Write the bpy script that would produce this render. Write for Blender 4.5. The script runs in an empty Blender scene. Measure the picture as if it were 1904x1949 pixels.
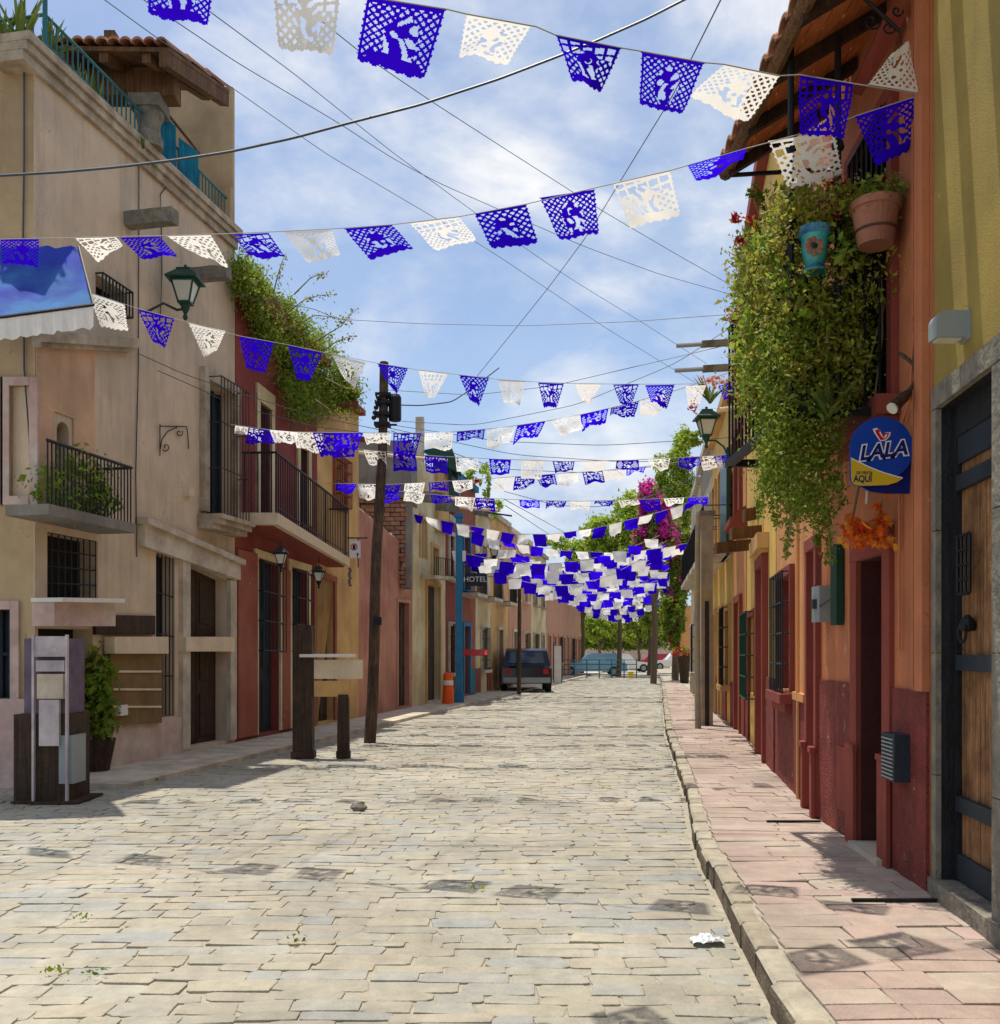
import bpy, math, random
import numpy as np
from mathutils import Vector, Matrix
from mathutils.geometry import tessellate_polygon
R = math.radians
rnd = random.Random(7)
nrs = np.random.RandomState(11)
SC = bpy.context.scene
COL = SC.collection

# ------------------------------------------------------------------ camera, sky, sun, exposure
FPX = 1827.8          # focal length measured on a 1904 px wide copy of the photograph
CXP, HZ, EYE = 952.0, 1241.0, 1.6
cam = bpy.data.cameras.new('camera'); cam.sensor_fit = 'HORIZONTAL'; cam.sensor_width = 36
cam.lens = 36*FPX/1904; cam.shift_y = 0.14; cam.clip_start = 0.05; cam.clip_end = 3000
camo = bpy.data.objects.new('camera', cam); COL.objects.link(camo)
camo.location = (0, 0, EYE); camo.rotation_euler = (R(90), 0, 0); SC.camera = camo

LIGHT = Vector((0.13, -0.17, -1.0)).normalized()       # the way the sunlight travels
TOSUN = -LIGHT
elev = math.asin(TOSUN.z); azim = math.atan2(TOSUN.x, TOSUN.y)
w = bpy.data.worlds.new('World'); SC.world = w; w.use_nodes = True
nt = w.node_tree; nt.nodes.clear(); N = nt.nodes.new; Lk = nt.links.new
sky = N('ShaderNodeTexSky'); sky.sky_type = 'NISHITA'; sky.sun_disc = False
sky.sun_elevation = elev; sky.sun_rotation = azim; sky.air_density = 1.0; sky.dust_density = 1.4; sky.ozone_density = 2.0
bg1 = N('ShaderNodeBackground'); bg1.inputs[1].default_value = 0.15
bg2 = N('ShaderNodeBackground'); bg2.inputs[0].default_value = (0.88, 0.94, 1.0, 1); bg2.inputs[1].default_value = 0.93
tc = N('ShaderNodeTexCoord'); mp = N('ShaderNodeMapping'); mp.inputs['Scale'].default_value = (1.0, 1.0, 1.7)
mp.inputs['Location'].default_value = (0.35, 0.2, 0.55)
n1 = N('ShaderNodeTexNoise'); n1.inputs['Scale'].default_value = 2.6; n1.inputs['Detail'].default_value = 9; n1.inputs['Roughness'].default_value = 0.56
n1.inputs['Distortion'].default_value = 0.35
cr = N('ShaderNodeValToRGB'); cr.color_ramp.elements[0].position = 0.43; cr.color_ramp.elements[1].position = 0.60
cr.color_ramp.elements[0].color = (0.10, 0.10, 0.10, 1); cr.color_ramp.elements[1].color = (0.96, 0.96, 0.96, 1)
mx = N('ShaderNodeMixShader'); out = N('ShaderNodeOutputWorld')
Lk(sky.outputs[0], bg1.inputs[0]); Lk(tc.outputs['Generated'], mp.inputs[0]); Lk(mp.outputs[0], n1.inputs['Vector'])
n2 = N('ShaderNodeTexNoise'); n2.inputs['Scale'].default_value = 4.5; n2.inputs['Detail'].default_value = 7; n2.inputs['Roughness'].default_value = .6
cr2 = N('ShaderNodeValToRGB'); cr2.color_ramp.elements[0].position = .40; cr2.color_ramp.elements[1].position = .58
cr2.color_ramp.elements[0].color = (.50, .62, .82, 1); cr2.color_ramp.elements[1].color = (1.0, 1.0, 1.0, 1)
Lk(mp.outputs[0], n2.inputs['Vector']); Lk(n2.outputs['Fac'], cr2.inputs[0]); Lk(cr2.outputs[0], bg2.inputs[0])
Lk(n1.outputs['Fac'], cr.inputs[0]); Lk(cr.outputs[0], mx.inputs[0]); Lk(bg1.outputs[0], mx.inputs[1]); Lk(bg2.outputs[0], mx.inputs[2]); Lk(mx.outputs[0], out.inputs[0])
sl = bpy.data.lights.new('sun', 'SUN'); sl.energy = 4.7; sl.angle = R(0.53); sl.color = (1.0, 0.94, 0.84)
so = bpy.data.objects.new('sun', sl); COL.objects.link(so); so.rotation_euler = LIGHT.to_track_quat('-Z', 'Y').to_euler(); so.location = (-6, 6, 25)
SC.view_settings.view_transform = 'Standard'; SC.view_settings.look = 'None'
SC.view_settings.gamma = 1; SC.view_settings.use_curve_mapping = False; SC.view_settings.exposure = 0.12

# ------------------------------------------------------------------ materials
def rgb(c): return (c[0], c[1], c[2], 1)
def mat(name, col, rough=0.8, var=0.25, scale=3.0, bump=0.15, bscale=40.0, metal=0.0, hue=None, tint=None, stain=0.0, transl=0.0, emit=0, spec=0.3, streak=0):
    m = bpy.data.materials.new(name); m.use_nodes = True
    t = m.node_tree; b = t.nodes['Principled BSDF']; n = t.nodes.new; l = t.links.new
    b.inputs['Roughness'].default_value = rough; b.inputs['Metallic'].default_value = metal
    b.inputs['Specular IOR Level'].default_value = spec
    co = n('ShaderNodeTexCoord'); src = co.outputs['Object']
    if tint: gp = n('ShaderNodeNewGeometry'); src = gp.outputs['Position']
    nz = n('ShaderNodeTexNoise'); nz.inputs['Scale'].default_value = scale; nz.inputs['Detail'].default_value = 8; nz.inputs['Roughness'].default_value = 0.65
    l(src, nz.inputs['Vector'])
    mr = n('ShaderNodeMapRange'); mr.inputs[1].default_value = 0.3; mr.inputs[2].default_value = 0.7
    mr.inputs[3].default_value = 1-var; mr.inputs[4].default_value = 1+var*0.7
    l(nz.outputs['Fac'], mr.inputs[0])
    base = n('ShaderNodeRGB'); base.outputs[0].default_value = rgb(col); cur = base.outputs[0]
    if hue:
        nh = n('ShaderNodeTexNoise'); nh.inputs['Scale'].default_value = scale*0.45; nh.inputs['Detail'].default_value = 4
        l(src, nh.inputs['Vector'])
        mh = n('ShaderNodeMapRange'); mh.inputs[1].default_value = 0.42; mh.inputs[2].default_value = 0.62
        l(nh.outputs['Fac'], mh.inputs[0])
        mc = n('ShaderNodeMixRGB'); l(mh.outputs[0], mc.inputs[0]); l(cur, mc.inputs[1]); mc.inputs[2].default_value = rgb(hue); cur = mc.outputs[0]
    if tint:            # per piece variation: a colour attribute on joined pieces, the object's own random number on single ones
        if tint == 'attr':
            at = n('ShaderNodeAttribute'); at.attribute_name = 'tint'; fac = at.outputs['Fac']
        else:
            oi = n('ShaderNodeObjectInfo'); fac = oi.outputs['Random']
        rp = n('ShaderNodeValToRGB'); els = rp.color_ramp.elements
        cols = TINTS[name.split('.')[0]]
        els[0].color = rgb(cols[0]); els[1].color = rgb(cols[-1])
        for i, c in enumerate(cols[1:-1]):
            e = els.new((i+1)/(len(cols)-1)); e.color = rgb(c)
        l(fac, rp.inputs[0]); cur = rp.outputs[0]
    vm = n('ShaderNodeVectorMath'); vm.operation = 'SCALE'; l(cur, vm.inputs[0]); l(mr.outputs[0], vm.inputs['Scale']); cur = vm.outputs[0]
    if 'wood' in name:                      # long grain
        mg = n('ShaderNodeMapping'); mg.inputs['Scale'].default_value = (45, 45, 1.6); l(src, mg.inputs[0])
        ng = n('ShaderNodeTexNoise'); ng.inputs['Scale'].default_value = 1.0; ng.inputs['Detail'].default_value = 6; ng.inputs['Distortion'].default_value = .6; l(mg.outputs[0], ng.inputs['Vector'])
        mg2 = n('ShaderNodeMapRange'); mg2.inputs[1].default_value = .35; mg2.inputs[2].default_value = .65; mg2.inputs[3].default_value = .55; mg2.inputs[4].default_value = 1.2; l(ng.outputs['Fac'], mg2.inputs[0])
        vg = n('ShaderNodeVectorMath'); vg.operation = 'SCALE'; l(cur, vg.inputs[0]); l(mg2.outputs[0], vg.inputs['Scale']); cur = vg.outputs[0]
    if stain or streak:
        mpp = n('ShaderNodeMapping'); mpp.inputs['Scale'].default_value = (1.4, 1.4, 0.16 if streak else 1.0)
        l(src, mpp.inputs[0])
        ns = n('ShaderNodeTexNoise'); ns.inputs['Scale'].default_value = 2.2; ns.inputs['Detail'].default_value = 10; ns.inputs['Roughness'].default_value = 0.7
        l(mpp.outputs[0], ns.inputs['Vector'])
        ms = n('ShaderNodeMapRange'); ms.inputs[1].default_value = 0.46; ms.inputs[2].default_value = 0.72; ms.inputs[3].default_value = 1; ms.inputs[4].default_value = 1-(stain or streak)
        l(ns.outputs['Fac'], ms.inputs[0])
        v2 = n('ShaderNodeVectorMath'); v2.operation = 'SCALE'; l(cur, v2.inputs[0]); l(ms.outputs[0], v2.inputs['Scale']); cur = v2.outputs[0]
    if streak and 'plaster' in name:       # worn patches where the paint has come off, and hairline cracks
        npz = n('ShaderNodeTexNoise'); npz.inputs['Scale'].default_value = 3.1; npz.inputs['Detail'].default_value = 12; npz.inputs['Roughness'].default_value = .78; l(src, npz.inputs['Vector'])
        mq = n('ShaderNodeMapRange'); mq.inputs[1].default_value = .625; mq.inputs[2].default_value = .645; mq.inputs[4].default_value = .55; l(npz.outputs['Fac'], mq.inputs[0])
        mxp = n('ShaderNodeMixRGB'); l(mq.outputs[0], mxp.inputs[0]); l(cur, mxp.inputs[1]); mxp.inputs[2].default_value = (.50, .42, .33, 1); cur = mxp.outputs[0]
        vo = n('ShaderNodeTexVoronoi'); vo.feature = 'DISTANCE_TO_EDGE'; vo.inputs['Scale'].default_value = 1.1
        nw = n('ShaderNodeTexNoise'); nw.inputs['Scale'].default_value = 2.5; nw.inputs['Detail'].default_value = 5; l(src, nw.inputs['Vector'])
        va = n('ShaderNodeVectorMath'); va.operation = 'SCALE'; l(nw.outputs['Color'], va.inputs[0]); va.inputs['Scale'].default_value = .8
        vb = n('ShaderNodeVectorMath'); l(va.outputs[0], vb.inputs[0]); l(src, vb.inputs[1]); l(vb.outputs[0], vo.inputs['Vector'])
        mk = n('ShaderNodeMapRange'); mk.inputs[1].default_value = .0; mk.inputs[2].default_value = .006; mk.inputs[3].default_value = .55; mk.inputs[4].default_value = 1.0; l(vo.outputs['Distance'], mk.inputs[0])
        mk2 = n('ShaderNodeMapRange'); mk2.inputs[1].default_value = .50; mk2.inputs[2].default_value = .58; l(nz.outputs['Fac'], mk2.inputs[0])
        mmx = n('ShaderNodeMix'); mmx.inputs[2].default_value = 1.0; l(mk2.outputs[0], mmx.inputs[0]); l(mk.outputs[0], mmx.inputs[3])
        v3 = n('ShaderNodeVectorMath'); v3.operation = 'SCALE'; l(cur, v3.inputs[0]); l(mmx.outputs[0], v3.inputs['Scale']); cur = v3.outputs[0]
    if tint and name.split('.')[0] in ('cobble', 'slab'):      # worn, greasy and dusty areas wider than a stone
        nl_ = n('ShaderNodeTexNoise'); nl_.inputs['Scale'].default_value = .55; nl_.inputs['Detail'].default_value = 9; nl_.inputs['Roughness'].default_value = .7; l(src, nl_.inputs['Vector'])
        ml_ = n('ShaderNodeMapRange'); ml_.inputs[1].default_value = .36; ml_.inputs[2].default_value = .64; ml_.inputs[3].default_value = .74; ml_.inputs[4].default_value = 1.14; l(nl_.outputs['Fac'], ml_.inputs[0])
        v4 = n('ShaderNodeVectorMath'); v4.operation = 'SCALE'; l(cur, v4.inputs[0]); l(ml_.outputs[0], v4.inputs['Scale']); cur = v4.outputs[0]
        ns2 = n('ShaderNodeTexNoise'); ns2.inputs['Scale'].default_value = 24; ns2.inputs['Detail'].default_value = 8; ns2.inputs['Roughness'].default_value = .8; l(src, ns2.inputs['Vector'])
        ms2 = n('ShaderNodeMapRange'); ms2.inputs[1].default_value = .60; ms2.inputs[2].default_value = .68; ms2.inputs[3].default_value = 1; ms2.inputs[4].default_value = .72; l(ns2.outputs['Fac'], ms2.inputs[0])
        v5 = n('ShaderNodeVectorMath'); v5.operation = 'SCALE'; l(cur, v5.inputs[0]); l(ms2.outputs[0], v5.inputs['Scale']); cur = v5.outputs[0]
    l(cur, b.inputs['Base Color'])
    if bump:
        nb = n('ShaderNodeTexNoise'); nb.inputs['Scale'].default_value = bscale; nb.inputs['Detail'].default_value = 6; l(src, nb.inputs['Vector'])
        bp = n('ShaderNodeBump'); bp.inputs['Strength'].default_value = bump; bp.inputs['Distance'].default_value = 0.02
        l(nb.outputs['Fac'], bp.inputs['Height']); l(bp.outputs[0], b.inputs['Normal'])
    if transl:
        tr = n('ShaderNodeBsdfTranslucent'); l(cur, tr.inputs[0]); ms_ = n('ShaderNodeMixShader'); ms_.inputs[0].default_value = transl
        l(b.outputs[0], ms_.inputs[1]); l(tr.outputs[0], ms_.inputs[2]); l(ms_.outputs[0], t.nodes['Material Output'].inputs[0])
    return m
TINTS = {
 'cobble': [(0.320, 0.299, 0.238), (0.369, 0.333, 0.252), (0.335, 0.323, 0.277), (0.388, 0.352, 0.262), (0.306, 0.309, 0.287), (0.373, 0.328, 0.247), (0.349, 0.318, 0.257)],
 'slab': [(0.379, 0.286, 0.234), (0.423, 0.310, 0.258), (0.388, 0.327, 0.258), (0.344, 0.246, 0.210), (0.415, 0.344, 0.273), (0.397, 0.295, 0.246)],
 'kerb': [(.30,.26,.19), (.36,.32,.24), (.40,.36,.28)],
 'leafy': [(0.097, 0.186, 0.016), (0.160, 0.273, 0.022), (0.257, 0.372, 0.038), (0.215, 0.248, 0.032), (0.364, 0.421, 0.065), (0.107, 0.211, 0.016)],
 'leafdry': [(0.236, 0.275, 0.025), (0.342, 0.297, 0.050), (0.449, 0.440, 0.059), (0.321, 0.242, 0.079), (0.193, 0.286, 0.020), (0.534, 0.517, 0.079)],
 'leaffar': [(.20,.32,.03), (.30,.42,.04), (.42,.52,.07), (.24,.36,.04)],
 'bougain': [(.60,.02,.28), (.72,.05,.42), (.50,.02,.20)],
 'petal': [(.42,.01,.02), (.55,.02,.03), (.30,.0,.02)],
 'autumn': [(.75,.12,.01), (.85,.30,.02), (.60,.04,.01), (.80,.42,.05)],
 'terra': [(.36,.15,.075), (.42,.20,.11), (.30,.12,.07), (.38,.22,.13)],
 'brick': [(.30,.13,.08), (.36,.18,.11), (.25,.12,.08), (.33,.22,.15)],
}
M = {}
def T(k, **kw): M[k] = mat(k, (.5,.5,.5), **kw)
T('cobble', tint='obj', var=.16, scale=9, bump=.5, bscale=55, rough=.75, stain=.12)
T('slab', tint='obj', var=.14, scale=8, bump=.4, bscale=60, rough=.8, stain=.12)
T('kerb', tint='obj', var=.25, scale=7, bump=.6, bscale=35, rough=.9, stain=.25)
TINTS['maple'] = [(.75,.12,.01), (.85,.30,.02), (.60,.04,.01), (.80,.42,.05)]
T('maple', tint='obj', var=.2, scale=20, bump=0, transl=.3, rough=.6)
T('terra', tint='obj', var=.3, scale=8, bump=.3, stain=.3)
for k in ('cobble', 'slab', 'kerb'):
    M[k+'_a'] = mat(k+'.attr', (.5,.5,.5), tint='attr', var=.16, scale=9, bump=.5, bscale=55, rough=.78, stain=.12)
for k in ('leafy', 'leafdry', 'leaffar', 'bougain', 'petal', 'autumn'):
    M[k] = mat(k+'.attr', (.5,.5,.5), tint='attr', var=.2, scale=6, bump=0, rough=.6, transl=.5)
M['brick'] = mat('brick.attr', (.5,.5,.5), tint='attr', var=.3, scale=12, bump=.4, stain=.3)
M['joint'] = mat('joint_sand', (.37,.335,.255), var=.3, scale=14, bump=.6, bscale=90, rough=.95)
M['kerbface'] = mat('shaded_kerb_stone', (.13,.10,.065), hue=(.19,.15,.10), var=.3, scale=9, bump=.8, stain=.4)  # brown stone, darkened in its colour for the grazing-light shade on kerb sides
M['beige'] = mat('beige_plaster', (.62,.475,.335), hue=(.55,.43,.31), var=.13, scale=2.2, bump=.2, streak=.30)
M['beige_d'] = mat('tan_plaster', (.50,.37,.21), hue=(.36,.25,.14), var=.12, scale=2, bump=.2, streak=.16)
M['peach'] = mat('peach_plaster', (.68,.40,.25), hue=(.50,.33,.20), var=.18, scale=1.5, bump=.2, streak=.3)
M['pinkst'] = mat('pink_stone', (.55,.38,.33), hue=(.60,.50,.42), var=.2, scale=4, bump=.3, stain=.2)
M['stone'] = mat('carved_stone', (.47,.39,.29), hue=(.34,.27,.19), var=.25, scale=6, bump=.4, stain=.35)
M['stone_l'] = mat('pale_stone', (.60,.52,.41), hue=(.44,.37,.28), var=.18, scale=5, bump=.3, stain=.25)
M['stone_g'] = mat('grey_stone', (.19,.175,.145), hue=(.24,.215,.165), var=.35, scale=10, bump=.8, bscale=25, stain=.4)
M['red'] = mat('dark_red_plaster', (.25,.055,.042), hue=(.22,.042,.033), var=.18, scale=2.5, bump=.2, streak=.25)
M['redlow'] = mat('brick_red_plaster', (.32,.10,.062), hue=(.28,.07,.04), var=.16, scale=2.5, bump=.2, streak=.2)
M['ochre'] = mat('ochre_plaster', (.66,.40,.15), hue=(.50,.29,.11), var=.12, scale=2, bump=.15, streak=.2)
M['salmon'] = mat('salmon_plaster', (.52,.24,.16), hue=(.38,.15,.10), var=.14, scale=2, bump=.2, streak=.25)
M['cream'] = mat('cream_plaster', (.70,.60,.38), hue=(.54,.42,.22), var=.12, scale=2, bump=.2, streak=.22)
M['conc'] = mat('raw_concrete', (.24,.22,.19), hue=(.19,.17,.15), var=.22, scale=3, bump=.4, streak=.35)
M['terracotta'] = mat('terracotta_plaster', (.52,.27,.17), var=.14, scale=2, bump=.15, streak=.2)
M['orange'] = mat('orange_plaster', (.50,.175,.078), hue=(.44,.15,.07), var=.13, scale=2.5, bump=.35, bscale=30, streak=.2)
M['dado'] = mat('rough_maroon_plaster', (.25,.050,.040), hue=(.20,.042,.034), var=.3, scale=8, bump=1.6, bscale=48, streak=.2)
M['maroon'] = mat('maroon_paint', (.25,.052,.036), var=.15, scale=3, bump=.2, streak=.15)
M['maroon_shade'] = mat('shaded_maroon_paint', (.06,.014,.012), var=.3, scale=3, bump=.2)  # maroon with the shade of the deep reveals put into its colour
M['apri'] = mat('apricot_plaster', (.66,.31,.12), hue=(.60,.28,.11), var=.12, scale=2.5, bump=.25, streak=.2)
M['yellow'] = mat('yellow_plaster', (.74,.50,.12), hue=(.68,.44,.11), var=.12, scale=2.5, bump=.2, streak=.18)
M['olive'] = mat('olive_plaster', (.35,.255,.065), hue=(.30,.22,.06), var=.14, scale=2.5, bump=.2, bscale=90, streak=.15)
M['greyw'] = mat('grey_weathered_plaster', (.34,.31,.25), hue=(.42,.33,.17), var=.3, scale=3, bump=.4, streak=.45)
M['wood'] = mat('brown_wood', (.33,.165,.070), hue=(.22,.105,.045), var=.4, scale=9, bump=.5, streak=.45, rough=.6)
M['wood_d'] = mat('dark_wood', (.055,.03,.017), var=.4, scale=7, bump=.5, streak=.3, rough=.7)
M['wood_b'] = mat('beam_wood', (.17,.085,.035), hue=(.11,.055,.025), var=.3, scale=5, bump=.4, rough=.8)
M['wood_g'] = mat('weathered_pole_wood', (.12,.075,.045), hue=(.08,.055,.04), var=.35, scale=6, bump=.6, streak=.4, rough=.9)
M['soffit'] = mat('red_soffit_boards', (.66,.22,.07), hue=(.52,.16,.05), var=.3, scale=6, bump=.4, rough=.7)
M['iron'] = mat('black_iron', (.014,.015,.018), var=.3, bump=.1, rough=.5, metal=.3)
M['rust'] = mat('brown_iron', (.07,.035,.02), var=.3, bump=.2, rough=.7)
M['teal'] = mat('teal_painted_metal', (.02,.13,.15), var=.2, bump=.1, rough=.5)
M['green'] = mat('green_painted_metal', (.008,.055,.035), var=.2, bump=.1, rough=.4)
M['bluep'] = mat('blue_paint', (.035,.20,.38), var=.2, bump=.2, streak=.2)
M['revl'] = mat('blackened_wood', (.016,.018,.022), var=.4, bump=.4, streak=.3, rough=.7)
M['navy'] = mat('dark_blue_paint', (.02,.030,.042), var=.3, bump=.3, streak=.2, rough=.6)
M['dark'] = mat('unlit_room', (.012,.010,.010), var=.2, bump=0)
M['glass'] = mat('window_glass', (.03,.045,.06), var=.1, bump=0, rough=.08, spec=.8)
M['lampglass'] = mat('lamp_glass', (.60,.58,.48), var=.1, bump=0, rough=.2)
M['white'] = mat('white_paint', (.72,.68,.62), var=.12, bump=.1, stain=.15)
M['creamp'] = mat('cream_paint', (.68,.55,.38), var=.12, bump=.1, stain=.2)
M['lilac'] = mat('faded_lilac_plaster', (.16,.12,.17), hue=(.10,.075,.12), var=.3, scale=4, bump=.2, streak=.4)
M['wornw'] = mat('worn_white_plaster', (.55,.50,.50), hue=(.42,.36,.40), var=.25, scale=5, bump=.3, streak=.4)
M['brownp'] = mat('olive_brown_panel', (.20,.125,.045), var=.3, scale=3, bump=.3, streak=.3)
M['curtain'] = mat('turquoise_cloth', (.02,.27,.42), hue=(.015,.18,.33), var=.25, scale=8, bump=.1, transl=.25)
M['awn'] = mat('blue_cloth', (.02,.05,.42), hue=(.04,.16,.40), var=.3, scale=3, bump=.1, transl=.25)
M['pblue'] = mat('blue_tissue_paper', (.030,.002,.70), var=.10, scale=6, bump=0, rough=.9, transl=.20, spec=0)
M['pwhite'] = mat('white_tissue_paper', (.93,.91,.86), var=.05, scale=8, bump=0, rough=.8, transl=.36, spec=0)
M['string'] = mat('string', (.35,.33,.30), var=.1, bump=0)
M['cable'] = mat('black_cable', (.045,.06,.075), var=.1, bump=0, rough=.5)
M['pot'] = mat('terracotta_pot', (.36,.16,.10), hue=(.28,.12,.08), var=.25, scale=6, bump=.3, stain=.3)
M['talav'] = mat('glazed_turquoise_pot', (.05,.42,.45), hue=(.02,.16,.20), var=.3, scale=9, bump=.05, rough=.2, spec=.6)
M['talrim'] = mat('glazed_blue_rim', (.10,.33,.48), hue=(.03,.10,.30), var=.3, scale=18, bump=.05, rough=.2)
M['signblue'] = mat('sign_blue', (.005,.05,.36), var=.05, bump=0, rough=.35)
M['signnavy'] = mat('sign_navy', (.003,.012,.13), var=.05, bump=0, rough=.35)
M['signyel'] = mat('sign_yellow', (.62,.42,.02), var=.05, bump=0, rough=.35)
M['signwhite'] = mat('sign_white', (.75,.75,.78), var=.03, bump=0, rough=.35)
M['signred'] = mat('sign_red', (.50,.01,.01), var=.05, bump=0, rough=.35)
M['orangep'] = mat('orange_plastic', (.80,.10,.01), var=.1, bump=0, rough=.4)
M['carblack'] = mat('black_car_paint', (.008,.009,.012), var=.1, bump=0, rough=.15, spec=.6)
M['carblue'] = mat('pale_blue_car_paint', (.22,.42,.55), var=.1, bump=0, rough=.2, spec=.6)
M['carwhite'] = mat('white_car_paint', (.70,.70,.70), var=.05, bump=0, rough=.2, spec=.6)
M['carred'] = mat('red_car_paint', (.35,.02,.03), var=.05, bump=0, rough=.2, spec=.6)
M['tyre'] = mat('tyre_rubber', (.02,.02,.02), var=.1, bump=0)
M['greylamp'] = mat('grey_lamp_metal', (.26,.30,.31), var=.08, bump=0, rough=.4)
M['trunk'] = mat('bark', (.13,.09,.055), var=.35, scale=8, bump=.7)
M['vine'] = mat('vine_stem', (.20,.17,.09), var=.25, bump=.2)
M['plastic'] = mat('pale_plastic', (.62,.66,.68), var=.15, scale=14, bump=.8, bscale=30, rough=.3)
M['agave'] = mat('agave_green', (.10,.17,.035), hue=(.17,.20,.05), var=.25, bump=.1, transl=.15)
M['pinkp'] = mat('pink_petal', (.65,.10,.30), var=.2, bump=0, transl=.3)

# ------------------------------------------------------------------ mesh helpers
LOC = {}
def setp(o, label=None, cat=None, group=None, kind=None):
    if label: o['label'] = label
    if cat: o['category'] = cat
    if group: o['group'] = group
    if kind: o['kind'] = kind
    return o
def thing(name, label, cat, loc, group=None):
    o = bpy.data.objects.new(name, None); o.empty_display_size = .1; COL.objects.link(o); o.location = loc
    LOC[o.name] = Vector(loc); return setp(o, label, cat, group)
def orig(parent): return LOC.get(parent.name, Vector((0,0,0))) if parent else Vector((0,0,0))
class MB:
    def __init__(s): s.v = []; s.f = []; s.t = []; s.cur = 0.5
    def add(s, vs, fs):
        b = len(s.v); s.v.extend([tuple(p) for p in vs]); s.f.extend([tuple(b+i for i in f) for f in fs]); s.t.extend([s.cur]*len(vs)); return s
    def hexa(s, p):      # 8 points: bottom ring 0-3, top ring 4-7
        return s.add(p, [(0,3,2,1),(4,5,6,7),(0,1,5,4),(1,2,6,5),(2,3,7,6),(3,0,4,7)])
    def box(s, a, b):
        x0,y0,z0 = a; x1,y1,z1 = b
        return s.hexa([(x0,y0,z0),(x1,y0,z0),(x1,y1,z0),(x0,y1,z0),(x0,y0,z1),(x1,y0,z1),(x1,y1,z1),(x0,y1,z1)])
    def obox(s, c, u, v, n, hu, hv, hn):
        c = Vector(c); u = Vector(u).normalized()*hu; v = Vector(v).normalized()*hv; n = Vector(n).normalized()*hn
        return s.hexa([c-u-v-n, c+u-v-n, c+u+v-n, c-u+v-n, c-u-v+n, c+u-v+n, c+u+v+n, c-u+v+n])
    def loft(s, rings, cap=True):
        n = len(rings[0]); vs = [p for r in rings for p in r]; fs = []
        for k in range(len(rings)-1):
            for i in range(n):
                j = (i+1) % n; fs.append((k*n+i, k*n+j, (k+1)*n+j, (k+1)*n+i))
        if cap: fs.append(tuple(range(n-1, -1, -1))); fs.append(tuple((len(rings)-1)*n+i for i in range(n)))
        return s.add(vs, fs)
    def tube(s, pts, r, n=6, cap=True):
        pts = [Vector(p) for p in pts]; rings = []
        rr = r if isinstance(r, (list, tuple)) else [r]*len(pts)
        for i, p in enumerate(pts):
            d = (pts[min(i+1, len(pts)-1)] - pts[max(i-1, 0)])
            if d.length < 1e-9: d = Vector((0,0,1))
            d.normalize(); a = d.cross(Vector((0,0,1)))
            if a.length < .05: a = d.cross(Vector((0,1,0)))
            a.normalize(); b = d.cross(a)
            rings.append([p + (a*math.cos(2*math.pi*k/n) + b*math.sin(2*math.pi*k/n))*rr[i] for k in range(n)])
        return s.loft(rings, cap)
    def lathe(s, base, prof, n=20, axis=(0,0,1)):
        base = Vector(base); ax = Vector(axis).normalized(); a = ax.cross(Vector((0,1,0)) if abs(ax.y) < .9 else Vector((1,0,0))).normalized(); b = ax.cross(a)
        return s.loft([[base+ax*h+(a*math.cos(2*math.pi*k/n)+b*math.sin(2*math.pi*k/n))*r for k in range(n)] for r, h in prof])
    def ball(s, c, r, n=8, sc=(1,1,1)):
        c = Vector(c); rings = []
        for i in range(1, n):
            a = math.pi*i/n; rings.append([c+Vector((r*sc[0]*math.sin(a)*math.cos(2*math.pi*k/n), r*sc[1]*math.sin(a)*math.sin(2*math.pi*k/n), -r*sc[2]*math.cos(a))) for k in range(n)])
        return s.loft(rings)
    def build(s, name, m, parent=None, label=None, cat=None, group=None, kind=None, smooth=False, tint=False):
        o = orig(parent); me = bpy.data.meshes.new(name)
        me.from_pydata([(p[0]-o.x, p[1]-o.y, p[2]-o.z) for p in s.v], [], s.f)
        me.materials.append(M[m] if isinstance(m, str) else m)
        if smooth: me.polygons.foreach_set('use_smooth', [True]*len(me.polygons))
        if tint:
            a = me.attributes.new('tint', 'FLOAT', 'POINT'); a.data.foreach_set('value', s.t)
        ob = bpy.data.objects.new(name, me); COL.objects.link(ob)
        if parent:
            ob.parent = parent; LOC[ob.name] = o.copy()
        return setp(ob, label, cat, group, kind)
def single(name, mb, m, label, cat, group=None, smooth=False, kind=None, tint=False):
    """a top-level thing that is one mesh, its origin at the lowest point"""
    a = np.array(mb.v); c = Vector((a[:,0].mean(), a[:,1].mean(), a[:,2].min()))
    me = bpy.data.meshes.new(name); me.from_pydata([tuple(Vector(p)-c) for p in mb.v], [], mb.f); me.materials.append(M[m])
    if smooth: me.polygons.foreach_set('use_smooth', [True]*len(me.polygons))
    if tint:
        at = me.attributes.new('tint', 'FLOAT', 'POINT'); at.data.foreach_set('value', mb.t)
    o = bpy.data.objects.new(name, me); o.location = c; COL.objects.link(o); LOC[o.name] = Vector((0,0,0))
    LOC[o.name] = c
    return setp(o, label, cat, group, kind)
def at(x, y, Y):
    """photograph position (1904 px wide copy) at distance Y -> point"""
    return Vector(((x-CXP)/FPX*Y, Y, EYE+(HZ-y)/FPX*Y))
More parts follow.
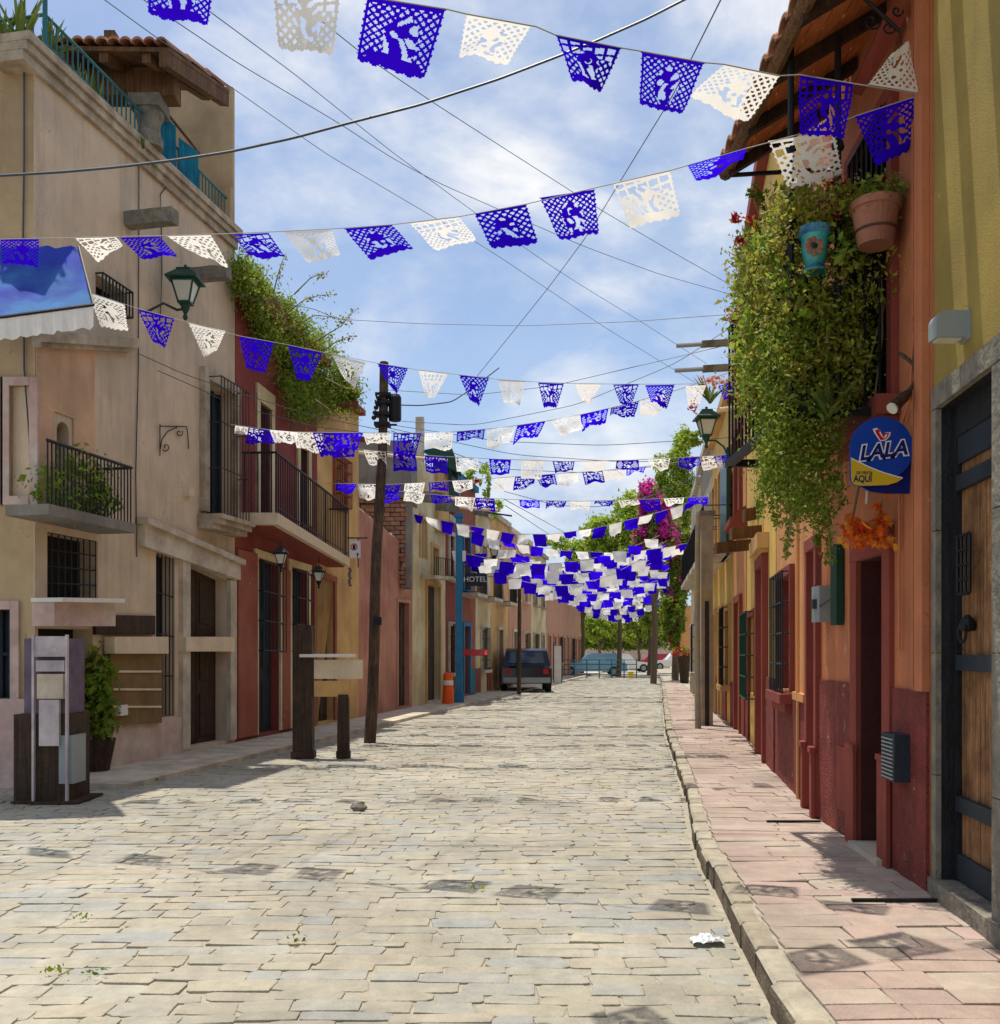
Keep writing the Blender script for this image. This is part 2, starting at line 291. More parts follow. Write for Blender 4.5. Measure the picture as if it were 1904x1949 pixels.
class Facade:
    """a vertical street front: plan line X = a + b*Y, looking towards side (+1: its street side is +X)"""
    def __init__(s, a, b, side):
        s.a, s.b = a, b; s.u = Vector((b, 1, 0)).normalized(); s.n = Vector((1, -b, 0)).normalized()*side; s.o = Vector((a, 0, 0))
    def Y(s, x): return s.a/((x-CXP)/FPX - s.b)
    def px(s, x, y):
        Y = s.Y(x); return (Y/s.u.y, EYE+(HZ-y)/FPX*Y)
    def s_of(s, x): return s.Y(x)/s.u.y
    def h_of(s, x, y): return s.px(x, y)[1]
    def pt(s, q, d=0): return s.o + s.u*q[0] + Vector((0,0,q[1])) + s.n*d
    def quad(s, x0, x1, t0, b0, t1, b1): return [s.px(x0,b0), s.px(x1,b1), s.px(x1,t1), s.px(x0,t0)]
    def rect(s, s0, s1, h0, h1): return [(s0,h0),(s1,h0),(s1,h1),(s0,h1)]
    def xr(s, x0, x1, h0, h1): return s.rect(s.s_of(x0), s.s_of(x1), h0, h1)
    def prism(s, mb, poly, d0, d1):
        return mb.loft([[s.pt(q, d0) for q in poly], [s.pt(q, d1) for q in poly]])
    def wall(s, outer, holes, m, parent, name='wall', d=0, thick=.3, reveal=None):
        mb = MB(); polys = [outer]+holes
        flat = [q for p in polys for q in p]
        tri = tessellate_polygon([[Vector((q[0], q[1], 0)) for q in p] for p in polys])
        mb.add([s.pt(q, d) for q in flat], [tuple(t) for t in tri])
        n = len(outer)
        mb.add([s.pt(q, d) for q in outer]+[s.pt(q, d-thick) for q in outer], [(i, (i+1) % n, n+(i+1) % n, n+i) for i in range(n)]+[tuple(range(n, 2*n))] if not holes else [(i, (i+1) % n, n+(i+1) % n, n+i) for i in range(n)])
        for h in holes:
            k = len(h); mb.add([s.pt(q, d) for q in h]+[s.pt(q, d-thick) for q in h], [(i, (i+1) % k, k+(i+1) % k, k+i) for i in range(k)])
        return mb.build(name, m, parent)
def grow(q, g, gt=None, gb=None):
    c0 = sum(p[0] for p in q)/len(q); ymid = sum(p[1] for p in q)/len(q); r = []
    for p in q:
        r.append((p[0]+(g if p[0] > c0 else -g), p[1]+((gt if gt is not None else g) if p[1] > ymid else -(gb if gb is not None else g))))
    return r
def lerp(a, b, t): return (a[0]+(b[0]-a[0])*t, a[1]+(b[1]-a[1])*t)
def surround(F, q, w_, d0, d1, m, parent, name='frame', wt=None, wb=0):
    """a frame round opening q (bl, br, tr, tl): two jambs and a head, butted"""
    bl, br, tr, tl = q; wt = w_ if wt is None else wt; mb = MB()
    F.prism(mb, [(bl[0]-w_, bl[1]-wb), (bl[0], bl[1]-wb), tl, (tl[0]-w_, tl[1])], d0, d1)
    F.prism(mb, [(br[0], br[1]-wb), (br[0]+w_, br[1]-wb), (tr[0]+w_, tr[1]), tr], d0, d1)
    F.prism(mb, [(tl[0]-w_, tl[1]), (tr[0]+w_, tr[1]), (tr[0]+w_, tr[1]+wt), (tl[0]-w_, tl[1]+wt)], d0, d1+.004)
    if wb: F.prism(mb, [(bl[0], bl[1]-wb), (br[0], br[1]-wb), br, bl], d0, d1+.003)
    return mb.build(name, m, parent)
def liner(F, q, dep, m, parent):
    """the painted inner faces of an opening, 3 mm proud of the masonry"""
    bl, br, tr, tl = q; mb = MB(); e = .004
    for a, b in ((bl, tl), (br, tr)):
        sg = e if a is bl else -e; F.prism(mb, [(a[0], a[1]), (a[0]+sg, a[1]), (b[0]+sg, b[1]), (b[0], b[1])], -dep, -.001)
    F.prism(mb, [(tl[0]+e, tl[1]-e), (tr[0]-e, tr[1]-e), (tr[0]-e, tr[1]), (tl[0]+e, tl[1])], -dep, -.001)
    return mb.build('reveal', m, parent)
def grille(F, q, n, nh, d, r, m, parent, name='grille', cage=False):
    mb = MB(); bl, br, tr, tl = q
    for i in range(n+1):
        t = i/n; b = lerp(bl, br, t); p = lerp(tl, tr, t)
        mb.tube([F.pt(b, d), F.pt(p, d)], r, 5)
    for j in range(nh+1):
        t = j/nh; b = lerp(bl, tl, t); p = lerp(br, tr, t)
        mb.tube([F.pt(b, d+.004), F.pt(p, d+.004)], r*1.15, 5)
        if cage:
            mb.tube([F.pt(b, 0), F.pt(b, d)], r, 5); mb.tube([F.pt(p, 0), F.pt(p, d)], r, 5)
    return mb.build(name, m, parent)
def door_leafs(F, q, d, m, parent, n=2, rows=3, name='door'):
    """a panelled door of n leaves filling q at depth d, a child each"""
    bl, br, tr, tl = q
    for k in range(n):
        a, b = k/n, (k+1)/n
        p = [lerp(bl, br, a+.008), lerp(bl, br, b-.008), lerp(tl, tr, b-.008), lerp(tl, tr, a+.008)]
        mb = MB(); F.prism(mb, p, d-.05, d); dd = mb.build(name, m, parent)
        pm = MB()
        for j in range(rows):
            l0, l1 = (j+.12)/rows, (j+.88)/rows
            g = [lerp(lerp(p[0], p[3], l0), lerp(p[1], p[2], l0), .14), lerp(lerp(p[0], p[3], l0), lerp(p[1], p[2], l0), .86),
                 lerp(lerp(p[0], p[3], l1), lerp(p[1], p[2], l1), .86), lerp(lerp(p[0], p[3], l1), lerp(p[1], p[2], l1), .14)]
            F.prism(pm, g, d-.02, d+.018)
        pm.build('door_panel', m, dd)
def opening(F, q, parent, kind, m_frame='stone_l', m_fill='dark', fw=.12, fd=.05, rec=.22, bars=0, leaf='wood_d', frame=True):
    """fills the hole q: dark room or glass or door leaves, plus its surround"""
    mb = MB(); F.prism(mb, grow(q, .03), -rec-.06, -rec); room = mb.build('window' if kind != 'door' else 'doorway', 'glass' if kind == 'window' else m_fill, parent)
    if frame: surround(F, q, fw, -.01, fd, m_frame, room if False else parent, 'frame' if kind != 'door' else 'door_frame')
    if kind == 'door': door_leafs(F, q, -rec+.06, leaf, parent)
    if kind == 'window':
        fr = MB(); bl, br, tr, tl = q
        for t in (0.03, .5, .97):
            F.prism(fr, [lerp(bl, br, t-.03), lerp(bl, br, t+.03), lerp(tl, tr, t+.03), lerp(tl, tr, t-.03)], -rec, -rec+.05)
        for t in (.02, .35, .68, .98):
            F.prism(fr, [lerp(bl, tl, t-.015), lerp(br, tr, t-.015), lerp(br, tr, t+.015), lerp(bl, tl, t+.015)], -rec, -rec+.046)
        fr.build('window_frame', leaf, parent)
    if bars: grille(F, q, bars, 4, -.03, .009, 'iron', parent)
    return room
def leaf_mesh(P, size, name, m, parent=None, up=.3, flat=0, out=None, **kw):
    """N leaf blades at points P (numpy Nx3)"""
    P = np.asarray(P, float); n = len(P)
    d = nrs.normal(size=(n,3)); d[:,2] += up; d /= np.linalg.norm(d, axis=1)[:,None]
    e = nrs.normal(size=(n,3)); e -= (e*d).sum(1)[:,None]*d; e /= np.linalg.norm(e, axis=1)[:,None]
    nn = np.cross(d, e)
    sz = (size*np.where(nrs.uniform(size=n) > .9, nrs.uniform(1.3, 2.0, n), nrs.uniform(.5, 1.3, n)))[:,None]
    wd = sz*nrs.uniform(.38, .6, n)[:,None]
    v = np.empty((n, 4, 3)); v[:,0] = P-d*sz*.5; v[:,1] = P+e*wd*.5+nn*sz*.12; v[:,2] = P+d*sz*.5-nn*sz*.1; v[:,3] = P-e*wd*.5+nn*sz*.12
    o = orig(parent) if parent else Vector((0,0,0))
    c = Vector((0,0,0))
    if parent is None and kw.get('cat'):
        c = Vector((P[:,0].mean(), P[:,1].mean(), P[:,2].min()))
    v = v.reshape(-1,3)-np.array(o)-np.array(c)
    me = bpy.data.meshes.new(name)
    me.vertices.add(n*4); me.vertices.foreach_set('co', v.astype(np.float32).ravel())
    me.loops.add(n*4); me.loops.foreach_set('vertex_index', np.arange(n*4, dtype=np.int32))
    me.polygons.add(n); me.polygons.foreach_set('loop_start', np.arange(0, n*4, 4, dtype=np.int32)); me.polygons.foreach_set('loop_total', np.full(n, 4, dtype=np.int32))
    me.update(); me.validate()
    a = me.attributes.new('tint', 'FLOAT', 'POINT'); t = kw.pop('t', None)
    if t is None: t = LAST[0] if LAST[0] is not None and len(LAST[0]) == n else nrs.uniform(0, 1, n)
    a.data.foreach_set('value', np.repeat(t, 4).astype(np.float32))
    me.materials.append(M[m])
    ob = bpy.data.objects.new(name, me); COL.objects.link(ob); ob.location = c
    if parent: ob.parent = parent; LOC[ob.name] = o.copy()
    return setp(ob, kw.get('label'), kw.get('cat'), kw.get('group'), kw.get('kind'))
LAST = [None]
def clumps(n, k, sampler, spread):
    """n leaf points in k clumps placed by sampler()"""
    c = np.array([sampler() for _ in range(k)]); idx = nrs.randint(0, k, n)
    r = nrs.uniform(.5, 1.4, k)[idx][:,None]; ct = nrs.uniform(0, 1, k); LAST[0] = np.clip(ct[idx]*.62+nrs.uniform(0, .38, n), 0, 1)
    return c[idx]+nrs.normal(size=(n,3))*np.array(spread)*r
def text_mb(body, o, u, v, size, depth=.004, bold=0):
    cu = bpy.data.curves.new('t', 'FONT'); cu.body = body; cu.size = size; cu.extrude = 0; cu.offset = bold; cu.align_x = 'CENTER'; cu.resolution_u = 3
    ob = bpy.data.objects.new('t', cu); COL.objects.link(ob); bpy.context.view_layer.update()
    me = bpy.data.meshes.new_from_object(ob.evaluated_get(bpy.context.evaluated_depsgraph_get()))
    o = Vector(o); u = Vector(u).normalized(); v = Vector(v).normalized(); n = u.cross(v)
    mb = MB(); mb.add([o+u*p.co.x+v*p.co.y for p in me.vertices], [tuple(p.vertices) for p in me.polygons])
    bpy.data.objects.remove(ob); bpy.data.curves.remove(cu); bpy.data.meshes.remove(me)
    return mb
def interp(pts, x):
    if x <= pts[0][0]: return pts[0][1]+(x-pts[0][0])*(pts[1][1]-pts[0][1])/(pts[1][0]-pts[0][0])
    for (a, b), (c, d) in zip(pts, pts[1:]):
        if x <= c: return b+(x-a)*(d-b)/(c-a)
    (a, b), (c, d) = pts[-2:]; return d+(x-c)*(d-b)/(c-a)

# ------------------------------------------------------------------ the ground
FL = Facade(-7.66, .194, +1)                       # left house fronts
KERB = [(0,1.05), (4.13,1.19), (5.43,1.33), (7.35,1.52), (11.3,2.15), (18.5,3.2), (50,8.4), (90,14.6)]       # right kerb: X by Y
WALLR = [(0,2.25), (4.88,2.51), (5.8,2.60), (8.4,2.80), (12.3,3.45), (16.2,4.17), (50,9.24), (90,15.2)]
kerbX = lambda Y: interp(KERB, Y)
wallX = lambda Y: interp(WALLR, Y)
leftX = lambda Y: (-7.66+.194*Y+1.15) if Y > 11.6 else -11.0
mb = MB(); mb.add([(-400,-60,-.0005),(400,-60,-.0005),(400,900,-.0005),(-400,900,-.0005)], [(0,1,2,3)])
mb.build('ground', 'joint', kind='structure')
def stone_templates(k, n=10, seed=3, wob=.05, ca=(.05,.15)):
    r = random.Random(seed); out_ = []
    for _ in range(k):
        base = []
        for cx, cy in ((-.5,-.5),(.5,-.5),(.5,.5),(-.5,.5)):
            a = r.uniform(*ca)*.6; b = r.uniform(*ca)
            if cx*cy > 0: base += [(cx, cy*(1-2*b)), (cx*(1-2*a), cy)]
            else: base += [(cx*(1-2*a), cy), (cx, cy*(1-2*b))]
        base = [(x+r.uniform(-wob,wob)*.6, y+r.uniform(-wob,wob)) for x, y in base]
        m_ = len(base); vs = []; fs = []
        for z, sh in ((-1.0,1.0),(.45,1.0),(.85,.985),(1.0,.95)):
            for x, y in base: vs.append((x*sh, y*sh, z+(r.uniform(-.10,.10) if z > .9 else 0)))
        for kk in range(3):
            for i in range(m_): fs.append((kk*m_+i, kk*m_+(i+1) % m_, (kk+1)*m_+(i+1) % m_, (kk+1)*m_+i))
        vs.append((0,0,1.0+r.uniform(-.05,.12)))
        for i in range(m_): fs.append((3*m_+i, 3*m_+(i+1) % m_, 4*m_))
        out_.append((vs, fs))
    return out_
TPLC = stone_templates(24, wob=.085, ca=(.05,.22)); TPLS = stone_templates(12, seed=9, wob=.022, ca=(.015,.05)); TPL = TPLC
def tpl_meshes(name, m):
    ms = []
    for vs, fs in TPL:
        me = bpy.data.meshes.new(name); me.from_pydata(vs, [], fs); me.materials.append(M[m]); ms.append(me)
    return ms
def place(items, name, m, parent, zoff, limit=300):
    """items: (x, y, sx, sy, sz, rot, z) nearest first in view -> parts; the rest joined as stuff"""
    def seen(i): return i[1] > 4.0 and abs(i[0]/i[1]) < .56
    items.sort(key=lambda i: (not seen(i), i[1]))
    ms = tpl_meshes(name, m)
    for k, it in enumerate(items[:limit]):
        x, y, sx, sy, sz, ro, z = it
        o = bpy.data.objects.new(name, ms[rnd.randrange(len(ms))]); COL.objects.link(o); o.parent = parent
        o.location = (x, y, z); o.scale = (sx, sy, sz); o.rotation_euler = (rnd.uniform(-.02,.02), rnd.uniform(-.02,.02), ro)
    rest = items[limit:]
    V = []; Fc = []; t = []; b = 0
    for x, y, sx, sy, sz, ro, z in rest:
        vs, fs = TPL[rnd.randrange(len(TPL))]; c, s_ = math.cos(ro), math.sin(ro); tt = rnd.random(); tl = rnd.uniform(-.03,.03)
        for p in vs:
            px, py = p[0]*sx, p[1]*sy; V.append((x+px*c-py*s_, y+px*s_+py*c, z+p[2]*sz+px*tl)); t.append(tt)
        Fc.extend([tuple(b+i for i in f) for f in fs]); b += len(vs)
    mb_ = MB(); mb_.v = V; mb_.f = Fc; mb_.t = t
    return mb_.build(name+'s_beyond', m+'_a', parent, kind='stuff', tint=True)
road = bpy.data.objects.new('road', None); COL.objects.link(road); setp(road, kind='structure'); LOC['road'] = Vector((0,0,0))
items = []; Y = 2.4
while Y < 70:
    dy = rnd.uniform(.10,.18)*(1 if Y < 22 else 1.5)
    x = leftX(Y)+rnd.uniform(0,.3); x = max(x, -.66*Y-1.0); x1 = kerbX(Y)-.03
    while x < x1-.08:
        wd = rnd.uniform(.16,.46)*(1 if Y < 22 else 1.8); wd = min(wd, x1-x)
        if wd > .06:
            xc = x+wd/2; yy = Y+dy/2 + .035*math.sin(xc*1.3+Y*.6)+.02*math.sin(xc*3.1+Y)
            items.append((xc, yy, wd*.99-.004, dy*.99-.002, .0068, rnd.uniform(-.03,.03), .0015+rnd.uniform(-.003,.0045)))
        x += wd
    Y += dy
place(items, 'cobblestone', 'cobble', road, 0)
TPL = TPLS
print('cobbles', len(items))
pave = bpy.data.objects.new('pavement', None); COL.objects.link(pave); setp(pave, kind='structure'); LOC['pavement'] = Vector((0,0,0))
mb = MB(); ys = [0,4.13,5.43,7.35,9,11.3,14,18.5,30,50,90]
for a, b in zip(ys, ys[1:]):
    mb.hexa([(kerbX(a)+.03,a,-.1),(wallX(a)+.6,a,-.1),(wallX(b)+.6,b,-.1),(kerbX(b)+.03,b,-.1),(kerbX(a)+.03,a,.135),(wallX(a)+.6,a,.135),(wallX(b)+.6,b,.135),(kerbX(b)+.03,b,.135)])
mb.build('bedding', 'joint', pave)
items = []; Y = 2.6
while Y < 48:
    dy = rnd.uniform(.13,.23)*(1 if Y < 24 else 1.6)
    x = kerbX(Y)+.135+rnd.uniform(0,.02); x1 = wallX(Y)+.02
    while x < x1-.04:
        wd = rnd.uniform(.24,.62); wd = min(wd, x1-x)
        items.append((x+wd/2, Y+dy/2+.015*math.sin(x*2+Y), wd*.99-.004, dy-.005, .009, rnd.uniform(-.02,.02), .142+rnd.uniform(-.003,.004)))
        x += wd
    Y += dy
place(items, 'paving_slab', 'slab', pave, 0)
# kerb stones: long thin stones on edge
kerb = bpy.data.objects.new('kerb', None); COL.objects.link(kerb); setp(kerb, kind='structure'); LOC['kerb'] = Vector((0,0,0))
Y = 2.8; kl = []
while Y < 60:
    dl = rnd.uniform(.22,.48); kl.append((Y, dl)); Y += dl
for k, (Y, dl) in enumerate(kl):
    mb = MB(); a, b = Y+.004, Y+dl-.006; j = rnd.uniform(-.012,.012); xa, xb = kerbX(a)+j, kerbX(b)+j+rnd.uniform(-.008,.008); z = .15+rnd.uniform(-.010,.012); wi = .12+rnd.uniform(-.012,.014)
    q = lambda i, s_: i+s_
    rings = []
    for zz, ins in ((-.03,0),(.7*z,rnd.uniform(-.01,.01)),(z-.018,0),(z,.018)):
        rings.append([(xa+ins,a+ins*.6,zz),(xa+wi-ins*.3,a+ins*.6,zz),(xb+wi-ins*.3,b-ins*.6,zz),((xa+xb)/2+ins+rnd.uniform(-.012,.012),(a+b)/2,zz) if False else (xb+ins,b-ins*.6,zz)])
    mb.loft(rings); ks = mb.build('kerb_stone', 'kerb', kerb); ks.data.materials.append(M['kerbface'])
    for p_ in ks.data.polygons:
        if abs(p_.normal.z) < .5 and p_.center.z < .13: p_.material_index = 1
# left pavement
mb = MB(); mb.hexa([tuple(FL.pt((s_, z), d)) for z in (-.1,.07) for s_, d in ((11.55,-.3),(11.55,1.15),(90,1.15),(90,-.3))])
mb.build('left_pavement', 'stone_l', kind='structure')

# ------------------------------------------------------------------ LEFT: beige corner house with roof terrace
F = FL
def base_h(): return .12
def gbl(x): return (F.s_of(x), .12)
s66, s445 = F.s_of(66), F.s_of(447)
H1 = thing('corner_house', 'tall beige plastered corner house with roof terrace and tiled shelter', 'house', tuple(F.pt((s66+1.5, .12), -1.5)))
hT = 8.75
def Q(x0, x1, t0, b0, t1, b1): return F.quad(x0, x1, t0, b0, t1, b1)
def toground(x0, x1, t0, t1): 
    a, b = F.px(x0, t0), F.px(x1, t1); return [(a[0], .13), (b[0], .13), b, a]
o_win = Q(390, 441, 722, 975, 752, 992)
o_dark = Q(297, 333, 1045, 1366, 1062, 1362)
o_door = toground(355, 432, 1068, 1104)
def arch(x0, x1, yt0, yb0, yt1, yb1, n=8, rise=.5):
    q = Q(x0, x1, yt0, yb0, yt1, yb1); bl, br, tr, tl = q; cx = (tl[0]+tr[0])/2; rr = (tr[0]-tl[0])/2
    r = [bl, br]
    for i in range(n+1):
        a = math.pi*i/n; t = (1-math.cos(a))/2
        hh = lerp(tr, tl, t)[1]-rr*rise*0 ; r.append((cx+rr*math.cos(a), hh-rr*1.0+rr*math.sin(a)))
    return r
o_arch = arch(108, 131, 800, 936, 806, 936)
o_big = Q(90, 186, 1012, 1142, 1030, 1142)
o_up = Q(182, 240, 520, 590, 558, 606)
o_low = toground(66.5+6, 176, 1196, 1198)
outer = [(s66, .05), (s445, .05), F.px(447, 443), F.px(66, 88)]
F.wall(outer, [o_win, o_dark, o_door, o_arch, o_big, o_up, o_low], 'beige', H1, thick=.3)
# side face towards the camera, and the rest of the block behind
P0 = F.pt((s66, 0)); xL = P0.x-5.5; yS = P0.y+.002
hs = F.px(66, 88)[1]
def side_px(x, y): v = at(x, y, yS); return (v.x, v.z)
sw = [(xL, 0), (P0.x-.002, 0), (P0.x-.002, hs-.03), (xL, hs-.03)]
def shole(x0, x1, y0, y1):
    a = side_px(x0, y1); b = side_px(x1, y0); return [(a[0], a[1]), (b[0], a[1]), (b[0], b[1]), (a[0], b[1])]
sh1 = shole(20, 58, 735, 945); sh2 = shole(-30, 22, 1160, 1330); sh3 = shole(-60, -8, 735, 945)
mb = MB(); pol = [sw, sh1, sh2, sh3]; flat = [q for p in pol for q in p]
mb.add([(q[0], yS, q[1]) for q in flat], [tuple(t) for t in tessellate_polygon([[Vector((q[0], q[1], 0)) for q in p] for p in pol])])
for h in pol[1:]:
    mb.add([(q[0], yS, q[1]) for q in h]+[(q[0], yS+.3, q[1]) for q in h], [(i, (i+1) % 4, 4+(i+1) % 4, 4+i) for i in range(4)])
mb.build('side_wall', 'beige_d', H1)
for h in (sh1, sh2, sh3):
    mb = MB(); mb.box((h[0][0]-.05, yS+.24, h[0][1]-.05), (h[1][0]+.05, yS+.3, h[2][1]+.05)); g = mb.build('window', 'glass', H1)
    mb = MB()
    for i in range(4):
        xx = h[0][0]+(h[1][0]-h[0][0])*i/3; mb.box((xx-.02, yS+.17, h[0][1]), (xx+.02, yS+.21, h[2][1]))
    mb.box((h[0][0], yS+.175, (h[0][1]+h[2][1])/2-.02), (h[1][0], yS+.215, (h[0][1]+h[2][1])/2+.02)); mb.build('window_frame', 'navy', g)
    mb = MB(); w_ = .1
    mb.box((h[0][0]-w_, yS-.04, h[0][1]-w_), (h[0][0], yS+.01, h[2][1]+w_)); mb.box((h[1][0], yS-.04, h[0][1]-w_), (h[1][0]+w_, yS+.01, h[2][1]+w_))
    mb.box((h[0][0], yS-.045, h[2][1]), (h[1][0], yS+.012, h[2][1]+w_)); mb.box((h[0][0], yS-.05, h[0][1]-w_), (h[1][0], yS+.012, h[0][1]))
    mb.build('frame', 'pinkst', H1)
mb = MB(); c = shole(24, 40, 745, 940); 
pts0 = [(c[0][0]+(c[1][0]-c[0][0])*i/16, yS+.12+.02*math.sin(i*1.9)) for i in range(17)]
mb.add([(a, b, c[0][1]) for a, b in pts0]+[(a, b, c[2][1]) for a, b in pts0], [(i, i+1, 18+i, 17+i) for i in range(16)]); mb.build('curtain', 'curtain', H1)
# plinth of pale stone
mb = MB(); F.prism(mb, [(F.s_of(178), .06), (F.s_of(352), .06), (F.s_of(352), .62), (F.s_of(178), .70)], .004, .05); mb.build('plinth', 'pinkst', H1)
mb = MB(); mb.box((xL, yS-.06, 0), (P0.x+.004, yS-.004, 1.05)); mb.build('plinth', 'pinkst', H1)
# peach painted lower part of the front
pz = [(F.s_of(66)+.001, F.h_of(66, 1143)), (F.s_of(180), F.h_of(180, 1143)), (F.s_of(180), F.h_of(180, 650)), (F.s_of(66)+.001, F.h_of(66, 640))]
def clipq(q): return q
F.wall(pz, [grow(o_arch, .002), ], 'peach', H1, 'painted_panel', d=.035, thick=.034) if False else None
mb = MB()
a0 = F.s_of(66)+.01; a1 = F.s_of(107)-.06; F.prism(mb, F.rect(a0, a1, F.h_of(90,1000), F.h_of(90,650)), .003, .022)
F.prism(mb, F.rect(F.s_of(132)+.06, F.s_of(178), F.h_of(150,985), F.h_of(150,650)), .003, .022)
F.prism(mb, F.rect(a1, F.s_of(132)+.06, F.h_of(120,790), F.h_of(120,650)), .003, .0215)
mb.build('painted_panel', 'peach', H1)
mb = MB(); F.prism(mb, Q(60, 242, 632, 652, 646, 664), .003, .20); F.prism(mb, Q(60, 242, 652, 662, 664, 671), .003, .12); mb.build('ledge', 'stone', H1)
# cornice along the roof edge, three steps of carved stone
for k, (u0, u1, d1) in enumerate(((0, .10, .15), (.105, .20, .11), (.205, .32, .06))):
    mb = MB(); a, b = F.px(62, 85), F.px(447, 440)
    F.prism(mb, [(a[0]-.25, a[1]-u1), (b[0], b[1]-u1), (b[0], b[1]-u0), (a[0]-.25, a[1]-u0)], -.35, d1); mb.build('cornice', 'stone', H1)
mb = MB(); mb.box((xL, yS-.05, hs-.09), (P0.x-.31, yS+.1, hs)); mb.build('cornice', 'stone', H1)
# roof slab
mb = MB(); mb.hexa([tuple(F.pt((s_, z), d)) for z in (hs-.5, hs-.42) for s_, d in ((s66+.01,-.31),(s445-.01,-.31),(s445-.01,-7),(s66+.01,-7))]); mb.build('terrace_floor', 'conc', H1)
# end wall of the house (its far flank rises behind the red house)
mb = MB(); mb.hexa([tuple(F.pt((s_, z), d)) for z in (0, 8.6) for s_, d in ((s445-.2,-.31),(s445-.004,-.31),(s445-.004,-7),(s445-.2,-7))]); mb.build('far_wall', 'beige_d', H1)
# railing with thin balusters, parts each
zr = F.px(100, 68)[1]
a, b = F.px(80, 92), F.px(440, 436); nb = 46; rail_m = None
for i in range(nb+1):
    t = i/nb; p = lerp(a, b, t); h = .40
    if rail_m is None:
        mb = MB(); mb.tube([(0,0,0),(0,0,h)], .011, 5); me = mb.build('baluster', 'teal', H1); base_me = me.data; bo = me
        v0 = F.pt(p, .04); me.location = v0; 
        # the mesh was shifted by the house origin: undo once
        base_me.transform(Matrix.Translation(orig(H1))); me.location = v0-orig(H1); rail_m = me
    else:
        o = bpy.data.objects.new('baluster', base_me); COL.objects.link(o); o.parent = H1; o.location = F.pt(p, .04)-orig(H1)
mb = MB(); mb.tube([F.pt((a[0], a[1]+.40), .04), F.pt((b[0], b[1]+.40), .04)], .02, 6); mb.tube([F.pt((a[0], a[1]+.06), .04), F.pt((b[0], b[1]+.06), .04)], .014, 6)
mb.tube([F.pt((a[0], a[1]+.40), .04), F.pt((a[0], a[1]+.40), -4)], .02, 6)
for k in range(25): mb.tube([F.pt((a[0], a[1]), .04-k*.16), F.pt((a[0], a[1]+.40), .04-k*.16)], .011, 5)
mb.tube([F.pt((a[0], a[1]), .04), F.pt((a[0], a[1]+1.1), .04)], .03, 8)
mb.build('railing', 'teal', H1)
# tiled terrace shelter
YN, YF = 12.9, 15.9
nl, nr_ = at(60, 85, YN), at(322, 84, YN); fr_ = at(437, 166, 14.9)
zN = nr_.z; fx = fr_.x; YF2 = 14.9; zF = fr_.z
xl = nl.x-2.0; z_l = zN+.25
SH = thing('roof_shelter', 'tiled open shelter with beam and stone column on the beige house roof', 'roof shelter', (nr_.x-1.2, 14.0, hs-.42))
def roofpt(u, v, dz=0):   # u 0 left..1 right, v 0 near..1 far
    xa = xl+(nr_.x-xl)*u; xb = xl+(fx-xl)*u
    return Vector((xa+(xb-xa)*v, YN+(YF2-YN)*v, (zN+.06*(1-u))*(1-v)+(zF+.3*(1-u))*v+dz))
nt_ = 24
mb = MB(); mb.hexa([roofpt(0,0,-.10),roofpt(1,0,-.10),roofpt(1,1,-.10),roofpt(0,1,-.10),roofpt(0,0,-.04),roofpt(1,0,-.04),roofpt(1,1,-.04),roofpt(0,1,-.04)]); mb.build('roof_deck', 'wood_b', SH)
for i in range(nt_):
    u = (i+.5)/nt_; hw = .5/nt_
    for v0, v1 in ((-.03,.34),(.32,.67),(.65,1.02)):
        mb = MB(); n = 6; top = []; bot = []
        for k in range(n+1):
            a_ = math.pi*k/n; uu = u-hw*math.cos(a_)*.98; dz = .075*math.sin(a_)
            top.append((uu, dz))
        ring = lambda v, e: [roofpt(uu, v, dz+e) for uu, dz in top]+[roofpt(uu, v, dz*.8-.02+e) for uu, dz in reversed(top)]
        mb.loft([ring(v0, .012), ring(v1, -.012)]); mb.build('roof_tile', 'terra', SH)
mb = MB()
for u in (.3,.45,.6,.75,.9):
    mb.hexa([roofpt(u,0.02,-.24),roofpt(u+.03,0.02,-.24),roofpt(u+.03,.98,-.24),roofpt(u,.98,-.24),roofpt(u,0.02,-.105),roofpt(u+.03,0.02,-.105),roofpt(u+.03,.98,-.105),roofpt(u,.98,-.105)])
mb.build('rafters', 'wood_b', SH)
mb = MB(); mb.hexa([roofpt(.965,0,-.30),roofpt(.998,0,-.30),roofpt(.998,1,-.30),roofpt(.965,1,-.30),roofpt(.965,0,-.101),roofpt(.998,0,-.101),roofpt(.998,1,-.101),roofpt(.965,1,-.101)]); mb.build('edge_beam', 'wood_b', SH)
# the heavy beam on the column
bz0 = at(338, 192, 13.6).z; bz1 = at(338, 140, 13.6).z; bx = at(338, 150, 13.6).x
mb = MB(); mb.box((xl, 13.45, bz0), (bx, 13.75, bz1)); mb.build('main_beam', 'wood_b', SH)
mb = MB(); mb.box((at(212,0,13.2).x, 12.95, bz1+.001), (at(232,0,13.2).x, 13.9, bz1+.20)); mb.build('bracket', 'wood_b', SH)
cx_ = at(284, 0, 13.6).x
mb = MB(); zb = hs+.01; zt = bz0
mb.lathe((cx_, 13.6, zb), [(.19,0),(.19,.12),(.165,.16),(.15,.3),(.145,(zt-zb)*.6),(.14,zt-zb-.5),(.16,zt-zb-.48),(.16,zt-zb-.44),(.145,zt-zb-.42),(.17,zt-zb-.28),(.20,zt-zb-.24),(.20,zt-zb-.17)], 20)
mb.box((cx_-.22, 13.38, zt-.17), (cx_+.22, 13.82, zt-.002)); mb.build('column', 'stone_g', SH, smooth=False)
